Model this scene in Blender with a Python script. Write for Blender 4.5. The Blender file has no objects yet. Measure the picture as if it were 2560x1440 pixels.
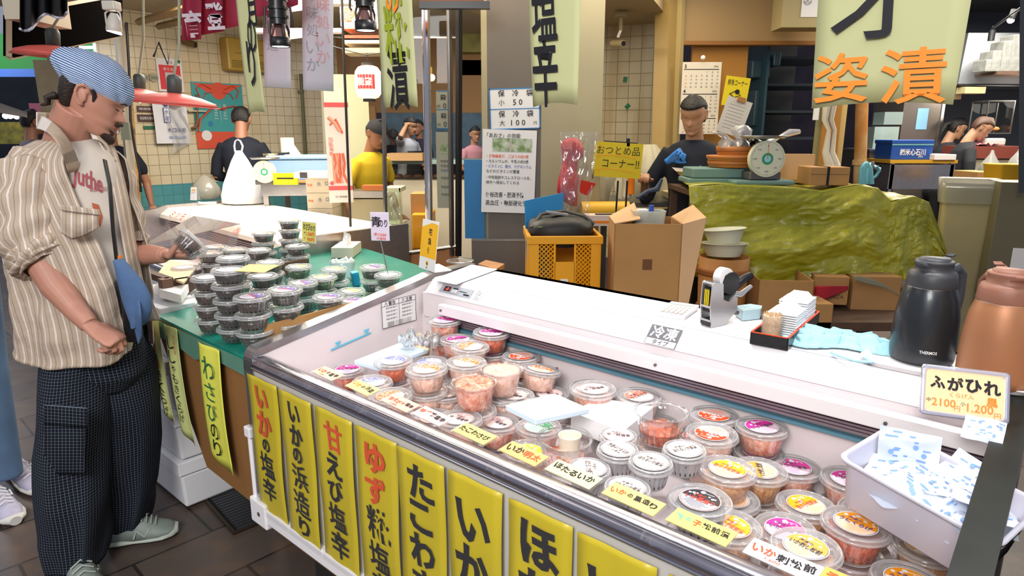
import bpy, bmesh, math, random
from math import sin, cos, pi, radians as R, sqrt, atan2
from mathutils import Vector as V, Matrix as M, Euler
from mathutils import noise as NZ
random.seed(7)
S = bpy.context.scene
C = S.collection
# ---------------- camera ----------------
F = 1640.0; PITCH = math.atan((720-335)/F); H = 1.5
cd = bpy.data.cameras.new('camera'); cam = bpy.data.objects.new('camera', cd); C.objects.link(cam)
cam.location = (0, 0, H); cam.rotation_euler = (pi/2-PITCH, 0, 0)
cd.sensor_width = 36.0; cd.lens = F/2560*36; cd.clip_start = .03; cd.clip_end = 200
S.camera = cam
S.view_settings.view_transform = 'Standard'; S.view_settings.look = 'None'
S.view_settings.gamma = 1; S.view_settings.use_curve_mapping = False
S.view_settings.exposure = 0.35
S.cycles.transparent_max_bounces = 32; S.cycles.max_bounces = 7; S.cycles.diffuse_bounces = 3
S.cycles.glossy_bounces = 3; S.cycles.transmission_bounces = 6; S.cycles.caustics_reflective = False; S.cycles.caustics_refractive = False
S.cycles.sample_clamp_indirect = 4
# ---------------- world ----------------
w = bpy.data.worlds.new('world'); S.world = w; w.use_nodes = True
w.node_tree.nodes['Background'].inputs[0].default_value = (.75, .8, 1, 1)
w.node_tree.nodes['Background'].inputs[1].default_value = .28
# ---------------- frames ----------------
A0 = R(-48.7)
AX = V((-sin(A0), -cos(A0), 0)); AW = V((cos(A0), -sin(A0), 0)); C0 = V((-.759, 1.8207, 0))
ANG = atan2(AX.y, AX.x)            # rotation of the freezer frame about Z
def ray(x, y):
    dx, dy = (x-1280)/F, (720-y)/F
    c, s = cos(PITCH), sin(PITCH)
    return V((dx, c+dy*s, dy*c-s))
def G(x, y, z):                     # point of pixel on horizontal plane z
    d = ray(x, y); return V((0, 0, H)) + d*((z-H)/d.z)
def D(x, y, Y):                     # point of pixel at depth Y
    d = ray(x, y); return V((0, 0, H)) + d*(Y/d.y)
def FL(s, w, z=0): return C0 + AX*s + AW*w + V((0, 0, z))
def GF(x, y, z):
    q = G(x, y, z)-C0; return q.dot(AX), q.dot(AW)
def DW(x, y, w0):                   # pixel on the vertical plane w = w0 of the freezer frame
    d = ray(x, y); o = V((0, 0, H)); t = (w0+C0.dot(AW)-o.dot(AW))/d.dot(AW); return o+d*t
# ---------------- lights ----------------
def area(loc, rot, size, power, col=(1, 1, 1), sy=None, spread=180):
    l = bpy.data.lights.new('area_light', 'AREA'); l.energy = power; l.color = col; l.size = size
    l.shape = 'RECTANGLE'; l.size_y = sy or size; l.spread = R(spread)
    o = bpy.data.objects.new('area_light', l); o.location = loc; o.rotation_euler = rot; C.objects.link(o); return o
def spot(loc, to, power, col=(1, 1, 1), ang=80, blend=.8, r=.04):
    l = bpy.data.lights.new('spot_light', 'SPOT'); l.energy = power; l.color = col; l.spot_size = R(ang); l.spot_blend = blend; l.shadow_soft_size = r
    o = bpy.data.objects.new('spot_light', l); o.location = loc; C.objects.link(o)
    o.rotation_euler = (V(to)-V(loc)).to_track_quat('-Z', 'Y').to_euler(); return o
def point(loc, power, col=(1, 1, 1), r=.05):
    l = bpy.data.lights.new('point_light', 'POINT'); l.energy = power; l.color = col; l.shadow_soft_size = r
    o = bpy.data.objects.new('point_light', l); o.location = loc; C.objects.link(o); return o
for s in (.1, .65, 1.2, 1.75):      # track spots over the frozen case
    spot(FL(s, .75, 2.3), FL(s+.02, .40, .8), 27, (1, .95, .95), 95, .9, .05)
for s in (-1.0, -.45):
    spot(FL(s, .75, 2.35), FL(s, .45, .85), 17, (1, .97, .95), 85, .9, .05)
area((.2, 4.2, 2.58), (0, 0, 0), 2.6, 60, (1, .86, .62), 1.6)          # stall ceiling tubes
area((4.4, 6.3, 2.85), (0, 0, 0), 2.2, 120, (1, .94, .86), 1.6)  # fill added to brighten the kitchen
area((3.4, 4.6, 2.75), (0, 0, 0), 1.6, 45, (1, .88, .68), 1.0)
area((-1.6, 4.9, 2.5), (0, 0, 0), 1.6, 105, (1, .93, .82), 1.4)
area((.9, -.6, 2.9), (0, 0, 0), 2.2, 28, (1, .97, .95), 2.2)           # arcade lighting over the aisle
area((-2.6, 1.2, 2.9), (0, 0, 0), 1.6, 9, (1, .93, .85), 1.6)
area((-.9, -1.2, 2.6), (R(52), 0, R(20)), 1.4, 85, (1, .97, .93), 1.0)    # fill added on the aisle side to brighten the strip signs
# ---------------- materials ----------------
MATS = {}
def lin(h):
    if isinstance(h, str):
        h = h.lstrip('#'); c = [int(h[i:i+2], 16)/255 for i in (0, 2, 4)]
    else: c = list(h)
    return tuple(x/12.92 if x <= .04045 else ((x+.055)/1.055)**2.4 for x in c)
def mat(name, col='#808080', rough=.6, metal=0, emit=0, noise=0, nscale=8, bump=0, bscale=60, spec=.5, col2=None, coat=0, alpha=1, sheen=0, trans=0):
    if name in MATS: return MATS[name]
    m = bpy.data.materials.new(name); m.use_nodes = True; nt = m.node_tree; b = nt.nodes['Principled BSDF']
    c = lin(col); b.inputs['Base Color'].default_value = (*c, 1); b.inputs['Roughness'].default_value = rough
    b.inputs['Metallic'].default_value = metal; b.inputs['Specular IOR Level'].default_value = spec
    if coat: b.inputs['Coat Weight'].default_value = coat; b.inputs['Coat Roughness'].default_value = .1
    if emit: b.inputs['Emission Color'].default_value = (*c, 1); b.inputs['Emission Strength'].default_value = emit
    if sheen: b.inputs['Sheen Weight'].default_value = sheen
    if alpha < 1: b.inputs['Alpha'].default_value = alpha
    if trans: b.inputs['Transmission Weight'].default_value = trans
    tc = None
    if noise or bump:
        tc = nt.nodes.new('ShaderNodeTexCoord')
    if noise:
        n = nt.nodes.new('ShaderNodeTexNoise'); n.inputs['Scale'].default_value = nscale; n.inputs['Detail'].default_value = 5
        nt.links.new(tc.outputs['Object'], n.inputs['Vector'])
        r = nt.nodes.new('ShaderNodeValToRGB'); r.color_ramp.elements[0].position = .35; r.color_ramp.elements[1].position = .68
        c2 = lin(col2) if col2 else tuple(x*(1-noise) for x in c)
        r.color_ramp.elements[0].color = (*c2, 1); r.color_ramp.elements[1].color = (*c, 1)
        nt.links.new(n.outputs['Fac'], r.inputs['Fac']); nt.links.new(r.outputs['Color'], b.inputs['Base Color'])
    if bump:
        n = nt.nodes.new('ShaderNodeTexNoise'); n.inputs['Scale'].default_value = bscale; n.inputs['Detail'].default_value = 4
        nt.links.new(tc.outputs['Object'], n.inputs['Vector'])
        bp = nt.nodes.new('ShaderNodeBump'); bp.inputs['Strength'].default_value = bump; bp.inputs['Distance'].default_value = .01
        nt.links.new(n.outputs['Fac'], bp.inputs['Height']); nt.links.new(bp.outputs['Normal'], b.inputs['Normal'])
    MATS[name] = m; return m
def clear(name, tint='#ffffff', gloss=.12, rough=.05, haze=0, hazecol='#ffffff'):
    """thin clear plastic or glass: lets light straight through, mirrors more at grazing angles"""
    if name in MATS: return MATS[name]
    m = bpy.data.materials.new(name); m.use_nodes = True; nt = m.node_tree; N = nt.nodes
    out = N['Material Output']; N.remove(N['Principled BSDF'])
    tr = N.new('ShaderNodeBsdfTransparent'); tr.inputs[0].default_value = (*lin(tint), 1)
    gl = N.new('ShaderNodeBsdfGlossy'); gl.inputs['Roughness'].default_value = rough
    lw = N.new('ShaderNodeLayerWeight'); lw.inputs['Blend'].default_value = .3
    mp = N.new('ShaderNodeMapRange'); mp.inputs['To Min'].default_value = gloss*.35; mp.inputs['To Max'].default_value = min(1, gloss*4)
    nt.links.new(lw.outputs['Fresnel'], mp.inputs['Value'])
    mx = N.new('ShaderNodeMixShader'); nt.links.new(mp.outputs[0], mx.inputs[0])
    nt.links.new(tr.outputs[0], mx.inputs[1]); nt.links.new(gl.outputs[0], mx.inputs[2]); last = mx
    if haze:
        df = N.new('ShaderNodeBsdfDiffuse'); df.inputs[0].default_value = (*lin(hazecol), 1)
        tl = N.new('ShaderNodeBsdfTranslucent'); tl.inputs[0].default_value = (*lin(hazecol), 1)
        ad = N.new('ShaderNodeMixShader'); ad.inputs[0].default_value = .22; nt.links.new(df.outputs[0], ad.inputs[1]); nt.links.new(tl.outputs[0], ad.inputs[2])
        m2 = N.new('ShaderNodeMixShader'); m2.inputs[0].default_value = haze
        nt.links.new(mx.outputs[0], m2.inputs[1]); nt.links.new(ad.outputs[0], m2.inputs[2]); last = m2
    nt.links.new(last.outputs[0], out.inputs[0]); MATS[name] = m; return m
def brickmat(name, c1, c2, mortar, w, h, msize=.004, axis='XZ', offset=0, rough=.3, stain=None, bump=.3, off=(0, 0, 0)):
    m = bpy.data.materials.new(name); m.use_nodes = True; nt = m.node_tree; N = nt.nodes; b = N['Principled BSDF']
    tc = N.new('ShaderNodeTexCoord'); sp = N.new('ShaderNodeSeparateXYZ'); cb = N.new('ShaderNodeCombineXYZ')
    ad = N.new('ShaderNodeVectorMath'); ad.operation = 'ADD'; ad.inputs[1].default_value = off
    nt.links.new(tc.outputs['Object'], ad.inputs[0]); nt.links.new(ad.outputs[0], sp.inputs[0])
    nt.links.new(sp.outputs[axis[0]], cb.inputs[0]); nt.links.new(sp.outputs[axis[1]], cb.inputs[1])
    br = N.new('ShaderNodeTexBrick'); br.offset = offset; br.inputs['Scale'].default_value = 1
    br.inputs['Brick Width'].default_value = w; br.inputs['Row Height'].default_value = h; br.inputs['Mortar Size'].default_value = msize
    br.inputs['Color1'].default_value = (*lin(c1), 1); br.inputs['Color2'].default_value = (*lin(c2), 1); br.inputs['Mortar'].default_value = (*lin(mortar), 1)
    nt.links.new(cb.outputs[0], br.inputs['Vector']); last = br.outputs['Color']
    if stain:
        n = N.new('ShaderNodeTexNoise'); n.inputs['Scale'].default_value = 1.6; n.inputs['Detail'].default_value = 6
        mp = N.new('ShaderNodeMapping'); mp.inputs['Scale'].default_value = stain[2] if len(stain) > 2 else (3, 3, .6)
        nt.links.new(tc.outputs['Object'], mp.inputs[0]); nt.links.new(mp.outputs[0], n.inputs['Vector'])
        rp = N.new('ShaderNodeValToRGB'); rp.color_ramp.elements[0].position = .45; rp.color_ramp.elements[1].position = .75
        rp.color_ramp.elements[0].color = (0, 0, 0, 1); k = stain[1]; rp.color_ramp.elements[1].color = (k, k, k, 1)
        nt.links.new(n.outputs['Fac'], rp.inputs[0])
        mx = N.new('ShaderNodeMix'); mx.data_type = 'RGBA'; nt.links.new(rp.outputs[0], mx.inputs[0]); nt.links.new(last, mx.inputs[6]); mx.inputs[7].default_value = (*lin(stain[0]), 1)
        last = mx.outputs[2]
    nt.links.new(last, b.inputs['Base Color']); b.inputs['Roughness'].default_value = rough
    if bump:
        bp = N.new('ShaderNodeBump'); bp.inputs['Strength'].default_value = bump; bp.inputs['Distance'].default_value = .004; bp.invert = True
        nt.links.new(br.outputs['Fac'], bp.inputs['Height']); nt.links.new(bp.outputs['Normal'], b.inputs['Normal'])
    MATS[name] = m; return m
def stripemat(name, base, line, period, width, axis='X', base2=None, rough=.8, uv=False, grid=False, line2=None, period2=None, bump=.0):
    """woven stripes or checks laid along the cloth's own UV"""
    m = bpy.data.materials.new(name); m.use_nodes = True; nt = m.node_tree; N = nt.nodes; b = N['Principled BSDF']
    tc = N.new('ShaderNodeTexCoord'); sp = N.new('ShaderNodeSeparateXYZ'); nt.links.new(tc.outputs['UV' if uv else 'Object'], sp.inputs[0])
    def stripe(src, per, wd):
        a = N.new('ShaderNodeMath'); a.operation = 'DIVIDE'; nt.links.new(src, a.inputs[0]); a.inputs[1].default_value = per
        f = N.new('ShaderNodeMath'); f.operation = 'FRACT'; nt.links.new(a.outputs[0], f.inputs[0])
        l = N.new('ShaderNodeMath'); l.operation = 'LESS_THAN'; nt.links.new(f.outputs[0], l.inputs[0]); l.inputs[1].default_value = wd/per
        return l.outputs[0]
    def mixc(fac, a, c):
        x = N.new('ShaderNodeMix'); x.data_type = 'RGBA'; nt.links.new(fac, x.inputs[0])
        if isinstance(a, tuple): x.inputs[6].default_value = (*a, 1)
        else: nt.links.new(a, x.inputs[6])
        x.inputs[7].default_value = (*c, 1); return x.outputs[2]
    col = mixc(stripe(sp.outputs[axis], period, width), lin(base), lin(line))
    if line2: # secondary fine stripe halfway
        ad = N.new('ShaderNodeMath'); ad.operation = 'ADD'; nt.links.new(sp.outputs[axis], ad.inputs[0]); ad.inputs[1].default_value = period*.5
        col = mixc(stripe(ad.outputs[0], period, width*.6), col, lin(line2))
    if grid: col = mixc(stripe(sp.outputs['Y' if axis == 'X' else 'X'], period2 or period, width*.7), col, lin(line))
    nt.links.new(col, b.inputs['Base Color']); b.inputs['Roughness'].default_value = rough; b.inputs['Specular IOR Level'].default_value = .2
    if bump:
        n = N.new('ShaderNodeTexNoise'); n.inputs['Scale'].default_value = 9; n.inputs['Detail'].default_value = 3; nt.links.new(tc.outputs['Object'], n.inputs['Vector'])
        bp = N.new('ShaderNodeBump'); bp.inputs['Strength'].default_value = bump; bp.inputs['Distance'].default_value = .03
        nt.links.new(n.outputs['Fac'], bp.inputs['Height']); nt.links.new(bp.outputs['Normal'], b.inputs['Normal'])
    MATS[name] = m; return m
# ---------------- mesh builder ----------------
FONTCACHE = {}
def text_geo(s, bold=0.0):
    k = (s, bold)
    if k in FONTCACHE: return FONTCACHE[k]
    cu = bpy.data.curves.new('tmp', 'FONT'); cu.body = s; cu.size = 1; cu.offset = bold; cu.resolution_u = 2
    o = bpy.data.objects.new('tmp', cu); C.objects.link(o)
    dg = bpy.context.evaluated_depsgraph_get(); me = bpy.data.meshes.new_from_object(o.evaluated_get(dg))
    vs = [tuple(v.co) for v in me.vertices]; fs = [tuple(p.vertices) for p in me.polygons]
    bpy.data.objects.remove(o); bpy.data.curves.remove(cu); bpy.data.meshes.remove(me)
    if vs:
        x0 = min(v[0] for v in vs); x1 = max(v[0] for v in vs); y0 = min(v[1] for v in vs); y1 = max(v[1] for v in vs)
    else: x0 = x1 = y0 = y1 = 0
    FONTCACHE[k] = (vs, fs, (x0, x1, y0, y1)); return FONTCACHE[k]
class MB:
    def __init__(s): s.v = []; s.f = []; s.m = []; s.sm = []; s.uv = {}; s.mats = []; s.T = M.Identity(4)
    def mi(s, m):
        if m is None: return 0
        if m not in s.mats: s.mats.append(m)
        return s.mats.index(m)
    def add(s, vs, fs, m=None, smooth=False, uvs=None):
        b = len(s.v); k = s.mi(m)
        s.v += [tuple(s.T @ V(p)) for p in vs]
        for i, f in enumerate(fs):
            if uvs: s.uv[len(s.f)] = [uvs[j] for j in f]
            s.f.append([b+j for j in f]); s.m.append(k); s.sm.append(smooth)
        return s
    def box(s, c, d, m=None, rot=None, taper=1.0):
        x, y, z = d[0]/2, d[1]/2, d[2]/2; q = []
        for dz in (-1, 1):
            t = taper if dz < 0 else 1
            for dx, dy in ((-1, -1), (1, -1), (1, 1), (-1, 1)): q.append(V((dx*x*t, dy*y*t, dz*z)))
        if rot: e = Euler(rot).to_matrix(); q = [e @ p for p in q]
        q = [p+V(c) for p in q]
        return s.add(q, [(0, 3, 2, 1), (4, 5, 6, 7), (0, 1, 5, 4), (1, 2, 6, 5), (2, 3, 7, 6), (3, 0, 4, 7)], m)
    def b2(s, lo, hi, m=None): return s.box([(a+b)/2 for a, b in zip(lo, hi)], [abs(b-a) for a, b in zip(lo, hi)], m)
    def rings(s, rg, m=None, caps=(True, True), smooth=True, uvw=None):
        n = len(rg[0]); vs = [p for r in rg for p in r]; fs = []; uvs = None
        if uvw:   # u round the ring in metres, v along
            cum = [0]
            for i in range(1, len(rg)):
                a = sum((V(p) for p in rg[i-1]), V((0, 0, 0)))/n; b = sum((V(p) for p in rg[i]), V((0, 0, 0)))/n; cum.append(cum[-1]+(b-a).length)
            per = uvw; uvs = None; b0 = len(s.v); k = s.mi(m)
            s.v += [tuple(s.T @ V(p)) for p in vs]
            for i in range(len(rg)-1):
                for j in range(n):
                    j2 = (j+1) % n
                    s.uv[len(s.f)] = [(per*j/n, cum[i]), (per*(j+1)/n, cum[i]), (per*(j+1)/n, cum[i+1]), (per*j/n, cum[i+1])]
                    s.f.append([b0+i*n+j, b0+i*n+j2, b0+(i+1)*n+j2, b0+(i+1)*n+j]); s.m.append(k); s.sm.append(smooth)
            for e, c in ((0, caps[0]), (len(rg)-1, caps[1])):
                if c:
                    f = [b0+e*n+j for j in range(n)]; f = f[::-1] if e == 0 else f
                    s.f.append(f); s.m.append(k); s.sm.append(False)
            return s
        for i in range(len(rg)-1):
            for j in range(n): fs.append((i*n+j, i*n+(j+1) % n, (i+1)*n+(j+1) % n, (i+1)*n+j))
        s.add(vs, fs, m, smooth)
        if caps[0]: s.add(rg[0], [tuple(range(n))[::-1]], m)
        if caps[1]: s.add(rg[-1], [tuple(range(n))], m)
        return s
    def lathe(s, prof, c=(0, 0, 0), n=32, m=None, caps=(False, False), flute=None, sx=1, sy=1, rz=0):
        rg = []
        for k, (r, z) in enumerate(prof):
            ring = []
            for j in range(n):
                a = 2*pi*j/n; rr = r*(1+(flute(j, k) if flute else 0))
                ring.append((c[0]+rr*cos(a+rz)*sx, c[1]+rr*sin(a+rz)*sy, c[2]+z))
            rg.append(ring)
        return s.rings(rg, m, caps)
    def cyl(s, p0, p1, r0, r1=None, n=14, m=None, caps=(True, True), smooth=True):
        p0, p1 = V(p0), V(p1); d = (p1-p0); r1 = r0 if r1 is None else r1
        q = d.to_track_quat('Z', 'Y').to_matrix(); rg = []
        for p, r in ((p0, r0), (p1, r1)): rg.append([p+q @ V((r*cos(2*pi*j/n), r*sin(2*pi*j/n), 0)) for j in range(n)])
        return s.rings(rg, m, caps, smooth)
    def tube(s, pts, r, n=8, m=None, caps=(True, True), flat=1, uvw=None):
        pts = [V(p) for p in pts]; rr = r if isinstance(r, (list, tuple)) else [r]*len(pts); rg = []
        up = None
        for i, p in enumerate(pts):
            d = (pts[min(i+1, len(pts)-1)]-pts[max(i-1, 0)]).normalized()
            if up is None:
                up = V((0, 0, 1)) if abs(d.z) < .9 else V((1, 0, 0))
            a = d.cross(up).normalized(); up = a.cross(d).normalized()
            rg.append([p+a*rr[i]*cos(2*pi*j/n)+up*rr[i]*flat*sin(2*pi*j/n) for j in range(n)])
        return s.rings(rg, m, caps, True, uvw)
    def sphere(s, c, r, m=None, n=16, k=10, sc=(1, 1, 1), rot=None):
        prof = [(max(1e-4, sin(pi*i/k)), -cos(pi*i/k)) for i in range(k+1)]; e = Euler(rot).to_matrix() if rot else None; rg = []
        for pr, pz in prof:
            ring = []
            for j in range(n):
                q = V((pr*cos(2*pi*j/n)*r*sc[0], pr*sin(2*pi*j/n)*r*sc[1], pz*r*sc[2]))
                ring.append((e @ q if e else q)+V(c))
            rg.append(ring)
        return s.rings(rg, m, (True, True))
    def prism(s, pts, z0, z1, m=None, m2=None):   # outline in XY
        n = len(pts); a = [(p[0], p[1], z0) for p in pts]; b = [(p[0], p[1], z1) for p in pts]
        s.add(a+b, [tuple(range(n))[::-1]]+[(i, (i+1) % n, n+(i+1) % n, n+i) for i in range(n)], m)
        s.add(b, [tuple(range(n))], m2 or m); return s
    def quad(s, a, b, c, d, m=None): return s.add([a, b, c, d], [(0, 1, 2, 3)], m)
    def grid(s, fn, nu, nv, m=None, smooth=True, uv=None, thick=0):
        vs = [V(fn(i/nu, j/nv)) for j in range(nv+1) for i in range(nu+1)]
        fs = [(j*(nu+1)+i, j*(nu+1)+i+1, (j+1)*(nu+1)+i+1, (j+1)*(nu+1)+i) for j in range(nv) for i in range(nu)]
        uvs = [(uv[0]*i/nu, uv[1]*j/nv) for j in range(nv+1) for i in range(nu+1)] if uv else None
        return s.add(vs, fs, m, smooth, uvs)
    def text(s, st, c, h, m, bold=.012, w=None, mat4=None, rot=0, shear=0, z=0, jit=0):
        """one line centred at c (x, y) in the plane z, letter height h"""
        vs, fs, (x0, x1, y0, y1) = text_geo(st, bold)
        if not vs: return s
        k = h/max(1e-6, (y1-y0) if len(st) == 1 and (y1-y0) > .5 else .88); kx = k
        if w: kx = w/max(1e-6, x1-x0)
        cx, cy = (x0+x1)/2, (y0+y1)/2; cr, sr = cos(rot), sin(rot); q = []
        for v in vs:
            X = (v[0]-cx)*kx; Y = (v[1]-cy)*k; X += shear*Y
            q.append((c[0]+X*cr-Y*sr, c[1]+X*sr+Y*cr, z))
        return s.add(q, fs, m)
    def vtext(s, st, x, ytop, h, m, bold=.02, gap=1.06, w=None, z=0, cols=None, shear=-.12, sizes=None, jit=.04):
        """vertical writing, one brushed character under another"""
        y = ytop
        for i, ch in enumerate(st):
            hh = h*(sizes[i] if sizes else 1)
            mm = cols[i] if cols else m
            if ch == 'ー':
                s.add([(x-.03*hh, y-.1*hh, z), (x+.05*hh, y-.1*hh, z), (x+.04*hh, y-.9*hh, z), (x-.04*hh, y-.9*hh, z)], [(0, 3, 2, 1)], mm)
            else: s.text(ch, (x+random.uniform(-jit, jit)*hh, y-hh/2), hh, mm, bold, w*(sizes[i] if sizes else 1) if w else None, rot=random.uniform(-.05, .05), shear=shear, z=z)
            y -= hh*gap
        return s
    def build(s, name, mats=None, parent=None, loc=None, rot=None, bevel=0, smooth=None, sub=0, solid=0, label=None, kind=None, bseg=2):
        me = bpy.data.meshes.new(name); me.from_pydata(s.v, [], s.f)
        if mats is not None and not isinstance(mats, (list, tuple)): mats = [mats]
        ml = [x for x in s.mats] if s.mats else list(mats or [])
        if s.mats and mats:
            ml = [x if x is not None else mats[0] for x in s.mats]
        for x in ml: me.materials.append(x)
        me.polygons.foreach_set('material_index', s.m if len(ml) > 1 else [0]*len(s.f))
        me.polygons.foreach_set('use_smooth', [bool(x) if smooth is None else smooth for x in s.sm])
        if s.uv:
            ul = me.uv_layers.new(name='UVMap')
            for fi, us in s.uv.items():
                p = me.polygons[fi]
                for k, li in enumerate(p.loop_indices): ul.data[li].uv = us[k]
        me.update()
        o = bpy.data.objects.new(name, me); C.objects.link(o)
        if parent is not None: o.parent = parent
        if loc is not None: o.location = loc
        if rot is not None: o.rotation_euler = rot
        if solid:
            md = o.modifiers.new('solid', 'SOLIDIFY'); md.thickness = solid; md.offset = 0
        if bevel:
            md = o.modifiers.new('bevel', 'BEVEL'); md.width = bevel; md.segments = bseg; md.limit_method = 'ANGLE'; md.angle_limit = R(40)
        if sub:
            md = o.modifiers.new('sub', 'SUBSURF'); md.levels = sub; md.render_levels = sub
        if label: o['label'] = label
        if kind: o['kind'] = kind
        return o
def tag(o, label, cat, group=None, kind=None):
    if label: o['label'] = label
    if cat: o['category'] = cat
    if group: o['group'] = group
    if kind: o['kind'] = kind
    return o
def thing(name, label, cat, loc=(0, 0, 0), rz=0, group=None, rot=None):
    o = bpy.data.objects.new(name, None); o.empty_display_size = .05; C.objects.link(o); o.location = loc; o.rotation_euler = rot or (0, 0, rz)
    return tag(o, label, cat, group)
def struct(o): o['kind'] = 'structure'; return o
def dup(root, loc=None, rz=None, label=None, group=None, rot=None):
    r = root.copy(); C.objects.link(r)
    if loc is not None: r.location = loc
    if rz is not None: r.rotation_euler = (0, 0, rz)
    if rot is not None: r.rotation_euler = rot
    if label: r['label'] = label
    if group: r['group'] = group
    for ch in list(root.children):
        c = ch.copy(); C.objects.link(c); c.parent = r
        for g in list(ch.children):
            d = g.copy(); C.objects.link(d); d.parent = c
    return r
def aim(frm_x, frm_up, origin):
    """matrix whose X runs along frm_x and Y along frm_up (for flat cards)"""
    x = V(frm_x).normalized(); y = V(frm_up); z = x.cross(y).normalized(); y = z.cross(x)
    m = M((x, y, z)).transposed().to_4x4(); m.translation = V(origin); return m
# shared materials
white = mat('white_enamel', '#f1eef0', .35); steel = mat('brushed_steel', '#b9b7b8', .28, .9, noise=.12, nscale=30); chrome = mat('chrome', '#d4d4d8', .12, 1)
dsteel = mat('dark_steel', '#6d6a68', .4, .6); blackp = mat('black_plastic', '#141416', .35); ink = mat('ink', '#1b1a20', .6, spec=.3)
inkred = mat('ink_red', '#e2501a', .6); inkorange = mat('ink_orange', '#ef8418', .6); inkgreen = mat('ink_green', '#1f6b48', .6); inkblue = mat('ink_blue', '#2a4fae', .6)
yellowp = mat('yellow_paper', '#d6c000', .5, noise=.06, nscale=6, coat=.2); paley = mat('pale_yellow_paper', '#d7dd8e', .6, noise=.06, nscale=5)
paper = mat('white_paper', '#e9e7e6', .7); card = mat('cardboard', '#b98a52', .85, noise=.12, nscale=5, bump=.05, bscale=30); cardl = mat('pale_cardboard', '#d9b083', .85, noise=.1, nscale=5)
foam = mat('foam_white', '#f3f4f6', .8, bump=.1, bscale=120); wood = mat('wood', '#a8733c', .55, noise=.25, nscale=12); dwood = mat('dark_wood', '#5e4634', .6, noise=.3, nscale=9)
sleeve = clear('plastic_sleeve', '#ffffff', .05, .12, .03)
# ================= frozen display case =================
FZ = thing('display_freezer', 'long open white display freezer with chrome front rail and white counter top', 'freezer', C0, ANG)
pinkin = mat('case_liner', '#e6dcdd', .45); s0, s1 = -.045, 1.745
def endprof():
    pts = [(0, .30), (0, .845)]
    for k in range(1, 7):
        a = pi/2*k/6; pts.append((.035-.035*cos(a), .845+.04*sin(a)))
    return pts+[(.64, .985), (.70, .997), (.93, 1.003), (.93, .30)]
for nm, sa, sb, mt in (('end_panel', s0, 0, white), ('end_panel', 1.705, s1, white)):
    b = MB(); p = endprof(); n = len(p)
    b.add([(sa, x, z) for x, z in p]+[(sb, x, z) for x, z in p], [tuple(range(n)), tuple(range(n, 2*n))[::-1]]+[(i, n+i, n+(i+1) % n, (i+1) % n) for i in range(n)], pinkin)
    b.build(nm, None, FZ)
for sa, sb, mt, lb in ((s0-.003, .003, steel, 'brushed steel edge trim'), (1.70, s1+.005, mat('black_trim', '#111212', .3, .2, noise=.4, nscale=3, col2='#34372f'), 'dark edge trim')):
    b = MB(); p = [q for q in endprof() if q[1] > .6 or q[1] == .30][:-1]; top = [(x, z+.004) for x, z in p]; n = len(top)
    top[0] = (-.004, .30); p2 = [(x-.004 if x < .03 else x, z) for x, z in top]
    low = [(x+(.012 if i < 3 else 0), z-.022) for i, (x, z) in enumerate(p2)]; low[0] = (.012, .30)
    vs = [(sa, *q) for q in p2]+[(sb, *q) for q in p2]+[(sa, *q) for q in low]+[(sb, *q) for q in low]; fs = []
    for i in range(n-1):
        for o1, o2 in ((0, 1), (2, 0), (1, 3), (3, 2)): fs.append((o1*n+i, o1*n+i+1, o2*n+i+1, o2*n+i))
    b.add(vs, fs, mt); b.build('edge_trim', None, FZ, label=lb)
# body, front glass, well
b = MB(); b.b2((0, 0, .345), (1.705, .012, .83), mat('front_panel', '#c9c6c4', .3)); b.b2((0, .9, .3), (1.705, .93, 1.0), white); b.build('body', None, FZ)
b = MB(); b.b2((0, .04, .60), (1.705, .055, .845), pinkin); b.b2((0, .04, .64), (1.705, .68, .66), pinkin); b.b2((0, .655, .60), (1.705, .68, .86), pinkin); b.b2((0, .02, .34), (1.705, .93, .40), white); b.build('well_liner', None, FZ)
b = MB(); b.b2((-.06, -.018, .335), (1.75, .03, .385), white); b.b2((-.065, -.022, .315), (.03, .05, .40), white); b.cyl((-.01, -.024, .358), (-.01, -.02, .358), .007, m=dsteel); b.build('bumper_rail', None, FZ, bevel=.006)
b = MB(); b.cyl((-.052, -.002, .325), (-.052, -.002, .62), .011, m=white); b.box((-.052, -.006, .615), (.035, .02, .035), white); b.build('corner_guard', None, FZ, bevel=.004)
b = MB(); b.b2((.12, .08, 0), (1.7, .9, .315), mat('plinth_shade_dark', '#20201f', .6)); b.b2((.0, .03, .27), (1.7, .05, .315), mat('plinth_wood', '#5c3a1e', .7)); b.build('plinth', None, FZ)
b = MB(); prof = [(-.004, .828), (-.006, .842), (-.002, .853), (.006, .859), (.03, .862), (.044, .858), (.05, .848), (.05, .836)]
b.rings([[(s, x, z) for x, z in prof] for s in (0.0, 1.705)], mat('rail_metal', '#b8b3ba', .22, 1), (True, True)); b.build('front_rail', None, FZ)
b = MB(); b.cyl((0, -.006, .832), (1.705, -.006, .832), .0035, m=chrome, n=8); b.cyl((0, .004, .864), (1.705, .004, .864), .002, m=chrome, n=8); b.build('rail_bead', None, FZ)
for s in (.06, .18, .30, .42, .53, .74, .97, 1.12, 1.32):       # tape tabs holding the strips
    b = MB(); b.grid(lambda u, v: (s+.045*(u-.5), -.008+.05*v+.004*sin(9*u), .85+.018*sin(pi*v)+.002*sin(23*u+3*v)), 6, 4, sleeve); b.build('tape_tab', None, FZ)
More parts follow.
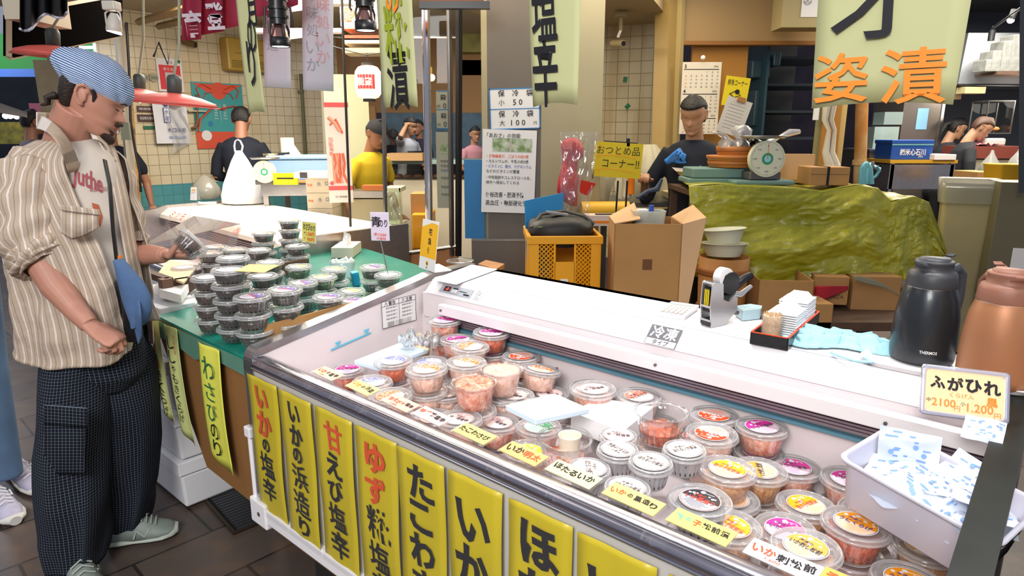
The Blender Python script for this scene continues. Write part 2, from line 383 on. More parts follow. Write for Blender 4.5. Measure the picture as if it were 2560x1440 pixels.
# counter
b = MB(); cp = [(.632, .952), (.634, .958), (.676, .998), (.685, 1.0), (.93, 1.0), (.93, .95), (.66, .945)]
b.rings([[(s, x, z) for x, z in cp] for s in (.045, 1.705)], white, (True, True), smooth=False); b.build('counter_top', None, FZ, label='glossy white counter top')
b = MB(); b.b2((.40, .6935, .9985), (1.70, .6955, 1.0006), mat('groove_grey', '#8b8890', .6)); b.build('counter_seam', None, FZ)
b = MB(); b.b2((.14, .605, .893), (1.705, .65, .93), white); b.b2((.02, .64, .86), (1.705, .66, .95), pinkin); b.build('lamp_housing', None, FZ, bevel=.003)
b = MB()
for k in range(4): b.b2((.14, .628+.002*k, .884-.009*k), (1.705, .64+.002*k, .889-.009*k), mat('louver_purple', '#8d7f8a', .4, .4))
b.b2((.14, .636, .838), (1.705, .654, .846), mat('louver_teal', '#58899c', .4)); b.build('air_louver', None, FZ)
for s, z in ((.155, .911), (.98, .911), (1.52, .911), (.62, .80), (.93, .80)):
    b = MB(); b.cyl((s, .604 if z > .9 else .655, z), (s, .6 if z > .9 else .651, z), .004, m=dsteel, n=10); b.build('screw', None, FZ)
# control panel on the sloped front of the counter
T = M.Translation((.055, .6335, .9588)) @ M.Rotation(atan2(.04, .042), 4, 'X')
b = MB(); b.T = T; b.b2((.055, .008, .0), (.205, .04, .003), mat('panel_grey', '#a9aeb3', .4)); b.b2((.072, .014, .003), (.103, .034, .0035), mat('display_window', '#3a3036', .2))
b.text('-8', (.088, .024), .014, mat('led_red', '#ff2a1a', emit=4), .02, z=.004)
for k in range(2): b.b2((.113+.013*k, .014, .003), (.123+.013*k, .026, .0036), paper)
b.b2((.112, .029, .003), (.137, .033, .0036), ink)
for k in range(3): b.text('冷凍機', (.152+.012*k, .024), .005, ink, z=.0036)
b.b2((.172, .012, .003), (.198, .018, .0036), ink); b.build('control_panel', None, FZ)
b = MB(); b.T = T; b.b2((.215, .008, .001), (.25, .046, .0014), paper)
for k in range(5): b.text('お願い警告注意'[:3+k % 3], (.232, .041-.007*k), .004, ink, z=.0018)
b.build('notice_sticker', None, FZ)
# frozen type label on the sloping front edge
T = M.Translation((.975, .652, .9815)) @ M.Rotation(R(43.6), 4, 'X')
b = MB(); b.T = T; b.b2((-.045, -.036, 0), (.045, .024, .0008), mat('label_grey', '#66666a', .5)); b.text('冷凍', (0, .004), .034, paper, .022, z=.0012); pass
b.b2((-.043, -.036, .0008), (.043, -.018, .0012), paper); b.text('タイプ', (0, -.027), .014, ink, z=.0018); b.build('type_label', None, FZ)
# warning notice and load line on the inner face of the end panel
Te = M(((0, 0, 1, .003), (1, 0, 0, 0), (0, 1, 0, 0), (0, 0, 0, 1)))       # local (x=w, y=z)
b = MB(); b.T = Te; b.b2((.47, .845, 0), (.62, .94, .0008), paper)
b.text('⚠警告', (.505, .93), .014, ink, .01, z=.0014); b.text('⚠注意', (.58, .93), .014, ink, .01, z=.0014)
for k in range(4):
    for j in range(2): b.text('高温多湿を避けて', (.512+.07*j, .914-.013*k), .0055, ink, 0, z=.0014)
for k in range(3): b.text('長時間停電したときは保証いたしかねます', (.545, .861-.006*k), .005, ink, 0, z=.0014)
for x in (.47, .545, .62): b.b2((x-.0006, .845, .0008), (x+.0006, .94, .0013), ink)
for z in (.845, .922, .94): b.b2((.47, z-.0006, .0008), (.62, z+.0006, .0013), ink)
b.build('warning_notice', None, FZ)
cy = mat('cyan_mark', '#69c3e0', .5); b = MB(); b.T = Te @ M.Translation((.34, .832, 0)) @ M.Rotation(R(8), 4, 'Z'); b.b2((-.08, -.003, 0), (.08, .003, .0008), cy)
for x in (-.05, .065): b.add([(x-.012, .018, .001), (x+.012, .018, .001), (x, .002, .001)], [(0, 1, 2)], cy)
b.build('load_line', None, FZ)

# ================= yellow paper strips on the front =================
def railY(x): return 1060+.44*(x-1010)
def sx(x, z=.83):
    # position along the rail of the picture column x
    lo, hi = -.3, 2.0
    for _ in range(40):
        m = (lo+hi)/2; p = FL(m, 0, z); px = 1280+F*p.x/(p.y*cos(PITCH)-(p.z-H)*sin(PITCH)); lo, hi = (m, hi) if px < x else (lo, m)
    return lo
K, RD, OR_ = ink, inkred, inkorange
strips = [
 (628, 700, 'いかの塩辛', [RD, RD, K, K, K], [.072, .088, .045, .083, .078], 'yellow strip sign with five brushed characters, first two orange, at the freezer corner'),
 (708, 787, 'いかの浜造り', [K]*6, [.062, .068, .05, .08, .085, .06], 'yellow strip sign all in black brush, between two strips starting in orange'),
 (797, 888, '甘えび塩辛', [RD, K, K, K, K], [.085, .075, .07, .08, .085], 'yellow strip sign topped by one thick square orange character'),
 (898, 1001, 'ゆず糀塩辛', [RD, RD, K, K, K], [.085, .085, .095, .085, .08], 'yellow strip sign with two curly orange characters above black ones'),
 (1005, 1122, 'たこわさび', [K]*5, [.09, .08, .09, .08, .08], 'yellow strip sign with a crumpled tape patch over its first black character'),
 (1132, 1266, 'いか明太', [K, K, RD, RD], [.10, .12, .1, .1], 'yellow strip sign with two large black characters and orange below'),
 (1284, 1442, 'ほたるいか', [K]*5, [.10, .10, .10, .09, .09], 'yellow strip sign opening with a dense black character, under the firefly squid card'),
 (1458, 1655, 'いかの黒造り', [K]*6, [.10, .10, .07, .1, .1, .1], 'yellow strip sign with one wide black character showing, below the black squid card'),
 (1684, 1930, '', [], [], 'yellow strip sign without visible writing, beside the flasks end of the rail'),
]
for i, (xa, xb, tx, cols, szs, lb) in enumerate(strips):
    a, c = sx(xa), sx(xb); mid = (a+c)/2; wd = c-a
    if i == 8: wd = min(wd, .15); mid = a+wd/2
    t = thing('strip_sign', lb, 'sign', FL(mid, -.014, .825), ANG, 'yellow strip signs on the freezer front')
    T = M.Rotation(pi/2, 4, 'X'); hh = .445
    wv = lambda x, y, i=i: .0018*sin(17*y+i*2)+.0012*sin(60*x+9*y)
    b = MB(); b.T = T; b.grid(lambda u, v: (wd*(u-.5), -.008-hh*v, wv(wd*(u-.5), -hh*v)), 6, 30, yellowp)
    b.build('paper', None, t, solid=.0006)
    if tx:
        b = MB(); b.T = T; y = -.03 if i not in (5, 7) else -.055
        for ch, cc, z in zip(tx, cols, szs):
            b.text(ch, (random.uniform(-.004, .004), y-z/2), z*.93, cc, .034 if ch < '龥' and ch < 'ヿ' else .016, min(z*.92, wd*.66), rot=random.uniform(-.06, .06), shear=-.1, z=.0042); y -= z*1.0
        b.build('lettering', None, t)
    b = MB(); b.T = T; b.quad((-wd/2-.006, -hh-.015, .0056), (wd/2+.006, -hh-.015, .0056), (wd/2+.006, .004, .0056), (-wd/2-.006, .004, .0056), sleeve); b.build('sleeve', None, t)

# ================= price cards along the rail =================
cards = [
 (757, '#f3cfa6', [('いか', RD), ('の塩辛', K)], 'peach price card standing in the freezer corner'),
 (842, '#f0dc86', [('いか', OR_), ('の浜造', K)], 'faded yellow price card next to the peach corner card'),
 (935, '#f2b3a0', [('甘えびの', RD), ('塩辛', K)], 'salmon pink price card above the square orange character strip'),
 (1012, '#f0c8c4', [('ゆず', RD), ('糀塩辛', K)], 'pale pink price card with orange and black brush writing'),
 (1117, '#efd873', [('たこ', K), ('わさび', K)], 'yellow price card with thin black writing for wasabi octopus'),
 (1238, '#f2b868', [('いか', K), ('明太', RD)], 'orange price card with black and orange brush writing'),
 (1362, '#e6e2a4', [('ほたるいか', K)], 'cream yellow price card with bold black firefly squid writing'),
 (1512, '#f5dd76', [('いか', RD), ('の', K), ('黒造り', K)], 'yellow price card with orange then black writing for black squid'),
 (1682, '#f3e06e', [('数の', mat('ink_teal', '#64bfa8', .6)), ('子', RD), ('松前漬', K)], 'yellow price card whose first characters are turquoise'),
 (1888, '#e2dadc', [('いか', RD), ('刺松前', K)], 'greyish white price card with orange and black writing'),
 (2085, '#f3b04a', [('うに', RD), ('くらげ', RD)], 'bright orange price card at the flasks end of the rail'),
]
for i, (x, cl, tx, lb) in enumerate(cards):
    s = sx(x, .87)+.015; s = min(s, 1.62); wd = .10 if i < 6 else .108
    t = thing('price_card', lb, 'price card', FL(s, .046, .864), ANG, 'price cards along the freezer rail'); T = M.Rotation(R(7), 4, 'X') @ M.Scale(.80, 4, (0, 1, 0)) @ M.Rotation(R(-3), 4, 'Z')
    b = MB(); b.T = T; b.b2((-wd/2, 0, 0), (wd/2, .052, .0015), mat('card_'+cl[1:], cl, .5)); b.build('card', None, t)
    b = MB(); b.T = T; n = sum(len(q[0]) for q in tx); cw = (wd*.9)/n; xx = -wd*.45
    for st, cc in tx:
        for ch in st:
            k = .7 if ch == 'の' else 1; b.text(ch, (xx+cw/2, .029+random.uniform(-.003, .003)), min(.03, cw*1.15)*k, cc, .03, cw*.92*k, shear=-.12, z=.0022, rot=random.uniform(-.08, .08)); xx += cw
    if i in (0, 2, 9): b.text('1,600', (-.01, .008), .010, RD, .0, z=.0022)
    b.build('lettering', None, t)
    b = MB(); b.T = T; b.b2((-wd/2-.004, -.003, -.001), (wd/2+.004, .056, .0005), sleeve); b.build('sleeve', None, t, bevel=.002)

# ================= seafood tubs in the case =================
tubclear = clear('tub_plastic', '#ffffff', .07, .05, .06, '#ffffff'); tubrim = clear('tub_rim', '#ffffff', .14, .08, .22, '#ffffff'); tubmilk = clear('tub_milky', '#ffffff', .12, .15, .45, '#eceaf0'); tubopen = clear('tub_open', '#ffffff', .16, .05, .03)
def cup_mesh(Rr=.065, h=.07, flutes=20, amp=.05):
    b = MB(); fl = lambda j, k: amp*(-abs(sin(pi*j/ (96/flutes)/1)) if 2 <= k <= 5 else 0)
    r = Rr*.9; b.lathe([(Rr*.97, -.004), (r, -.005), (r*.985, -h*.28), (r*.93, -h*.42), (r*.86, -h*.7), (r*.80, -h*.93), (r*.74, -h), (.001, -h+.002)], n=96, flute=fl); return b
def lid_mesh(Rr=.065):
    b = MB(); b.lathe([(Rr, -.010), (Rr, -.003), (Rr*.98, .001), (Rr*.93, .002), (Rr*.91, -.002), (Rr*.86, -.0035), (Rr*.84, -.001), (Rr*.76, -.0005), (Rr*.74, -.002), (.001, -.002)], n=56)
    b.rings([[(Rr*cos(t)+q*cos(t), Rr*sin(t)+q*sin(t), zz) for t in [2*pi*j/56 for j in range(56)]] for q, zz in ((-.001, -.010), (.0012, -.009), (.0012, -.006), (-.001, -.005))], tubrim, (False, False)); b.lathe([(Rr*.985, .0005), (Rr*.955, .003), (Rr*.925, .0015)], n=56, m=tubrim); b.lathe([(Rr*.86, -.003), (Rr*.84, -.0005), (Rr*.82, -.0005)], n=56, m=tubrim); return b
def food_mesh(Rr, h, fill, lump, seed):
    b = MB(); rr = Rr*.875; zt = -h*(1-fill); rg = []
    for r, z in ((rr*.70, -h+.004), (rr*.80, -h*.9), (rr*(.86), -h*.6), (rr*(.90 if fill < .75 else .97), zt), ):
        rg.append([(r*cos(2*pi*j/40), r*sin(2*pi*j/40), z+(lump*NZ.noise(V((3*cos(2*pi*j/40), 3*sin(2*pi*j/40), seed))) if z == zt else 0)) for j in range(40)])
    for q in (.8, .6, .4, .2, .02):
        rg.append([(rr*q*cos(2*pi*j/40), rr*q*sin(2*pi*j/40), zt+lump*1.4*NZ.noise(V((q*5*cos(2*pi*j/40), q*5*sin(2*pi*j/40), seed)))) for j in range(40)])
    b.rings(rg, None, (True, True)); return b
def fm(n, c, c2, rough=.3): return mat(n, c, rough, noise=1, nscale=60, col2=c2, bump=.5, bscale=90, coat=.3)
foods = {'squid': fm('food_squid', '#e8b79e', '#c9552e'), 'red': fm('food_red', '#d9642e', '#a83a14'), 'tan': fm('food_tan', '#dfa86a', '#b96a2a'), 'pale': fm('food_pale', '#efcdbb', '#dfa791'),
         'black': fm('food_black', '#2b2826', '#111010'), 'kelp': fm('food_kelp', '#2a2118', '#0d0b09', .18), 'green': fm('food_green', '#2f5a1c', '#12280c', .2), 'brown': fm('food_brown', '#4a3226', '#1c1411', .25), 'nori': fm('food_nori', '#3a2a10', '#0e0c08', .15)}
def disc(b, r, m, z, n=40, c=(0, 0), a0=0, a1=2*pi):
    if a1-a0 > 6.2: b.add([(c[0]+r*cos(2*pi*j/n), c[1]+r*sin(2*pi*j/n), z) for j in range(n)], [tuple(range(n))], m)
    else: b.add([(c[0]+r*cos(a0+(a1-a0)*j/n), c[1]+r*sin(a0+(a1-a0)*j/n), z) for j in range(n+1)], [tuple(range(n+1))], m)
def label_mesh(kind, r=.0415):
    top, bot, edge, txt, tc = LABELS[kind]; b = MB()
    disc(b, r, paper, 0); disc(b, r*.955, mat('edge_'+edge[1:], edge, .5), .0002); disc(b, r*.93, mat('lb_'+bot[1:], bot, .5), .0004)
    disc(b, r*.93, mat('lb_'+top[1:], top, .5), .0006, a0=R(-2), a1=R(182))
    rs = random.Random(kind)
    for k in range(7): disc(b, r*rs.uniform(.04, .1), paper, .0008, 10, (r*rs.uniform(-.7, .7), r*rs.uniform(.2, .6)))
    disc(b, r*.13, paper, .0009, 14, (-r*.15, r*.68)); b.b2((-r*.1, r*.655, .0006), (r*.45, r*.685, .0009), paper)
    for k in range(9):
        y = -r*(.25+.07*k); xw = sqrt(max(0, (r*.9)**2-y*y)); b.b2((-xw*rs.uniform(.3, 1), y-.0002, .0004), (xw*rs.uniform(.3, 1), y+.0003, .00055), mat('wave_'+top[1:], top, .5))
    if txt: b.text('海道の', (-r*.15, r*.32), r*.2, mat('tc_'+tc[1:], tc, .5), .01, z=.0011); b.text(txt, (0, -r*.02), r*.36, mat('tc_'+tc[1:], tc, .5), .02, r*1.5, z=.0011)
    return b
LABELS = {'pink': ('#e0319c', '#f3d5de', '#7a6a9a', 'いかの塩辛', '#54445e'), 'orange': ('#ef7a1c', '#f8e6da', '#d06030', '甘えび塩辛', '#f7f2ea'), 'blue': ('#6e76c8', '#dcdff2', '#5a60b0', 'いか浜造り', '#eef0fa'),
 'pale': ('#f3c3bd', '#f6e6e2', '#5b3a44', 'ゆず糀塩辛', '#3a2c3c'), 'red': ('#ef4a14', '#f1d2c6', '#d84a24', '辛子明太子', '#f8f0ea'), 'yellow': ('#f7b90a', '#fbe9c4', '#e0502c', '数の子松前漬', '#d25a4a'),
 'gold': ('#e8b04a', '#f6e4bc', '#6b6496', 'いか刺し松前', '#34324a'), 'uni': ('#f59a0c', '#fbdcc0', '#7b6d9c', 'うにくらげ', '#38389a'), 'black': ('#2b2c34', '#b9bcc2', '#d8402c', 'いか黒造り', '#e8442c'),
 'salmon': ('#ee8a72', '#f6e2dc', '#6d4656', 'たこわさび', '#4a3640'), 'hotaru': ('#f6dccf', '#f7ece6', '#6b4650', 'ほたるいか姿漬', '#2b2630'), 'lemon': ('#e9e10a', '#dff0ea', '#7fae6a', 'わさび漬', '#3a9ac0'), 'green': ('#3f9a66', '#cfe8dc', '#3f8a5a', 'わかめ', '#f2f5ee'),
 'nori': ('#4636a8', '#f0eef4', '#e04848', '青のり', '#e8584a'), 'wasabi': ('#e6e23a', '#eef4e4', '#dfe6d2', '', '#4a8a3a'), 'plain': ('#e4ebf0', '#eef3f6', '#dde6ee', '', '#667788'), 'coral': ('#f0855e', '#f4e4de', '#f0a080', '', '#aa4433')}
TUBS = {}
def tub_proto(kind, food, style):
    """first tub of a kind; later ones are copies sharing its meshes"""
    key = (kind, food, style)
    Rr, h, pl, fill = {'std': (.0595, .062, tubclear, .72), 'small': (.043, .047, tubmilk, .8), 'open': (.062, .076, tubopen, .42), 'openfull': (.061, .076, tubclear, .95), 'milk': (.056, .09, tubmilk, .45), 'low': (.055, .044, tubclear, .80), 'deep': (.055, .05, tubclear, .62)}[style]
    t = thing('seafood_tub' if style in ('std', 'small', 'open', 'openfull', 'milk') else 'seaweed_tub', '', 'tub')
    cup_mesh(Rr, h).build('cup', pl, t)
    food_mesh(Rr, h, fill, .006, hash(kind) % 7).build('filling', foods[food], t)
    if style not in ('open', 'openfull'): lid_mesh(Rr).build('lid', pl, t)
    else:
        b = MB(); b.lathe([(Rr*.9, -.004), (Rr*.97, -.004), (Rr*1.02, -.001), (Rr*1.0, .002), (Rr*.95, .0015)], n=56); b.build('rim', pl, t)
    if kind: label_mesh(kind, Rr*.64 if style != 'small' else Rr*.8).build('lid_label', None, t, loc=(0, 0, .0005 if style != 'small' else .002))
    return t, Rr, h
def place_tub(kind, food, style, loc, rz, label, group, tilt=(0, 0)):
    key = (kind, food, style)
    if key not in TUBS: TUBS[key] = [*tub_proto(kind, food, style), False]
    r = TUBS[key]; rot = (tilt[0], tilt[1], rz)
    if not r[3]:
        r[3] = True; o = r[0]; o.location = loc; o.rotation_euler = rot; tag(o, label, 'tub', group)
    else: o = dup(r[0], loc, None, label, group, rot)
    return o
def predw(x, y):
    d = ray(x, y); P = V((0, 0, H))+d/(-d.z); us = []
    for j in range(48):
        q = P+V((.05*cos(j*pi/24), .05*sin(j*pi/24), 0)); fw = q.y*cos(PITCH)-(q.z-H)*sin(PITCH); us.append(1280+F*q.x/fw)
    return max(us)-min(us)
# picture column, row, apparent width of each lid; label, filling, style, turn, words
tl = [
 (1129, 802, 90, 'pink', 'squid', 'std', 10, 'pink-labelled tub in the back corner under the warning notice'),
 (1215, 832, 96, 'pink', 'red', 'std', 40, 'pink-labelled tub of red squid against the case back near the corner'),
 (1127, 850, 92, 'pink', 'squid', 'std', 70, 'pink-labelled tub directly in front of the back corner tub'),
 (1185, 867, 98, 'orange', 'pale', 'std', 100, 'orange-labelled tub in front of the red squid tub by the case back'),
 (1000, 898, 98, 'blue', 'red', 'std', 20, 'blue-labelled tub of brick red squid standing on the flat ice pack end'),
 (1087, 900, 94, 'blue', 'tan', 'std', 160, 'blue-labelled tub half hidden behind two orange-labelled tubs'),
 (1165, 897, 102, 'orange', 'pale', 'std', 10, 'orange-labelled tub overlapping the blue-labelled one behind'),
 (869, 923, 96, 'pink', 'red', 'std', 50, 'pink-labelled tub alone in the front corner by the rail'),
 (930, 955, 105, 'blue', 'pale', 'std', 80, 'blue-labelled tub behind the salmon pink card'),
 (1064, 924, 107, 'orange', 'pale', 'std', 15, 'raised orange-labelled tub beside the heaped open tubs'),
 (1005, 986, 110, 'orange', 'pale', 'std', 90, 'orange-labelled tub right behind the pale pink card'),
 (1114, 980, 104, 'orange', 'pale', 'std', 12, 'orange-labelled tub partly covered by the heaped open tub'),
 (1072, 1042, 110, 'orange', 'squid', 'std', 0, 'orange-labelled tub peeping out behind the octopus card'),
 (1192, 950, 115, '', 'squid', 'openfull', 0, 'heaped open tub of pale squid without a lid, in front'),
 (1242, 922, 110, '', 'pale', 'openfull', 0, 'heaped open tub of pale squid without a lid, behind'),
 (1155, 1045, 117, 'pale', 'pale', 'std', 5, 'pale pink-labelled tub behind the wasabi octopus card'),
 (1272, 884, 90, 'red', 'pale', 'std', 60, 'red-labelled tub against the case back, first of two'),
 (1340, 887, 96, 'red', 'pale', 'std', 190, 'red-labelled tub against the case back, second of two'),
 (1335, 920, 101, 'orange', 'pale', 'std', 20, 'tilted orange-labelled tub in front of the red-labelled pair'),
 (1426, 926, 94, 'salmon', 'pale', 'std', 60, 'salmon-labelled tub against the case back beside a tilted tub'),
 (1505, 942, 101, 'salmon', 'pale', 'std', 30, 'salmon-labelled tub half shaded by the counter lip'),
 (1306, 987, 106, 'pale', 'pale', 'std', 5, 'pale-labelled tub behind the thin white ice pack'),
 (1402, 984, 103, 'pale', 'pale', 'std', 20, 'pale-labelled tub partly tucked behind the ice pack'),
 (1485, 972, 114, 'pale', 'squid', 'std', 60, 'tall pale-labelled tub with a barcode sticker at the back'),
 (1262, 1042, 108, 'pale', 'squid', 'std', 0, 'pale-labelled tub under the corner of the ice pack'),
 (1345, 1070, 116, 'green', 'squid', 'std', 0, 'green-labelled tub shaded beneath the ice pack'),
 (1322, 1124, 114, 'lemon', 'tan', 'std', 10, 'lemon yellow-labelled tub behind the orange card'),
 (1412, 1094, 139, '', 'squid', 'open', 0, 'open tub holding a small paper cup'),
 (1597, 990, 115, 'salmon', 'pale', 'std', 80, 'salmon-labelled tub against the case back below a screw'),
 (1556, 1022, 104, '', 'brown', 'milk', 0, 'tall milky tub without label beside the stacked open tubs'),
 (1542, 1127, 107, 'hotaru', 'brown', 'small', 170, 'small firefly squid tub with upside-down writing'),
 (1477, 1170, 110, 'hotaru', 'brown', 'small', -50, 'small firefly squid tub beside the open tub with a cup'),
 (1640, 1030, 143, '', 'red', 'open', 0, 'tall open clear tub with orange roe left at its bottom'),
 (1701, 1008, 104, 'salmon', 'pale', 'std', 20, 'salmon-labelled tub hidden behind the tall open tub'),
 (1723, 1062, 114, 'red', 'pale', 'std', 120, 'red-labelled tub squeezed behind the tall open tub'),
 (1808, 1037, 126, 'red', 'pale', 'std', 190, 'bright red-labelled tub at the case back'),
 (1817, 1098, 138, 'red', 'pale', 'std', 182, 'bright red-labelled tub one place in front of the back one'),
 (1948, 1077, 138, 'pink', 'squid', 'std', 60, 'magenta-labelled tub at the case back in the middle of the near half'),
 (2073, 1110, 130, 'pink', 'squid', 'std', 20, 'magenta-labelled tub at the back beside the cool pack box'),
 (1827, 1165, 148, 'yellow', 'tan', 'std', 0, 'yellow and cream-labelled tub between red and orange-labelled tubs'),
 (1951, 1145, 140, 'gold', 'tan', 'std', 120, 'gold-labelled tub with shredded squid in front of a magenta-labelled one'),
 (2079, 1165, 145, 'pink', 'squid', 'std', 10, 'magenta-labelled tub touching the cool pack box'),
 (1719, 1235, 162, 'black', 'black', 'std', 0, 'black-labelled tub of black squid behind the turquoise lettered card'),
 (1842, 1240, 148, 'uni', 'pale', 'std', 90, 'orange-labelled sea urchin tub turned sideways beside the black-labelled one'),
 (1962, 1229, 150, 'yellow', 'tan', 'std', 70, 'yellow-labelled herring roe tub in the middle with tilted writing'),
 (1852, 1311, 165, 'yellow', 'tan', 'std', -12, 'yellow-labelled herring roe tub with readable red writing by the rail'),
 (1982, 1304, 153, 'pink', 'squid', 'std', 8, 'pink-labelled tub with readable writing between yellow and orange ones'),
 (2140, 1320, 182, 'uni', 'red', 'std', -8, 'orange-labelled sea urchin jellyfish tub with readable dark blue writing'),
 (2013, 1364, 185, 'gold', 'tan', 'std', -12, 'gold-labelled tub with readable black writing behind the greyish card'),
 (2119, 1250, 160, 'gold', 'tan', 'std', 150, 'gold-labelled tub with upside-down writing below the cool pack box corner'),
 (2313, 1362, 158, 'gold', 'tan', 'std', 60, 'gold-labelled tub beneath the cool pack box'),
 (2232, 1427, 196, 'uni', 'tan', 'std', 10, 'orange-labelled sea urchin tub cut by the picture bottom edge'),
 (1639, 1168, 115, 'hotaru', 'brown', 'small', 2, 'small firefly squid tub with readable writing in the second row'),
 (1580, 1212, 117, 'hotaru', 'brown', 'small', 8, 'small firefly squid tub right behind the black squid card'),
 (1715, 1132, 112, 'hotaru', 'brown', 'small', 60, 'small firefly squid tub with side sticker behind the readable one'),
 (1580, 1086, 96, 'pale', 'pale', 'small', 30, 'small tub with a cut label below the tall milky tub'),
 (2438, 1118, 118, '', 'tan', 'std', 0, 'unlabelled clear tub behind the cool pack box'),
]
pos = []
for x, y, wpx, kind, food, style, rz, lb in tl:
    Rr = {'std': .0595, 'small': .043, 'open': .062, 'openfull': .061, 'milk': .056}[style]
    z = H-Rr/(wpx/predw(x, y)*.05); z = min(max(z, .755), .885); s, ww = GF(x, y, z)
    pos.append([s, ww, z, Rr])
for it in range(60):                          # nudge tubs apart so that none cut into each other
    for i in range(len(pos)):
        for j in range(i):
            a, c = pos[i], pos[j]
            if abs(a[2]-c[2]) < .058:
                dx, dy = a[0]-c[0], a[1]-c[1]; d = sqrt(dx*dx+dy*dy)+1e-6; need = (a[3]+c[3])*.985
                if d < need:
                    k = (need-d)/d*.25; a[0] += dx*k; a[1] += dy*k; c[0] -= dx*k; c[1] -= dy*k
    for a in pos:
        a[1] = min(max(a[1], .055+a[3]), .655-a[3]*1.02); a[0] = min(max(a[0], a[3]+.005), 1.70-a[3])
for (x, y, wpx, kind, food, style, rz, lb), (s, ww, z, Rr) in zip(tl, pos):
    tl_ = (R(-9), R(6)) if 'tilted' in lb and 'orange' in lb and 'pair' in lb else (R(random.uniform(-1.5, 1.5)), R(random.uniform(-1.5, 1.5)))
    place_tub(kind, food, style, FL(s, ww, z), ANG+R(rz), lb, 'seafood tubs in the display freezer', tl_)
# lower layer seen through the gaps
nlow = 0
for s, ww, z, Rr in pos:
    i = pos.index([s, ww, z, Rr])
    if z-.065 > .68 and tl[i][5] not in ('small',) and i not in (27, 56, 50, 51):
        nlow += 1
        k = tl[i][3]; st = 'milk' if False else 'std'
        k, f = ('pale', 'pale') if k in ('', 'pale') else (k, tl[i][4])
        place_tub(k, f, 'std', FL(s, ww, z-(.066 if tl[i][5] == 'std' else .080 if tl[i][5] != 'milk' else .1)), ANG+R(random.uniform(0, 360)), 'lower tub directly beneath the '+' '.join(tl[i][7].replace('-', ' ').split()[:11]), 'lower layer of seafood tubs')
# ================= things on the white counter =================
CT = 1.001
# calculator
s, w_ = .93, .81; t = thing('calculator', 'flat white calculator on the counter behind the label gun', 'calculator', FL(s, w_, CT), ANG+R(8))
b = MB(); b.box((0, 0, .007), (.085, .13, .012), white, rot=(R(2), 0, 0)); b.build('body', None, t, bevel=.003)
b = MB(); b.box((0, .045, .0135), (.07, .025, .002), mat('lcd', '#9aa596', .3)); b.build('display', None, t)
b = MB()
for i in range(5):
    for j in range(4): b.box((-.027+i*.0135, -.048+j*.02, .0145), (.010, .014, .004), mat('key_cream', '#d8d2c8', .5))
b.build('key', None, t)
# price label gun
gp = FL(1.062, .77, CT); t = thing('label_gun', 'silver hand-held price labeller standing upright on the counter', 'labeller', gp, R(30)); al = mat('cast_aluminium', '#c9cacb', .35, .8)
side = [(-.035, 0), (.015, -.0), (.060, .035), (.058, .070), (.045, .078), (.030, .062), (.005, .070), (.0, .115), (-.032, .122), (-.040, .115), (-.042, .06)]
holes = None
for yy in (-.017, .017):
    b = MB(); b.T = M.Translation((0, yy, 0)) @ M.Rotation(pi/2, 4, 'X'); b.prism(side, -.002, .002, al); b.build('side_plate', None, t, bevel=.001)
b = MB()
for x, z in ((-.036, .118), (-.04, .055), (-.038, .018)): b.cyl((x, -.018, z), (x, .018, z), .003, m=al)
b.build('cross_pin', None, t)
b = MB(); b.box((-.02, 0, .075), (.03, .026, .07), blackp); b.box((-.036, 0, .078), (.004, .018, .055), blackp); b.box((-.02, 0, .012), (.034, .036, .014), blackp); b.build('print_head', None, t)
b = MB()
for k in range(3): b.box((-.0385, -.006+.006*k, .078), (.002, .0035, .046), yellowp)
b.build('print_band', None, t)
b = MB(); b.cyl((.018, -.012, .128), (.018, .012, .128), .026, m=paper, n=28); b.cyl((.018, -.0125, .128), (.018, .0125, .128), .009, m=blackp); b.build('label_roll', None, t)
b = MB(); b.cyl((.034, -.016, .112), (.034, .016, .112), .03, m=blackp, n=24); b.tube([(.03, 0, .07), (.06, 0, .095), (.10, 0, .115), (.125, 0, .122)], [.014, .013, .012, .010], m=blackp); b.build('handle', None, t)
b = MB(); b.tube([(.06, 0, .078), (.09, 0, .072), (.13, 0, .090)], [.008, .008, .006], m=al); b.build('trigger_lever', None, t)
# second blue-grey labeller lying behind
t = thing('tape_cutter', 'pale blue grip of a second labeller lying behind the silver one', 'labeller', FL(1.10, .88, CT), R(25)); lb_ = mat('pale_blue_plastic', '#a9c4cc', .35)
b = MB(); b.prism([(-.03, -.02), (.03, -.025), (.06, 0), (.045, .03), (-.01, .03)], 0, .03, lb_); b.build('body', None, t, bevel=.004)
b = MB(); b.tube([(-.03, 0, .02), (-.06, .0, .03), (-.07, .02, .02)], .007, m=dsteel); b.build('grip', None, t)
# lacquered tray
to = FL(1.232, .82, CT); trw, trl = .085, .30
t = thing('lacquer_tray', 'long black lacquer tray with a red rim on the white counter', 'tray', to, ANG+R(4)); blk = mat('black_lacquer', '#232427', .25, noise=.3, nscale=40)
b = MB(); b.box((0, 0, .004), (trw, trl, .008), blk); hw, hl = trw/2, trl/2
for sx_, sy_, wx, wy in ((-hw, 0, .004, trl), (hw, 0, .004, trl), (0, -hl, trw, .004), (0, hl, trw, .004)): b.box((sx_, sy_, .015), (wx+.004 if wx > .01 else wx, wy+.004 if wy > .01 else wy, .03), blk)
b.build('base', None, t, bevel=.0008)
b = MB(); red = mat('red_lacquer', '#e8441c', .35)
for sx_, sy_, wx, wy in ((-hw, 0, .005, trl), (hw, 0, .005, trl), (0, -hl, trw, .005), (0, hl, trw, .005)): b.box((sx_, sy_, .0305), (wx, wy, .0015), red)
b.build('rim', None, t)
TR = M.Translation(to) @ M.Rotation(ANG+R(4), 4, 'Z')
t = thing('toothpick_jar', 'clear round jar packed with wooden toothpicks on the tray', 'jar', TR @ V((-.008, -.108, .0085)), 0)
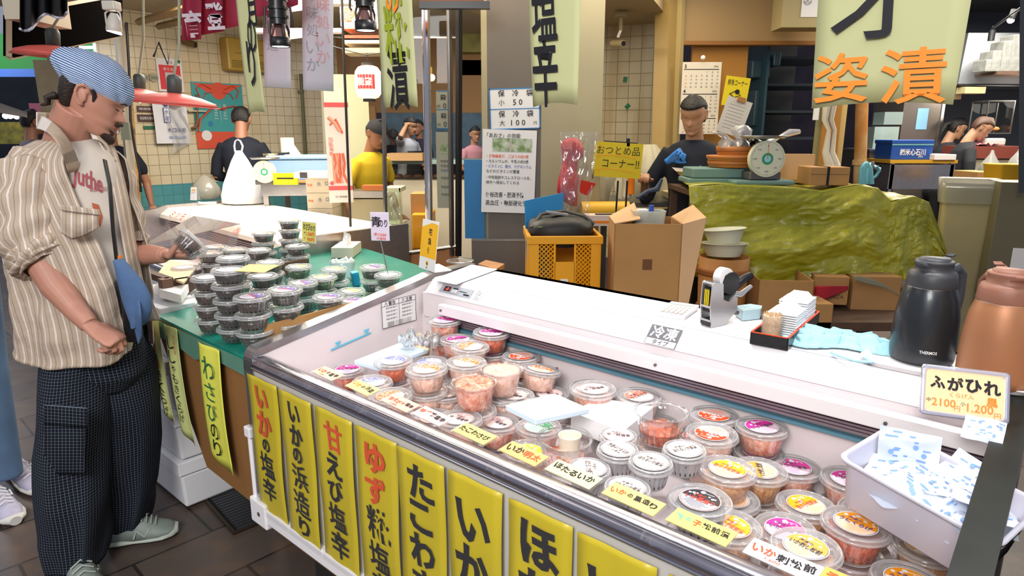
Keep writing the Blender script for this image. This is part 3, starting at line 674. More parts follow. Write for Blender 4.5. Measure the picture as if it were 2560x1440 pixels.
pick = mat('toothpick', '#dfc09a', .7, noise=.3, nscale=200); b = MB(); b.lathe([(.0215, 0), (.0225, .055), (.0215, .060)], n=28, caps=(True, True), m=pick)
rs = random.Random(4)
for k in range(70):
    a, q = rs.uniform(0, 2*pi), .021*sqrt(rs.random()); b.cyl((q*cos(a), q*sin(a), .04), (q*cos(a)*.97, q*sin(a)*.97, .066+rs.uniform(-.002, .002)), .0011, .0009, 5, pick)
b.build('toothpick', None, t, kind='stuff')
b = MB(); b.lathe([(.024, 0), (.0245, .035), (.0245, .0355), (.026, .036), (.026, .062), (.0255, .063)], n=28); b.build('jar_wall', tubclear, t)
def clam():
    b = MB(); b.box((0, 0, .003), (.072, .09, .0035)); b.add([(-.03, -.038, .004), (.03, -.038, .004), (.03, .038, .004), (-.03, .038, .004), (-.018, -.026, .02), (.018, -.026, .02), (.018, .026, .02), (-.018, .026, .02)], [(4, 5, 6, 7), (0, 1, 5, 4), (1, 2, 6, 5), (2, 3, 7, 6), (3, 0, 4, 7)]); return b
first = None
for j, (yy, n_) in enumerate(((-.025, 10), (.075, 12))):
    for k in range(n_):
        nm = 'the shorter stack by the toothpick jar' if j == 0 else 'the taller stack at the vendor end of the tray'
        od = ['bottom', 'second', 'third', 'fourth', 'fifth', 'sixth', 'seventh', 'eighth', 'ninth', 'tenth', 'eleventh', 'twelfth'][k] if k < n_-1 else 'topmost'
        p = TR @ V((.004+random.uniform(-.001, .001), yy, .0085+k*.0058))
        if first is None:
            o = clam().build('foam_container', foam, None, loc=p, rot=(0, 0, ANG+R(4)), bevel=.001); first = o
        else: o = first.copy(); C.objects.link(o); o.location = p
        tag(o, f'white foam box lid, {od} of {nm}', 'lid', 'stacked foam box lids')
# towel
tw = mat('cyan_towel', '#a9dfec', .95, bump=.3, bscale=160, noise=.15, nscale=7); tc_ = G(2110, 862, CT)
def towf(u, v):
    x = (u-.5)*.27; y = (v-.5)*.11*(1+.25*sin(5*u)); r = NZ.noise(V((u*5, v*4, 2))); r2 = NZ.noise(V((u*13, v*9, 7)))
    e = min(1, 6*min(u, 1-u, v, 1-v)); return (x+.02*r2, y+.03*NZ.noise(V((u*3, v*2, 9))), .004+e*(.012+abs(r)*.030+abs(r2)*.008))
b = MB(); b.grid(towf, 60, 34); o = b.build('towel', tw, None, loc=tc_, rot=(0, 0, ANG+R(12)), solid=.002); tag(o, 'pale blue cloth crumpled on the counter beside the black flask', 'towel')
b = MB(); b.tube([(0, 0, .006), (.02, -.03, .012), (.06, -.045, .012), (.09, -.03, .012), (.07, -.01, .014)], .006, flat=.5); o = b.build('towel_end', tw, None, loc=G(2080, 888, CT), rot=(0, 0, ANG)); tag(o, 'looped hem end of a pale blue cloth at the counter edge', 'cloth')
# tray under the flasks
pc = (G(2300, 905, 1.0)+G(2480, 965, 1.0))/2+V((.0, 0.02, .0))
def rrect(a, c, r, n=6):
    pts = []
    for cx, cy, a0 in ((a-r, c-r, 0), (-a+r, c-r, 90), (-a+r, -c+r, 180), (a-r, -c+r, 270)):
        for k in range(n+1): pts.append((cx+r*cos(R(a0+90*k/n)), cy+r*sin(R(a0+90*k/n))))
    return pts
b = MB(); b.rings([[(x*k, y*k, z) for x, y in rrect(.165, .09, .045)] for k, z in ((.93, 0), (1, .010), (1.01, .011), (.97, .012), (.90, .003))], None, (True, True)); o = b.build('serving_tray', mat('tray_white', '#e6e3e4', .35), None, loc=pc+V((0, 0, .001)), rot=(0, 0, ANG)); tag(o, 'white plastic tray under the two vacuum flasks', 'tray')
def flask(name, loc, rz, mb, mt, lb, word, k=1.0, hn=1):
    t = thing(name, lb, 'flask', loc, rz)
    b = MB(); b.lathe([(.058, 0), (.064, .004), (.0655, .02), (.0655, .05), (.064, .10), (.058, .145), (.050, .170), (.049, .172)], n=56, caps=(True, True)); b.build('body', mb, t)
    b = MB(); b.lathe([(.0505, .171), (.0515, .174), (.0485, .195), (.046, .203), (.040, .206), (.038, .208), (.0375, .222), (.040, .226), (.037, .229), (.001, .229)], n=48); b.build('collar', mt, t)
    b = MB()      # pouring spout
    b.rings([[(.030, -.02, .214), (.030, .02, .214), (.028, .015, .226), (.028, -.015, .226)], [(.050, -.007, .222), (.050, .007, .222), (.052, .004, .230), (.052, -.004, .230)], [(.060, -.002, .228), (.060, .002, .228), (.060, .002, .231), (.060, -.002, .231)]], None); b.build('spout', mt, t)
    b = MB(); b.lathe([(.031, .228), (.030, .233), (.001, .235)], n=32); b.rings([[(-.026+dx, dy, .230) for dx, dy in ((-.004, -.012), (-.004, .012), (.004, .010), (.004, -.010))], [(-.055, -.008, .240), (-.055, .008, .240), (-.050, .008, .236), (-.050, -.008, .236)][0:4]], None, (True, True)); b.build('lid', mt, t)
    b = MB(); b.tube([(-.046, 0, .195), (-.075, 0, .205), (-.092, 0, .190), (-.094, 0, .14), (-.085, 0, .08), (-.062, 0, .06)], .0095, n=12, flat=1.3); b.build('handle', mt, t)
    b = MB(); b.lathe([(.0496, .1695), (.0505, .171), (.0496, .1725)], n=48); b.build('ring', chrome, t)
    t.scale = (k, k, k); return t
bk = mat('flask_black', '#2c3034', .3, .35, coat=.2); bkc = mat('flask_cap_grey', '#3a3c40', .45); cpm = mat('flask_copper', '#a8734f', .45, .3); cpc = mat('flask_cap_brown', '#8d5f4c', .5)
p1 = G(2300, 903, 1.0)+V((0, 0, .007)); p2 = G(2478, 962, 1.0)+V((0, 0, .007))
fl1 = flask('vacuum_flask', p1, R(180), bk, bkc, 'black vacuum flask with white brand lettering near its foot', 'THERMOS', .985)
fl1.rotation_euler = (0, 0, R(200))
b = MB()      # lettering wrapped round the foot
vs, fs, (x0, x1, y0, y1) = text_geo('THERMOS', .02); wl = .034; k = wl/(x1-x0); r_ = .0662
a_c = R(-112)-R(200)
b.add([(r_*cos(a_c+((v[0]-(x0+x1)/2)*k)/r_), r_*sin(a_c+((v[0]-(x0+x1)/2)*k)/r_), .030+(v[1])*k*1.25) for v in vs], fs, paper); b.build('lettering', None, fl1)
fl2 = flask('vacuum_flask', p2, R(-100), cpm, cpc, 'copper brown vacuum flask beside the black one', '', 1.0)
# shark fin style price sign
a_, c_ = G(2308, 1027, .985), G(2512, 1055, .985); xd = (c_-a_); wd = xd.length; up = (V((0, 0, 1))*.9+V((.1, .43, 0)))
t = thing('price_sign', 'peach price sign in a clear holder leaning before the copper flask', 'price sign', (0, 0, 0)); Tm = aim(xd, up, a_+V((0, 0, .001))); hh = .083
b = MB(); b.T = Tm; b.prism([(x+wd/2, y+hh/2) for x, y in rrect(wd/2, hh/2, .006)], -.002, 0, mat('card_peach', '#f7cf9c', .5)); b.build('card', None, t)
b = MB(); b.T = Tm; cw = wd*.225; xx = wd*.05
for ch, k in zip('ふがひれ', (.95, 1.02, 1, 1.02)): b.text(ch, (xx+cw/2, hh*.69), .026*k, ink, .04, cw*.9*k, shear=-.1, z=.0008, rot=R(-2)); xx += cw
b.text('くらげ入', (wd*.47, hh*.44), .009, inkorange, .0, z=.0008); b.text('風', (wd*.84, hh*.37), .017, inkorange, .03, z=.0008)
b.text('中', (wd*.06, hh*.27), .008, ink, .0, z=.0008); b.text('2100', (wd*.25, hh*.24), .018, inkorange, .01, wd*.30, z=.0008); b.text('円', (wd*.42, hh*.14), .010, inkorange, .0, z=.0008)
b.text('小', (wd*.49, hh*.26), .008, ink, .0, z=.0008); b.text('1.200', (wd*.70, hh*.20), .019, inkorange, .01, wd*.32, z=.0008); b.text('円', (wd*.91, hh*.08), .011, inkorange, .0, z=.0008); b.build('lettering', None, t)
b = MB(); b.T = Tm
b.rings([[(x+wd/2, y+hh/2, z) for x, y in rrect(wd/2+e, hh/2+e, .008)] for e, z in ((-.002, .0012), (.004, .003), (.007, 0), (.004, -.004), (-.002, -.0025))], clear('acrylic_edge', '#f2f4ff', .25, .05, .35, '#cfd4e6'), (False, False)); b.build('holder', None, t)
# ================= box of cool packs =================
A_, B_, C_ = G(2208, 1046, .945), G(2104, 1142, .925), G(2400, 1308, .895); ux = (C_-B_); uy = (A_-B_)
L_, W_ = .255, .165; bx = aim(ux, uy, B_)
boxm = mat('translucent_white', '#cfcfdc', .35, alpha=.93, trans=.0)
t = thing('plastic_box', 'translucent white plastic box full of cool packs resting on the tubs', 'box'); t.matrix_world = bx
def tubbox(L, W, h, ins=.014):
    b = MB(); r = lambda e, z: [(x+L/2, y+W/2, z) for x, y in rrect(L/2+e, W/2+e, .02)]
    b.rings([r(.004, -.006), r(.006, -.001), r(.003, .001), r(0, 0), r(-.002, -.004), r(-ins*.9, -h+.006), r(-ins-.004, -h), ], None, (False, True)); return b
tubbox(L_, W_, .105).build('box_shell', boxm, t, solid=.002)
packm = mat('cool_pack', '#dfe8f8', .6, noise=.12, nscale=12); pprint = mat('pack_print', '#7ea6de', .6); rs = random.Random(11)
def pack_mesh(seed):
    b = MB(); rr = random.Random(seed)
    def f(u, v):
        e = min(1, 5*min(u, 1-u))*min(1, 5*min(v, 1-v)); return ((u-.5)*.10, (v-.5)*.075, e*(.007+.005*NZ.noise(V((u*4, v*4, seed)))) + .012*NZ.noise(V((u*2.2, v*2.2, seed+5))))
    b.grid(f, 18, 14, packm)
    for k in range(14):
        u, v = rr.uniform(.08, .86), rr.uniform(.1, .9); p = V(f(u, v)); w_ = rr.uniform(.006, .016)
        qs = [f(u, v), f(min(1, u+w_/.1), v+.01), f(min(1, u+w_/.1), v+.05), f(u, v+.04)]
        b.add([(q[0], q[1], q[2]+.0012) for q in qs], [(0, 1, 2, 3)], pprint)
    for k in range(3):
        u, v = rr.uniform(.15, .8), rr.uniform(.2, .8); p = f(u, v); disc(b, .0045, pprint, p[2]+.0022, 12, (p[0], p[1])); 
    return b
pks = [pack_mesh(s_) for s_ in (1, 2, 3)]; pobj = [None]*3
plist = [(.055, .13, -.005, (R(70), R(-8), R(20)), 'standing upright against the back corner of the box'), (.06, .09, -.035, (R(10), R(-10), R(15)), 'lying in the corner under the upright one'), (.11, .055, -.03, (R(14), R(6), R(-20)), 'near the customer side wall of the box'),
         (.13, .11, -.03, (R(-8), R(12), R(50)), 'in the middle of the box'), (.155, .15, -.012, (R(35), R(5), R(-10)), 'propped along the counter side of the box'), (.175, .06, -.032, (R(8), R(-16), R(70)), 'low by the long front wall of the box'),
         (.20, .10, -.018, (R(-20), R(10), R(20)), 'on top towards the dark end trim'), (.215, .045, -.03, (R(12), R(20), R(95)), 'in the corner beside the dark end trim'), (.09, .045, -.045, (R(-10), 0, R(60)), 'at the bottom near the stained wall of the box'), (.2, .14, -.035, (R(10), R(-20), R(120)), 'under the propped one by the end trim')]
for k, (x, y, z, rt, ds) in enumerate(plist):
    j = k % 3; mt_ = bx @ M.Translation((x, y, z)) @ Euler(rt).to_matrix().to_4x4()
    if pobj[j] is None: o = pks[j].build('cool_pack', None, None); pobj[j] = o
    else: o = pobj[j].copy(); C.objects.link(o)
    o.matrix_world = mt_; tag(o, 'blue printed white cool pack '+ds, 'cool pack', 'cool packs in the plastic box')
o = pobj[1].copy(); C.objects.link(o); o.matrix_world = M.Translation(G(2458, 1080, .975)+V((0,0,.004))) @ M.Rotation(ANG, 4, 'Z') @ M.Rotation(R(44), 4, 'X') @ M.Scale(.62, 4); tag(o, 'cool pack lying on the counter lip under the peach price sign', 'cool pack')
# ice packs and paper cup in the case
def slab(name, pts, z, th, m, lb, cat, tilt=None, bev=.004):
    q = [G(x, y, z) for x, y in pts]; c = sum(q, V((0, 0, 0)))/len(q); b = MB(); b.prism([(p.x-c.x, p.y-c.y) for p in q], 0, th, m); o = b.build(name, None, None, loc=c, rot=tilt or (0, 0, 0), bevel=bev, bseg=3); tag(o, lb, cat); return o
icem = mat('ice_pack_blue', '#d8ecfa', .5)
slab('ice_pack', [(1262, 1032), (1338, 1072), (1474, 1030), (1385, 990)], .868, .013, icem, 'flat pale blue ice pack lying across the tubs in the middle of the case', 'ice pack', (R(-3), R(3), 0))
slab('ice_pack', [(885, 912), (950, 930), (1070, 884), (1000, 866)], .80, .013, icem, 'flat pale blue ice pack in the case end under the cyan load line', 'ice pack')
slab('foam_block', [(1425, 1075), (1555, 1128), (1632, 1062), (1500, 1040)], .775, .05, foam, 'white foam block wedged between the ice pack and the tall milky tub', 'foam block')
k = [i for i, q in enumerate(tl) if 'paper cup' in q[7]][0]; s_, w__, z_, r__ = pos[k]
t = thing('paper_cup', 'small cream paper cup standing in the open clear tub', 'cup', FL(s_+.012, w__+.002, z_-.064)); cm_ = mat('cup_cream', '#efe3cc', .6)
b = MB(); b.lathe([(.0185, 0), (.0255, .072), (.0265, .074), (.0250, .0745), (.0245, .070), (.0180, .004), (.001, .004)], n=36, m=cm_, caps=(True, False)); b.build('cup_wall', None, t)
b = MB(); b.grid(lambda u, v: (.13*(u-.5), .10*(v-.5), .02+.05*NZ.noise(V((u*5, v*5, 3)))+.02*NZ.noise(V((u*14, v*12, 3)))), 24, 20, clear('film', '#ffffff', .25, .1, .12)); o = b.build('plastic_film', None, None, loc=G(1050, 862, .83)); tag(o, 'crumpled clear plastic film in the case corner by the notice', 'plastic film')
t = tag(food_mesh(.04, .03, .9, .012, 5).build('ginger_bag', mat('ginger', '#f0d9a8', .5), None, loc=G(1052, 868, .80)), 'small bag of pale yellow slices in the case corner', 'bag')
# paper sheet over the counter corner, round clear lid, parcel sign
slab('paper_sheet', [(1080, 700), (1140, 712), (1243, 674), (1180, 662)], 1.004, .0012, paper, 'thin white sheet lying over the counter corner by the parcel sign', 'paper', bev=0)
t = thing('clear_dish', 'round clear lid lying behind the parcel sign', 'lid', G(1150, 655, 1.0)); b = MB(); b.lathe([(.055, .0), (.056, .004), (.052, .006), (.001, .006)], n=40); b.build('lid_disc', tubclear, t)
b = MB(); b.lathe([(.054, .004), (.057, .006), (.054, .008)], n=40); b.build('rim', steel, t)
slab('wood_board', [(1195, 672), (1240, 686), (1262, 672), (1215, 662)], .985, .02, wood, 'end of a wooden board behind the counter corner', 'board')
a_, c_ = G(1047, 667, 1.005), G(1086, 681, 1.005); xd = c_-a_; wd = xd.length; t = thing('parcel_sign', 'slim yellow and white parcel service sign standing on the case edge', 'sign', (0, 0, 0)); Tm = aim(xd, V((.16, .0, 1)), a_); hh = .185
b = MB(); b.T = Tm; b.prism([(x+wd/2, y+hh/2) for x, y in rrect(wd/2, hh/2, .003)], -.0015, 0, paper); b.build('board', None, t)
yy_ = mat('sign_yellow', '#f5b800', .5); b = MB(); b.T = Tm; b.add([(0, .045, .0004), (wd, .045, .0004), (wd, hh-.012, .0004), (wd*.62, hh-.008, .0004), (0, hh-.030, .0004)], [(0, 1, 2, 3, 4)], yy_); disc(b, .0095, yy_, .0005, 24, (wd/2, .024)); b.build('yellow_field', None, t)
b = MB(); b.T = Tm
for k, ch in enumerate('宅急便'): b.text(ch, (wd*.56, hh-.042-.035*k), .026, ink, .02, z=.0009)
b.text('受付いたします', (wd*.14, hh*.5), .004, mat('ink_brown', '#b07410', .6), .0, rot=pi/2, z=.0009); b.text('♞', (wd/2, .024), .011, ink, .0, z=.0012); b.text('お届け', (wd/2, .008), .005, ink, z=.0009); b.build('lettering', None, t)
b = MB(); q = G(1066, 676, 1.002); b.prism([(a_.x, a_.y), (c_.x, c_.y), (c_.x+.06, c_.y+.04), (a_.x+.07, a_.y+.06)], 1.003, 1.0055, paper); b.build('foot', None, t)

# ================= table with the green cloth =================
TZ = .85
poly = [(-.052, .0), (-.75, .02), (-.80, .25), (-1.1, .6), (-1.45, .95), (-1.42, 1.42), (-.60, 1.25), (-.052, 1.15)]
green = mat('green_vinyl', '#0f8a78', .35, noise=.15, nscale=6, bump=.25, bscale=14, coat=.3)
t = thing('display_table', 'low stand covered with shiny green vinyl beside the freezer', 'table', C0, ANG)
b = MB(); b.prism(poly, TZ-.012, TZ-.001, green); b.build('cloth_top', None, t, bevel=.003)
b = MB(); b.prism([(x*.995, y+.003) for x, y in poly], TZ-.05, TZ-.0125, mat('tabletop_wood', '#a8744a', .6)); b.build('table_top', None, t)
brk = mat('brown_carton', '#8a5f30', .85, noise=.1, nscale=3)
b = MB(); b.T = M.Translation((0, .03, 0)) @ M.Rotation(pi/2, 4, 'X'); b.prism([(-.735, TZ-.05), (-.44, .35), (-.052, .335), (-.052, TZ-.05)], 0, .018, brk); b.T = M.Identity(4); b.b2((-.5, .3, .0), (-.052, .31, TZ-.05), mat('plinth_shade_dark', '#20201f', .6)); b.build('front_panel', None, t)  # dark sheet behind the panel stands in for the shade under the table
b = MB(); b.add([(-.74, -.001, TZ-.003), (-.052, -.003, TZ-.003), (-.052, -.004, TZ-.055), (-.25, -.003, TZ-.05), (-.40, -.003, TZ-.085), (-.6, -.003, TZ-.06), (-.74, -.002, TZ-.075)], [(0, 6, 5, 4, 3, 2, 1)], mat('cloth_hem', '#5d8a78', .5, noise=.1)); b.build('cloth_hem', None, t)
for s_, ww in ((-.70, .35), (-.1, .35), (-1.3, 1.1), (-.1, 1.05)):
    b = MB(); b.b2((s_-.02, ww-.02, 0), (s_+.02, ww+.02, TZ-.05), dwood); b.build('leg', None, t)
def hang_strip(nm, lb, sa, sb, ztop, zbot, tx, cols, szs, m, side=None, lean=0):
    t = thing('hanging_strip', lb, 'sign', FL((sa+sb)/2, -.012, ztop), ANG, 'hanging paper strips on the green table'); T = M.Rotation(pi/2, 4, 'X'); wd = sb-sa; hh = ztop-zbot
    b = MB(); b.T = T; fz = lambda y: .010*sin(7*(-y))+.012*max(0, (-y)-.2)
    b.grid(lambda u, v: (wd*(u-.5)+lean*v, -hh*v-(.03*u if v > .99 else 0), fz(-hh*v)+.004*sin(6*u)), 8, 30, m); b.build('paper', None, t, solid=.0008)
    b = MB(); b.T = T; y = -.03
    for ch, cc, z in zip(tx, cols, szs):
        if ch == 'ー': b.add([(-.004+lean*(-y/hh), y, fz(y)+.006), (.004+lean*(-y/hh), y, fz(y)+.006), (.003+lean*(-y/hh), y-z, fz(y-z)+.006), (-.005+lean*(-y/hh), y-z, fz(y-z)+.006)], [(0, 3, 2, 1)], cc)
        else: b.text(ch, (lean*(-y/hh), y-z/2), z*.9, cc, .0, min(z*.9, wd*.6), shear=-.1, z=fz(y-z/2)+.006)
        y -= z
    if side: 
        for k, ch in enumerate(side): b.text(ch, (wd*.32, -.03-.018*k), .015, RD, .0, z=fz(-.04)+.006)
    b.build('lettering', None, t)
gk = inkgreen; pg = mat('pale_green_paper', '#cfd68a', .6, noise=.05); pg2 = mat('yellow_green_paper', '#dfdf58', .55, noise=.06)
hang_strip(0, 'narrow yellow strip nearest the customer, with red writing at its top', -.73, -.655, .855, .50, 'ラー油きくらげ', [RD, RD, RD, K, K, K, K], [.045, .06, .045, .045, .045, .045, .045], pg, None, .05)
hang_strip(1, 'pale yellow strip with thin blue-black strokes and a small red column', -.60, -.50, .852, .47, 'ししゃもきくらげ', [K]*8, [.05, .05, .03, .04, .035, .035, .035, .035], pg, '国産海苔', .055)
hang_strip(2, 'yellow strip with green wasabi brush writing next to the freezer corner', -.335, -.19, .845, .455, 'わさびのり', [gk, gk, gk, K, K], [.085, .07, .07, .06, .06], pg2, None, .02)
# seaweed tub stacks: picture column and row of the topmost lid, how many, kind, filling, style, words
stacks = [
 (488, 698, 4, 'plain', 'brown', 'low', 'the front corner stack nearest the customer', 0), (571, 647, 5, 'plain', 'brown', 'low', 'the tall stack behind the front corner stack', 0), (610, 681, 5, 'plain', 'kelp', 'low', 'the stack carrying the orange card', 0),
 (673, 732, 3, 'nori', 'nori', 'deep', 'the purple-labelled stack in the middle of the front row', 20), (727, 764, 3, 'nori', 'nori', 'deep', 'the purple-labelled stack beside the brown carton flap', -10), (819, 743, 2, 'nori', 'nori', 'deep', 'the purple-labelled stack behind the carton flap', 30),
 (759, 707, 2, 'nori', 'nori', 'deep', 'the purple-labelled stack behind the front row', 0), (736, 668, 2, 'wasabi', 'green', 'deep', 'the green stack beside the stack with plastic film', 10), (803, 694, 2, 'wasabi', 'green', 'deep', 'the green stack in front of the plastic bag', 60),
 (838, 673, 2, 'wasabi', 'green', 'deep', 'the green stack against the plastic bag', 20), (879, 728, 1, 'wasabi', 'green', 'deep', 'the green stack by the blue box', 0), (931, 668, 2, 'nori', 'nori', 'deep', 'the purple-labelled stack by the cloth end', 10),
 (970, 687, 2, 'plain', 'nori', 'deep', 'the stack that carries the lilac price sign', 0), (882, 752, 1, 'nori', 'nori', 'deep', 'the low purple-labelled stack against the freezer end', 40), (517, 634, 3, 'coral', 'brown', 'low', 'the stack next to the held tub', 0),
 (594, 624, 3, 'coral', 'brown', 'low', 'the coral-labelled stack in the second row', 40), (540, 618, 3, 'coral', 'brown', 'low', 'the coral-labelled stack in the back row', 0), (658, 583, 4, 'coral', 'brown', 'low', 'the tall coral-labelled stack in the back row', 0),
 (722, 552, 5, 'coral', 'brown', 'low', 'the tallest stack behind the yellow price sign', 0), (744, 615, 3, 'plain', 'brown', 'low', 'the stack carrying the yellow wasabi price sign', 0), (684, 655, 3, 'plain', 'brown', 'low', 'the stack with crumpled film on its lid', 0),
 (470, 668, 2, 'plain', 'kelp', 'low', 'the low stack below the held tub', 0), (640, 625, 3, 'plain', 'brown', 'low', 'the stack between two coral-labelled ones', 0), (655, 690, 3, 'plain', 'brown', 'low', 'the stack behind the orange card', 0),
]
sp = []
for x, y, n_, *_r in stacks:
    hh = .047 if _r[2] == 'low' else .055
    best = None
    for n2 in range(n_, n_+1): z = TZ+hh*n2+.0005; s_, w__ = GF(x, y, z)
    sp.append([s_, w__, .055, n_, hh])
for it in range(80):
    for i in range(len(sp)):
        for j in range(i):
            a, c = sp[i], sp[j]; dx, dy = a[0]-c[0], a[1]-c[1]; d = sqrt(dx*dx+dy*dy)+1e-6; need = .1125
            if d < need: k = (need-d)/d*.25; a[0] += dx*k; a[1] += dy*k; c[0] -= dx*k; c[1] -= dy*k
    for a in sp:
        a[0] = min(a[0], -.112); a[1] = max(a[1], .06)
OD = ['bottom', 'second', 'third', 'fourth', 'fifth', 'sixth']
STK = {}
for (x, y, n_, kind, food, style, ds, rz), (s_, w__, r_, _n, hh) in zip(stacks, sp):
    for k in range(n_):
        top = k == n_-1; nm = 'only tub of ' if n_ == 1 else ('topmost tub of ' if top else OD[k]+' tub up in ' if k else 'bottom tub of ')
        o = place_tub(kind if top else '', food, style, FL(s_+random.uniform(-.003, .003), w__+random.uniform(-.003, .003), TZ+hh*(k+1)+.002), ANG+R(rz+random.uniform(-15, 15)), ('clear seaweed ' if food != 'green' else 'clear wasabi seaweed ')+nm+ds, 'seaweed tubs stacked on the green table')
    STK[ds] = (s_, w__, TZ+hh*n_+.003)
stick = mat('barcode_sticker', '#e9e4e6', .6)
o = slab('price_card', [(590, 678), (660, 682), (700, 663), (622, 661)], STK['the stack carrying the orange card'][2]+.002, .001, mat('card_orange_pale', '#f2c463', .5), 'orange price card lying on top of a seaweed tub stack', 'price card', bev=0)
def stick_sign(base, top, name, lb, wd, hh, m, lines, xd, up=(0, 0, 1)):
    t = thing(name, lb, 'price sign', (0, 0, 0)); Tm = aim(xd, up, top)
    b = MB(); b.T = Tm; b.b2((-wd/2, 0, -.0015), (wd/2, hh, 0), m); b.build('card', None, t)
    b = MB(); b.T = Tm
    for st, x, y, h_, cc, w_ in lines: b.text(st, (x*wd, y*hh), h_, cc, .02, w_, z=.0008, rot=R(-3))
    b.build('lettering', None, t)
    b = MB(); b.T = Tm; b.b2((-wd/2-.003, -.003, -.0022), (wd/2+.003, hh+.003, -.0016), mat('acrylic_white', '#dcdcea', .3)); b.build('holder', None, t)
    b = MB(); b.cyl(base, top, .0025, m=steel, n=8); b.lathe([(.012, 0), (.010, .006), (.003, .01)], c=base, n=14, m=tubclear); b.build('stick', None, t)
q = STK['the stack that carries the lilac price sign']; bs = FL(*q); tp = D(951, 600, bs.y)
stick_sign(bs, tp, 'price_sign', 'lilac price sign on a thin metal stick above a seaweed tub', .068, .105, mat('card_lilac', '#dccfe4', .5), [('青', -.22, .68, .040, ink, None), ('のり', .2, .62, .03, ink, .034), ('中1200', 0, .2, .013, inkred, .05), ('小800', .05, .06, .011, inkred, .04)], (.95, -.12, 0), (.05, 0, 1))
q = STK['the stack carrying the yellow wasabi price sign']; bs = FL(*q); tp = bs+V((.025, .0, .012)); tp = D(772, 606, bs.y-.02)
stick_sign(bs, tp, 'price_sign', 'yellow wasabi seaweed price sign among the tubs', .088, .092, mat('card_olive', '#dcd46e', .5), [('わさび', -.15, .78, .03, ink, .046), ('のり', .30, .72, .026, ink, .03), ('中', -.3, .47, .009, ink, None), ('1.200円', .12, .42, .019, inkred, .055), ('小', -.3, .2, .009, ink, None), ('800円', .15, .15, .018, inkred, .045)], (.8, -.5, 0), (0, .1, 1))
# acrylic divider pin, tissue box, bag, blue box, carton flap
t = thing('tissue_box', 'cream tissue box with a tissue pulled up at the back of the green table', 'tissue box', G(862, 640, TZ+.001)+V((0, .05, 0)), ANG-R(48))
b = MB(); b.box((0, 0, .028), (.22, .115, .056), mat('tissue_box_cream', '#e8d4bf', .7)); b.build('box', None, t, bevel=.002)
b = MB(); b.box((.0, -.058, .028), (.03, .0015, .054), paper); b.box((.07, -.0585, .034), (.012, .001, .012), ink); b.build('print', None, t)
tis = mat('tissue', '#eeeef0', .9); b = MB(); b.grid(lambda u, v: ((u-.5)*.13*(1-.75*v*v)+.012*sin(5*v+3*u), .02*sin(7*u+2*v)*(1-v*.3), .056+.075*v*(1-.6*abs(u-.45))), 26, 16, tis); b.build('tissue', None, t)
b = MB(); bm_ = clear('bag_film', '#f4fbfb', .3, .15, .45, '#e6f2f2')
rg = []
for k, (r_, z) in enumerate(((.035, 0), (.047, .01), (.050, .04), (.052, .07), (.056, .085), (.045, .095), (.03, .088), (.02, .07))):
    rg.append([(r_*(1+.12*NZ.noise(V((2*cos(a), 2*sin(a), k*.7))))*cos(a), r_*(1+.12*NZ.noise(V((2*cos(a), 2*sin(a), k*.7))))*sin(a), z+.012*NZ.noise(V((3*cos(a), 3*sin(a), k)))) for a in [2*pi*j/36 for j in range(36)]])
b.rings(rg, None, (True, False)); o = b.build('waste_bag', bm_, None, loc=G(858, 700, TZ+.002)); tag(o, 'frosty plastic bag standing open between the tubs and the tissue box', 'bag')
b = MB(); b.box((0, 0, .03), (.03, .05, .06), mat('teal_box', '#1f9ac0', .5)); o = b.build('small_box', None, None, loc=G(892, 712, TZ+.002), rot=(0, R(-8), .4), bevel=.002); tag(o, 'small bright blue box beside the plastic bag', 'box')
b = MB(); q0, q1 = V((-.335, .065, 0)), V((-.075, .75, 0)); 
p = [FL(-.085, .085, .925), FL(-.075, .55, .945)]
b.add([tuple(p[0]), tuple(p[1]), tuple(p[1]-V((0, 0, .085))), tuple(p[0]-V((0, 0, .07)))], [(0, 1, 2, 3)], card)
o = b.build('carton_flap', None, None, solid=.006); tag(o, 'raised cardboard flap between the purple-labelled tubs and the freezer end', 'cardboard')
# hand-side furniture: wood frame and foam tray beyond the cloth
t = thing('wooden_stand', 'dark wooden stand with a foam tray at the customer end of the green table', 'stand', C0, ANG)
b = MB(); b.b2((-.92, .12, .878), (-.895, .75, .94), dwood); b.b2((-1.3, .12, .925), (-.90, .15, .95), dwood); b.b2((-.92, .10, .878), (-.88, .14, .95), mat('edge_brown', '#7a5c4a', .6)); b.build('frame', None, t)
def fbox(nm, lo, hi, lb, m=foam, grp='foam boxes by the table end'):
    o = MB().b2(lo, hi, m).build(nm, None, None, loc=C0, rot=(0, 0, ANG), bevel=.008); return tag(o, lb, 'box', grp)
for k in range(4):
    z0 = .012+.215*k; t = thing('foam_box', f'white foam fish box, {["lowest", "second", "third", "topmost"][k]} in the column between the customer and the brown carton front', 'box', FL(-1.02+.012*(k % 2), .25, z0), ANG, 'foam boxes by the table end')
    b = MB(); b.box((0, 0, .075), (.44, .40, .15), foam, taper=.94); b.build('tray', None, t, bevel=.01)
    b = MB(); b.box((0, 0, .18), (.455, .415, .055), foam); b.box((0, 0, .211), (.3, .26, .006), foam); b.build('lid', None, t, bevel=.008)
    if k == 2:
        b = MB(); b.T = M.Rotation(pi/2, 4, 'X'); b.text('水', (.08, .08), .07, inkblue, .0, z=.206); b.build('lettering', None, t)
slab('paper_board', [(395, 690), (460, 712), (495, 668), (420, 655)], .93, .01, mat('cream_board', '#ead0a8', .7), 'cream board lying on the stand beside the held tub', 'board')
slab('foam_tray', [(400, 745), (455, 760), (480, 720), (410, 700)], .88, .035, foam, 'white foam tray under the cream board', 'tray')
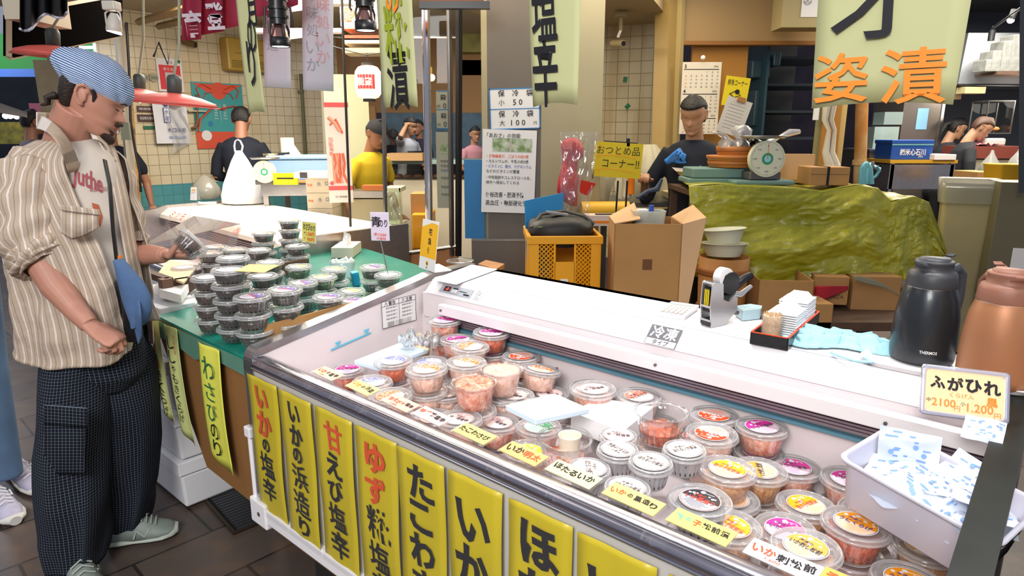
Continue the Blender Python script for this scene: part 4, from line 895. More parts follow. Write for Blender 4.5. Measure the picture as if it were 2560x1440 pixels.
# ================= second open case beyond =================
t = thing('display_freezer', 'second open display case with a cream top beyond the seaweed tubs', 'freezer', FL(-1.5, 0, 0), ANG-R(4)); crm = mat('cream_enamel', '#efe6d8', .45)
b = MB(); cp = [(1.02, .86), (1.03, .885), (1.09, .93), (1.75, .935), (1.75, .85), (1.1, .84)]
b.rings([[(s_, x, z) for x, z in cp] for s_ in (-2.3, -.02)], crm, (True, True), smooth=False); b.build('counter_top', None, t)
b = MB(); b.b2((-2.3, .42, .60), (-.03, 1.1, .62), pinkin); b.b2((-2.3, 1.08, .6), (-.03, 1.1, .86), pinkin); b.b2((-2.3, .40, .1), (-.03, .44, .80), white); b.b2((-2.3, 1.7, .1), (-.03, 1.74, .86), white); b.build('well_liner', None, t)
for sa, sb in ((-.03, 0), (-2.34, -2.3)):
    b = MB(); p = [(.40, .1), (.40, .80), (.43, .84), (1.0, .93), (1.08, .95), (1.75, .96), (1.75, .1)]; n = len(p)
    b.add([(sa, x, z) for x, z in p]+[(sb, x, z) for x, z in p], [tuple(range(n)), tuple(range(n, 2*n))[::-1]]+[(i, n+i, n+(i+1) % n, (i+1) % n) for i in range(n)], steel); b.build('end_panel', None, t)
b = MB()
for k in range(5): b.b2((-2.2, 1.04+.004*k, .83-.014*k), (-.03, 1.078, .837-.014*k), mat('louver_grey', '#8d8080', .5))
b.build('air_louver', None, t)
b = MB(); b.cyl((-2.3, .42, .82), (0, .42, .82), .018, m=steel); b.build('front_rail', None, t)
b = MB(); b.T = M.Translation((-2.05, 1.045, .895)) @ M.Rotation(R(35), 4, 'X')
for k, ch in enumerate('ｷｰﾌﾟ'): b.text('ミズモシ'[k], (.11*k, 0), .06, RD, .01, z=.012)
b.text('♨', (1.2, .0), .07, mat('sticker_coral', '#e8837a', .5), .0, z=.012); b.build('lettering', None, t)
slabm = clear('acrylic_sheet', '#f6f2f0', .3, .04, .12)
q = [D(350, 614, 3.15), D(592, 620, 2.9), D(772, 555, 3.25), D(520, 518, 3.6)]
q = [G(352, 616, .88), G(590, 615, .88), G(600, 560, 1.0), G(485, 540, .99)]
b = MB(); b.add([tuple(x) for x in q], [(0, 1, 2, 3)], slabm); o = b.build('acrylic_sheet', None, None, solid=.004); tag(o, 'clear acrylic sheet lying over the second display case', 'sheet')
# produce lying in the second case: flat pink packs
pk = mat('pink_pack', '#eab6ae', .5, noise=.3, nscale=20); first = None
for k in range(8):
    p = FL(-1.72-.21*k, .62+.06*(k % 2), .665)
    if first is None: o = MB().add([(-.08, -.10, 0), (.08, -.10, 0), (.08, .10, 0), (-.08, .10, 0), (-.07, -.09, .02), (.07, -.09, .02), (.07, .09, .02), (-.07, .09, .02)], [(0, 3, 2, 1), (4, 5, 6, 7), (0, 1, 5, 4), (1, 2, 6, 5), (2, 3, 7, 6), (3, 0, 4, 7)], pk).build('fish_pack', None, None, loc=p, rot=(0, 0, ANG), bevel=.004); first = o
    else: o = first.copy(); C.objects.link(o); o.location = p
    tag(o, f'flat pink pack of fish in the second case, {OD[k] if k < 6 else ("seventh", "eighth")[k-6]} from the wooden stand'.replace('bottom', 'first'), 'pack', 'fish packs in the second case')
# white shopping bag on its top
wb = mat('bag_white', '#f0f0f4', .45, bump=.3, bscale=12); bc = G(597, 512, .94)
rg = []
for z, rx, ry in ((0, .13, .08), (.01, .155, .10), (.06, .16, .10), (.14, .135, .085), (.22, .10, .06), (.30, .06, .035), (.345, .035, .02), (.37, .022, .012)):
    rg.append([((rx*cos(a))*(1+.10*NZ.noise(V((2*cos(a), 2*sin(a), z*9)))), ry*sin(a)*(1+.25*NZ.noise(V((3*cos(a), 3*sin(a), z*9+4)))), z) for a in [2*pi*j/40 for j in range(40)]])
t = thing('shopping_bag', 'tall white plastic shopping bag standing on the second case', 'bag', bc+V((0, .10, 0))); t.scale = (1.12, 1.1, 1.16)
MB().rings(rg, wb, (True, False)).build('bag_body', None, t)
b = MB()
for sg in (-1, 1):
    b.tube([(.022*sg-.004, 0, .355), (.030*sg, .004, .40), (.018*sg, 0, .435), (0, 0, .445)], [.012, .014, .012, .010], flat=.35, m=wb)
b.build('handle', None, t)
b = MB(); rg = []
for z, r_ in ((0, .10), (.04, .13), (.10, .125), (.15, .09), (.19, .05), (.21, .02)): rg.append([(r_*cos(a)*(1+.25*NZ.noise(V((2*cos(a), 2*sin(a), z*12+8)))), r_*.8*sin(a), z) for a in [2*pi*j/30 for j in range(30)]])
b.rings(rg, None, (True, True)); o = b.build('polythene_bag', clear('poly_bag', '#f2f0e8', .25, .2, .5, '#ddd8c8'), None, loc=G(470, 500, .94)+V((0, .35, -.02))); tag(o, 'cloudy polythene bag bundle behind the small payment stand', 'bag')
t = thing('payment_stand', 'small folded white card stand with a green foot on the second case', 'card stand', G(484, 502, .937), R(-14))
b = MB(); b.add([(-.035, 0, 0), (.035, 0, 0), (.03, .02, .115), (-.03, .02, .115), (-.035, .045, 0), (.035, .045, 0)], [(0, 1, 2, 3), (4, 3, 2, 5)], paper); b.build('card', None, t, solid=.001)
b = MB(); b.b2((-.036, -.002, 0), (.036, .05, .004), inkgreen); b.build('foot', None, t)
b = MB(); b.T = M.Rotation(R(80), 4, 'X'); b.b2((-.02, .085, .0015), (.02, .1, .002), mat('orange_band', '#f0b070', .5)); b.text('お支払い', (0, .07), .01, ink, 0, z=.002); b.build('print', None, t)
b = MB(); b.box((0, 0, .016), (.13, .02, .014), white); b.cyl((-.05, 0, .02), (-.075, 0, .024), .006, m=mat('pen_blue', '#9fc0d8', .4)); o = b.build('marker_pen', None, None, loc=G(520, 512, .937), rot=(0, 0, .15)); tag(o, 'white marker pen lying beside the payment stand', 'pen')
# ================= the hall: floor, walls, ceilings =================
fl = brickmat('floor_stone', '#4a403c', '#5c5048', '#2a2524', .56, .30, .006, 'XY', .5, .42, stain=('#7a6048', .5, (5, 5, 5)), bump=.35)
o = struct(MB().b2((-14, -5, -.02), (14, 16, 0), fl).build('floor', None, None, rot=(0, 0, 0))); 
# rotate the joints with the stall grid
nt = fl.node_tree; tcn = [n for n in nt.nodes if n.type == 'TEX_COORD'][0]; mpn = nt.nodes.new('ShaderNodeMapping'); mpn.inputs['Rotation'].default_value = (0, 0, R(-46.5))
for l in list(nt.links):
    if l.from_node == tcn and l.to_node.type == 'VECT_MATH': sck = l.to_socket; nt.links.remove(l); nt.links.new(tcn.outputs['Object'], mpn.inputs[0]); nt.links.new(mpn.outputs[0], sck)
# drain grating
gq = [G(470, 1197, .004), G(588, 1332, .004), G(690, 1295, .004), G(540, 1160, .004)]
gx = (gq[1]-gq[0]).normalized(); ga = atan2(gx.y, gx.x); t = thing('drain_grate', 'dark steel drain grating in the stone floor beside the brown carton front', 'grating', gq[0]+V((0, 0, 0)), ga)
b = MB(); Lg = (gq[1]-gq[0]).length
b.b2((0, 0, -.0), (Lg, .16, .002), mat('pit_black', '#0b0a0a', .9)); b.build('pit', None, t)
b = MB(); n = 26; gm = mat('grate_steel', '#4a4c50', .45, .6)
for k in range(n): b.b2((Lg*k/n+.004, .012, .003), (Lg*k/n+.017, .15, .008), gm)
b.build('grate_bar', None, t, kind='stuff')
b = MB(); fm_ = mat('grate_frame', '#3d3226', .5, .4); b.b2((-.01, -.012, .001), (Lg+.01, 0, .009), fm_); b.b2((-.01, .155, .001), (Lg+.01, .167, .009), fm_); b.b2((-.01, 0, .001), (0, .16, .009), fm_); b.b2((Lg, 0, .001), (Lg+.01, .16, .009), fm_); b.build('frame', None, t)
slab('wood_plank', [(476, 1176), (556, 1222), (562, 1213), (490, 1166)], .012, .018, wood, 'loose wooden slat lying over the drain grating', 'plank')
# tiled wall beyond the second case
WP = V((-3.68, 6.36, 0)); wd_ = V((sin(R(41)), cos(R(41)), 0)); wa = atan2(wd_.y, wd_.x)
tile1 = brickmat('wall_tile_cream', '#ded2b4', '#d6c9a8', '#8d7f66', .1, .1, .0025, 'XZ', 0, .22, stain=('#c9a873', .45, (2.2, 2.2, .8)), bump=.5)
teal = brickmat('wall_tile_teal', '#5fa3a8', '#579aa0', '#3f7a80', .1, .1, .002, 'XZ', 0, .25, bump=.4)
def wallbox(nm, p, a, x0, x1, z0, z1, m, th=.08): return struct(MB().b2((x0, 0, z0), (x1, th, z1), m).build(nm, None, None, loc=p, rot=(0, 0, a)))
wallbox('wall_left', WP, wa, -.12, 2.5, 1.01, 2.62, tile1); wallbox('wall_left_base', WP, wa, -.12, 2.5, 0, 1.01, teal)
def WL(x, y, off=0):     # pixel on that wall
    d = ray(x, y); nrm = V((wd_.y, -wd_.x, 0)); o = V((0, 0, H)); t = ((WP+nrm*off-o).dot(nrm))/d.dot(nrm); return o+d*t
def on_wall(x, y, off=.01): return WL(x, y, off)
ceilm = mat('ceiling_board', '#b9a98c', .8, noise=.08); struct(MB().b2((-4.6, 3.2, 2.62), (.0, 9.4, 2.66), ceilm).build('ceiling', None, None))
def beam(p, q, r, m, nm='trim', n=4): b = MB(); b.cyl(p, q, r, n=n, m=m, smooth=False); return struct(b.build(nm, None, None))
wt = mat('trim_wood', '#8a6a3a', .5, noise=.15); darkp = mat('dark_frame', '#23201c', .5)
beam(D(345, 55, 5.9), D(760, -60, 3.6), .03, wt, 'trim_1'); beam(D(395, 66, 6.3), D(880, -40, 4.3), .03, wt, 'trim_2')
# door post between hall and market
p_, q_ = D(305, 60, 5.7), D(350, 520, 5.7)
struct(MB().cyl(D(309, 60, 5.9), D(346, 520, 5.9), .028, m=mat('rust_post', '#b98a4e', .6, noise=.6, nscale=14, col2='#6a4a22'), n=4, smooth=False).build('trim_3', None, None))
struct(MB().cyl(D(296, 55, 5.8), D(334, 520, 5.8), .045, m=mat('post_grey', '#a9a08e', .5, noise=.1), n=4, smooth=False).build('trim_4', None, None))
b = MB(); b.tube([D(316, 56, 5.75), D(322, 160, 5.75), D(326, 300, 5.75), D(337, 370, 5.75), D(349, 430, 5.75), D(352, 480, 5.75)], .010, m=blackp, n=6); o = b.build('electric_cable', None, None); tag(o, 'black electric cable running down beside the rusty door post', 'cable')
# ---- things on the tiled wall
def on(nm, x0, y0, x1, y1, m, lb, cat, off=.012, th=.006, group=None):
    """flat thing fixed to the tiled wall"""
    a, c = WL(x0, y1, off), WL(x1, y0, off); l = (V((c.x, c.y, 0))-V((a.x, a.y, 0))).length; t = thing(nm, lb, cat, a, wa, group)
    return t, l, c.z-a.z
t, l, h = on('payment_poster', 398, 149, 452, 228, None, 'red and white payment notice on the tiled wall behind the lamp cord', 'poster')
b = MB(); b.b2((0, -.004, 0), (l, 0, h), paper); b.b2((.02, -.006, .02), (l-.02, -.004, h*.80), mat('notice_red', '#d8323a', .5)); b.b2((l*.3, -.008, h*.25), (l*.62, -.006, h*.58), mat('notice_grey', '#c9bcc0', .5)); b.build('sheet', None, t)
b = MB(); b.T = M.Rotation(pi/2, 4, 'X'); b.text('使えます', (l*.5, h*.68), h*.09, paper, .0, z=.009); b.text('決済', (l*.5, h*.88), h*.10, mat('notice_mauve', '#a04a6a', .5), 0, z=.006); b.b2((l*.8, h*.88, .006), (l*.95, h*.98, .008), inkgreen); b.build('print', None, t)
t, l, h = on('crab_poster', 494, 211, 603, 372, None, 'teal poster of a red crab behind the man in navy', 'poster')
b = MB(); cr = mat('poster_teal', '#3f9ea0', .5); cred = mat('poster_red', '#d9543a', .5); b.b2((0, -.004, 0), (l, 0, h), cr); b.b2((0, -.006, 0), (l, -.004, h*.26), cred)
b.T = M.Rotation(pi/2, 4, 'X'); b.add([(l*.02, h*.98, .006), (l*.98, h*.98, .006), (l*.72, h*.86, .006), (l*.3, h*.85, .006)], [(0, 3, 2, 1)], cred)
disc(b, l*.16, cred, .007, 20, (l*.52, h*.88))
for sg in (-1, 1):
    b.T = M.Identity(4); q = lambda u, v: (l*(.5+sg*u), -.010, h*v); b.tube([q(.12, .9), q(.3, .97), q(.42, .9), q(.36, .78)], .016, m=cred, n=6, flat=.3); b.tube([q(.1, .86), q(.25, .84), q(.3, .76)], .012, m=cred, n=6, flat=.3)
    b.tube([q(-.48*sg*sg+.04, .35) if sg < 0 else q(.4, .55), q(.3*sg*sg, .66), q(.05, .62)] if sg > 0 else [(l*.04, -.010, h*.26), (l*.1, -.010, h*.45), (l*.35, -.010, h*.62), (l*.6, -.010, h*.60)], .03, m=cred, n=6, flat=.25)
b.T = M.Rotation(pi/2, 4, 'X')
for i, col_ in enumerate(('加能ガニ', '香箱ガニ')):
    for k, ch in enumerate(col_): b.text(ch, (l*(.60-.18*i), h*(.66-.06*k)), h*.05, paper, .0, z=.012)
b.b2((l*.52-.004, h*.42, .006), (l*.52-.002, h*.68, .010), paper); disc(b, l*.05, mat('poster_blue', '#2f7fb0', .5), .008, 12, (l*.3, h*.38)); disc(b, l*.1, paper, .008, 16, (l*.2, h*.2)); b.build('sheet', None, t)
for x0, y0, x1, y1, tx, lb in ((343, 266, 390, 279, '喫煙禁止', 'upper dark red plate of small white writing under the red lamps'), (345, 287, 392, 304, '食品衛生責任者', 'lower dark plate of small white writing on the tiled wall')):
    t, l, h = on('notice_plate', x0, y0, x1, y1, None, lb, 'notice'); b = MB(); b.b2((0, -.006, 0), (l, 0, h), mat('plate_brown', '#4a2a26', .5)); b.T = M.Rotation(pi/2, 4, 'X'); b.text(tx, (l/2, h/2), h*.4, paper, 0, l*.8, z=.008); b.build('plate', None, t)
t, l, h = on('green_tape', 359, 315, 391, 323, None, 'strip of green tape on the tiled wall below the plates', 'tape'); MB().b2((0, -.003, 0), (l, 0, h), inkgreen).build('tape', None, t)
for x in (361, 385):
    p = on_wall(x, 194, .02); t = thing('round_vent', ('round grey wall vent half hidden by a lamp holder' if x < 370 else 'round grey wall vent next to the payment notice'), 'vent', p, wa); b = MB(); b.cyl((0, 0, 0), (0, .02, 0), .042, n=24, m=mat('vent_grey', '#a89f86', .5)); 
    for k in range(3): b.b2((-.03, -.004, -.015+.012*k), (.03, 0, -.009+.012*k), inkgreen if k == 1 else dsteel)
    b.build('cover', None, t)
def plane_txt(nm, lb, cat, p, xd, up, wd, hh, m, lines, th=.002, back=None):
    t = thing(nm, lb, cat); Tm = aim(xd, up, p); b = MB(); b.T = Tm; b.b2((0, 0, -th), (wd, hh, 0), m); b.build('sheet', None, t)
    if lines:
        b = MB(); b.T = Tm
        for ln in lines:
            st, x, y, h_, cc = ln[:5]; b.text(st, (x*wd, y*hh), h_*hh, cc, ln[6] if len(ln) > 6 else .0, ln[5]*wd if len(ln) > 5 and ln[5] else None, z=.0015)
        b.build('print', None, t)
    return t
wx = (wd_.x, wd_.y, 0)
t = thing('bag_bundle', 'white printed carrier bags hanging in a bundle under the front red lamp', 'bag', on_wall(391, 359, .05), wa); l = .32; h = .42
b = MB(); b.grid(lambda u, v: (l*u, -.01-.006*sin(6*u+4*v), h*v), 10, 10, mat('carrier_white', '#e6e6ea', .4)); b.build('bag_sheet', None, t)
b = MB(); b.T = M.Rotation(pi/2, 4, 'X'); nb = mat('navy_print', '#2c3f8a', .5); b.text('大口水産', (.2, .13), .04, nb, .01, z=.022); b.b2((.09, .2, .02), (.15, .34, .022), nb); b.b2((.096, .206, .0225), (.144, .334, .023), mat('carrier_white', '#e6e6ea', .4)); b.text('水', (.12, .3), .045, nb, 0, z=.025); b.text('産', (.12, .24), .045, nb, 0, z=.025); disc(b, .025, nb, .022, 16, (.12, .375)); b.b2((.12, .05, .02), (.28, .07, .022), mat('navy_pale', '#9aa6c8', .5)); b.build('print', None, t)
b = MB(); b.grid(lambda u, v: (.12+.19*u+.02*sin(7*v), -.035-.02*sin(8*u+5*v), -.10*(1-u)*(1-v)+.45*v), 14, 14, clear('bag_clear', '#ffffff', .35, .1, .25)); b.build('clear_bag', None, t)
p = on_wall(492, 320, .05); b = MB(); b.tube([on_wall(492, 236, .05), on_wall(493, 290, .05), on_wall(492, 312, .05), on_wall(486, 320, .05), on_wall(479, 321, .05)], [.012, .012, .014, .016, .012], m=mat('cane_brown', '#7a4a2a', .4)); tag(b.build('walking_cane', None, None), 'brown curved cane hanging on the tiled wall', 'cane')
b = MB(); b.b2((0, -.06, 0), (.18, 0, .012), mat('shelf_cream', '#cfc4a0', .5)); tag(b.build('wall_shelf', None, None, loc=on_wall(465, 279, .0), rot=(0, 0, wa)), 'tiny cream shelf above the cane hook', 'shelf')
# small dome camera near the red curtain
t = thing('security_camera', 'brown security camera on the tiled wall below the red curtain', 'camera', on_wall(466, 108, .06), wa); ob = mat('camera_brown', '#6e5a2e', .5); b = MB(); b.cyl((-.03, .06, .05), (.01, 0, .02), .03, m=ob); b.build('bracket', None, t); b = MB(); b.cyl((-.02, .02, .02), (.06, -.06, -.015), .032, m=ob); b.cyl((.06, -.06, -.015), (.066, -.066, -.017), .026, m=blackp); b.build('housing', None, t)
# old air conditioner
a, c = WL(572, 175, .16), WL(725, 108, .16); l = (V((c.x, c.y, 0))-V((a.x, a.y, 0))).length; t = thing('air_conditioner', 'old yellow air conditioner high on the tiled wall', 'air conditioner', a, wa); acm = mat('ac_yellow', '#b8963a', .4)
b = MB(); b.b2((0, 0, 0), (l, .16, c.z-a.z), acm); b.build('casing', None, t, bevel=.02); b = MB()
for k in range(5): b.b2((.04, -.004, .03+.016*k), (l-.04, 0, .038+.016*k), mat('ac_slot', '#7d6322', .5))
b.build('air_grille', None, t); b = MB(); b.b2((.08, -.006, .17), (l-.2, 0, .175), mat('ac_slot', '#7d6322', .5)); b.build('panel_seam', None, t)
b = MB(); b.cyl(on_wall(752, 185, .05), on_wall(764, 390, .05), .020, m=mat('pipe_olive', '#6a6a4a', .5)); b.cyl(on_wall(752, 226, .05), on_wall(753, 232, .05), .035, m=mat('pipe_olive', '#6a6a4a', .5)); tag(b.build('wall_pipe', None, None), 'olive drain pipe running down the tiled wall', 'pipe')
b = MB(); pc_ = D(812, 300, 6.6); b.cyl(D(806, 100, 6.4), D(826, 560, 6.4), .035, m=mat('post_cream', '#b8b096', .5), n=4, smooth=False); struct(b.build('trim_5', None, None))
b = MB(); b.b2((0, 0, 0), (.40, .02, 1.15), mat('panel_cream', '#c9c7a4', .6)); struct(b.build('wall_panel', None, None, loc=D(826, 500, 6.3), rot=(0, 0, R(12))))
# ceiling tube lights of the tiled room
for x0, y0, x1, y1, Yd, lb in ((726, 92, 762, 86, 5.4, 'lit ceiling tube between the two white hanging sheets'), (728, 22, 756, 16, 4.4, 'lit ceiling tube beside the red curtain')):
    m_ = mat('tube_glow', '#fff6e6', emit=6); t = thing('tube_light', lb, 'light', (0, 0, 0)); b = MB(); b.cyl(D(x0-30, y0+3, Yd), D(x1+25, y1-3, Yd), .02, m=m_); b.build('tube', None, t); b = MB(); b.b2((-.35, -.05, 0), (.35, .05, .03), white); b.build('fitting', None, t, loc=D((x0+x1)/2, y0-9, Yd)+V((0, 0, .0)))
# workbench with the spring scale, cooler, roll, pan
t = thing('work_table', 'steel work table behind the white shopping bag', 'table', D(652, 470, 5.3), R(6)); zt = D(652, 462, 5.3).z
t.location.z = 0
b = MB(); b.b2((0, 0, zt-.03), (1.0, .8, zt), steel); b.b2((0, .0, zt-.09), (1.0, .02, zt-.03), steel); b.build('table_top', None, t)
for x, y in ((.03, .03), (.95, .03), (.03, .75)): MB().b2((x-.02, y-.02, 0), (x+.02, y+.02, zt-.03), steel).build('leg', None, t)
def dial_scale(lb, p, rz, k, gcol='#2f9a62'):
    t = thing('dial_scale', lb, 'scale', p, rz); b = MB(); b.b2((-.10*k, -.0, 0), (.10*k, .16*k, .05*k), dsteel); b.b2((-.03*k, .03*k, .05*k), (.03*k, .13*k, .235*k), dsteel); b.build('body', None, t, bevel=.006)
    cr_ = mat('dial_cream', '#dcdcc0', .4); b = MB(); b.cyl((0, .03*k, .13*k), (0, -.01*k, .13*k), .112*k, m=cr_, n=40); b.build('dial', None, t)
    b = MB(); b.T = M.Rotation(pi/2, 4, 'X'); disc(b, .036*k, mat('dial_green', gcol, .4), .0115*k, 24, (0, .13*k)); disc(b, .022*k, mat('dial_blue', '#9fd0d8', .3), .0125*k, 20, (0, .13*k))
    for j in range(60):
        a = 2*pi*j/60; r0 = (.098 if j % 5 else .092)*k; b.add([((r0*sin(a+d)), .13*k+r0*cos(a+d), .0112*k) for d in (-.008, .008)]+[(.105*k*sin(a+d), .13*k+.105*k*cos(a+d), .0112*k) for d in (.008, -.008)], [(0, 3, 2, 1)], ink)
    for j in range(8):
        a = 2*pi*j/8; b.text(str(j*250) if j else '0', (.078*k*sin(a), .13*k+.078*k*cos(a)), .012*k, ink, 0, z=.0114*k)
    b.add([(-.002*k, .13*k, .013*k), (.002*k, .13*k, .013*k), (.001*k, .225*k, .013*k), (-.001*k, .225*k, .013*k)], [(0, 1, 2, 3)], inkred); b.build('dial_marking', None, t)
    b = MB(); b.lathe([(.001, .250*k), (.13*k, .252*k), (.15*k, .268*k), (.148*k, .27*k), (.128*k, .256*k)], n=36, sy=.75, m=steel, c=(0, .08*k, 0)); b.build('pan', None, t); return t
dial_scale('round dial scale with a green centre on the steel table behind the shopping bag', D(664, 462, 5.25), R(8), .78)
t = thing('cooler_box', 'pale blue cooler box on the steel table', 'cooler', D(672, 452, 5.55), R(10)); cb = mat('cooler_blue', '#8fb2d8', .45); b = MB(); b.b2((0, 0, 0), (.62, .38, .17), cb); b.build('body', None, t, bevel=.01); b = MB(); b.b2((-.01, -.01, .172), (.63, .39, .205), cb); b.build('lid', None, t, bevel=.01)
t = thing('paper_roll', 'cream kitchen paper roll standing on the blue cooler box', 'paper roll', D(722, 404, 5.7), 0); pm = mat('roll_cream', '#e3ddc0', .8); b = MB(); b.cyl((0, 0, 0), (0, 0, .20), .055, m=pm, n=24); b.build('roll', None, t); b = MB(); b.add([(.04, -.045, .19), (.055, -.05, 0), (.17, -.07, .0)], [(0, 1, 2)], pm); b.build('loose_end', None, t, solid=.001)
t = thing('saucepan', 'small metal saucepan on the blue cooler box', 'pan', D(678, 399, 5.65), 0); b = MB(); b.lathe([(.05, 0), (.062, .03), (.065, .05), (.06, .05), (.048, .003), (.001, .003)], n=28, m=mat('pan_brass', '#b9a87a', .25, .8)); b.build('bowl', None, t); b = MB(); b.cyl((.06, 0, .045), (.16, 0, .055), .010, m=blackp); b.build('handle', None, t)
b = MB(); b.b2((0, 0, 0), (.19, .03, .09), yellowp); b.T = M.Rotation(pi/2, 4, 'X'); b.b2((.03, .045, 0), (.16, .055, .002), ink); tag(b.build('yellow_card', None, None, loc=D(684, 462, 5.2)), 'small yellow counter card beside the dial scale', 'card')
b = MB(); b.add([(0, 0, 0), (.3, .0, 0), (.28, .22, 0), (-.08, .2, 0), (0, 0, .012), (.3, 0, .012), (.28, .22, .012), (-.08, .2, .012)], [(0, 3, 2, 1), (4, 5, 6, 7), (0, 1, 5, 4), (1, 2, 6, 5), (2, 3, 7, 6), (3, 0, 4, 7)], wood); tag(b.build('cutting_board', None, None, loc=D(722, 458, 5.3)), 'brown cutting board in front of the blue cooler box', 'board')
# carton stack by the crustacean poster
pcm = mat('carton_pale', '#d8cdb4', .8, noise=.06)
for k in range(5):
    zz = D(790, 600, 4.95).z; t = thing('produce_carton', f'pale printed carton, {["lowest", "second up", "third up", "fourth up", "topmost"][k]} in the stack beside the long crustacean poster', 'carton', V((D(766, 480, 4.95).x, 4.95, .30+.118*k+.12*(k > 0))), R(-4), 'printed cartons')
    z1 = [0, .12, .122, .122, .122][k]; t.location.z = [.55, .72, .837, .954, 1.071][k]; h_ = .115 if k else .165
    b = MB(); b.b2((0, 0, 0), (.19, .3, h_), pcm); b.build('box', None, t, bevel=.002); b = MB(); b.T = M.Rotation(pi/2, 4, 'X'); b.text('秀', (.1, h_*.55), .03, mat('ink_grey', '#7d7f90', .6), 0, z=.003); b.text('特産', (.03, h_*.5), .018, inkred, 0, z=.003); b.text('◎', (.16, h_*.6), .03, mat('ink_grey', '#7d7f90', .6), 0, z=.003); b.build('print', None, t)
for k in range(5):
    b = MB(); b.b2((0, 0, 0), (.25, .26, .008), paper); b.b2((.045, -.001, 0), (.10, 0, .008), mat('tray_dark', '#4a4848', .5)); tag(b.build('paper_tray', None, None, loc=V((D(738, 412, 4.9).x, 4.85, 1.187+.0085*k)), rot=(0, 0, R(-2))), f'flat white tray, {["bottom", "second", "third", "fourth", "top"][k]} of the pile on the printed cartons', 'tray', 'flat trays on the cartons')
b = MB(); b.b2((0, 0, 0), (.5, .5, .55), mat('stand_dark', '#3a3430', .7)); tag(b.build('storage_cabinet', None, None, loc=V((D(755, 480, 4.95).x, 4.9, 0))), 'dark low cabinet holding up the printed cartons', 'cabinet')
# long crustacean poster
a = D(825, 518, 4.55); wd = .16; hh = 1.0-.02; xd = (1, .25, 0); zt = D(815, 248, 4.55).z; hh = zt-D(825, 500, 4.55).z
t = thing('hanging_poster', 'long narrow poster with drawn crabs and prawns hung by the mirror pillar', 'poster', (0, 0, 0)); Tm = aim(xd, (-.035, 0, 1), a+V((0, 0, .03))); pp = mat('poster_paper', '#e6d9d2', .6)
b = MB(); b.T = Tm; b.b2((0, 0, -.003), (wd, hh, 0), pp); b.b2((0, hh-.03, .0005), (wd, hh, .001), mat('poster_band', '#d8585a', .5)); b.b2((0, .085, .0005), (wd, .115, .001), mat('poster_band', '#d8585a', .5)); b.build('sheet', None, t)
pr = mat('prawn_pink', '#df9a80', .6); pr2 = mat('prawn_red', '#d8644a', .6); b = MB(); b.T = Tm; rs = random.Random(3)
for k in range(8):
    x0 = wd*(.25+.06*k); b.tube([(x0, hh*.50, .002), (x0+.012*sin(k), hh*.40, .002), (x0-.01+.01*cos(k), hh*.30, .002), (x0+.02*sin(2*k), hh*.2, .002)], .006+.002*(k % 3), m=(pr, pr2)[k % 2], n=6, flat=.2)
b.tube([(wd*.15, hh*.86, .002), (wd*.4, hh*.80, .002), (wd*.6, hh*.72, .002)], .012, m=pr, n=6, flat=.2); b.tube([(wd*.2, hh*.78, .002), (wd*.45, hh*.84, .002), (wd*.7, hh*.70, .002)], .008, m=pr2, n=6, flat=.2)
disc(b, .014, mat('poster_band', '#d8585a', .5), .001, 16, (wd*.15, hh*.2)); b.build('drawing', None, t)
b = MB(); b.T = Tm; b.vtext('加能海老', wd*.2, hh*.66, .03, pr2, .0, z=.002); b.text('石川県漁業', (wd*.5, hh*.06), .014, ink, 0, z=.002); b.build('print', None, t)

# ================= mirror pillar as clear panes, its reflections built as things behind them =================
stm = mat('frame_steel', '#9a948c', .22, .9); mg = clear('pillar_glass', '#f4f4ee', .03, .02)
point((-1.2, 8.6, 2.5), 70, (.9, .95, 1), .3); point((-6.5, 7.0, 2.6), 60, (.8, .9, 1), .3)  # the first is a fill added to brighten the market behind the panes
def vbar(nm, x0, y0, x1, y1, Yd, r, m, n=4): return struct(MB().cyl(D(x0, y0, Yd), D(x1, y1, Yd), r, n=n, m=m, smooth=False).build(nm, None, None))
YP = 4.1
for k, (x0, x1, r, m) in enumerate(((852, 880, .008, darkp), (953, 966, .013, stm), (1063, 1074, .024, chrome), (1122, 1130, .016, stm), (1148, 1146, .020, blackp))): vbar(f'trim_{6+k}', x0, -60, x1, 640 if k > 1 else 660, YP, r, m, 4 if k != 2 else 12)
b = MB(); b.quad(D(853, -40, YP), D(880, 620, YP), D(966, 640, YP), D(953, -40, YP), mg); b.quad(D(953, -40, YP), D(966, 640, YP), D(1128, 618, YP), D(1120, -40, YP), mg); struct(b.build('window_1', None, None))
b = MB(); b.cyl(D(880, 625, YP), D(968, 640, YP), .012, n=4, m=stm); b.cyl(D(968, 640, YP), D(1140, 616, YP), .014, n=4, m=stm); struct(b.build('trim_11', None, None))
q = [D(926, 640, YP+.02), D(1145, 622, YP+.02)]; b = MB(); b.add([q[0], q[1], V((q[1].x, q[1].y, .5)), V((q[0].x, q[0].y, .5))], [(0, 3, 2, 1)], mat('plinth_brown', '#a8703e', .5, noise=.15)); struct(b.build('wall_plinth', None, None, solid=.04))
t = thing('hanging_bracket', 'dark horizontal bracket with an orange strip above the mirror pillar', 'bracket', D(1048, 10, 3.6)); b = MB(); b.b2((0, 0, -.02), (.36, .05, .015), blackp); b.build('bar', None, t); b = MB(); b.b2((0, .01, .016), (.33, .04, .07), mat('strip_orange', '#a85a1a', .5)); b.build('strip', None, t)
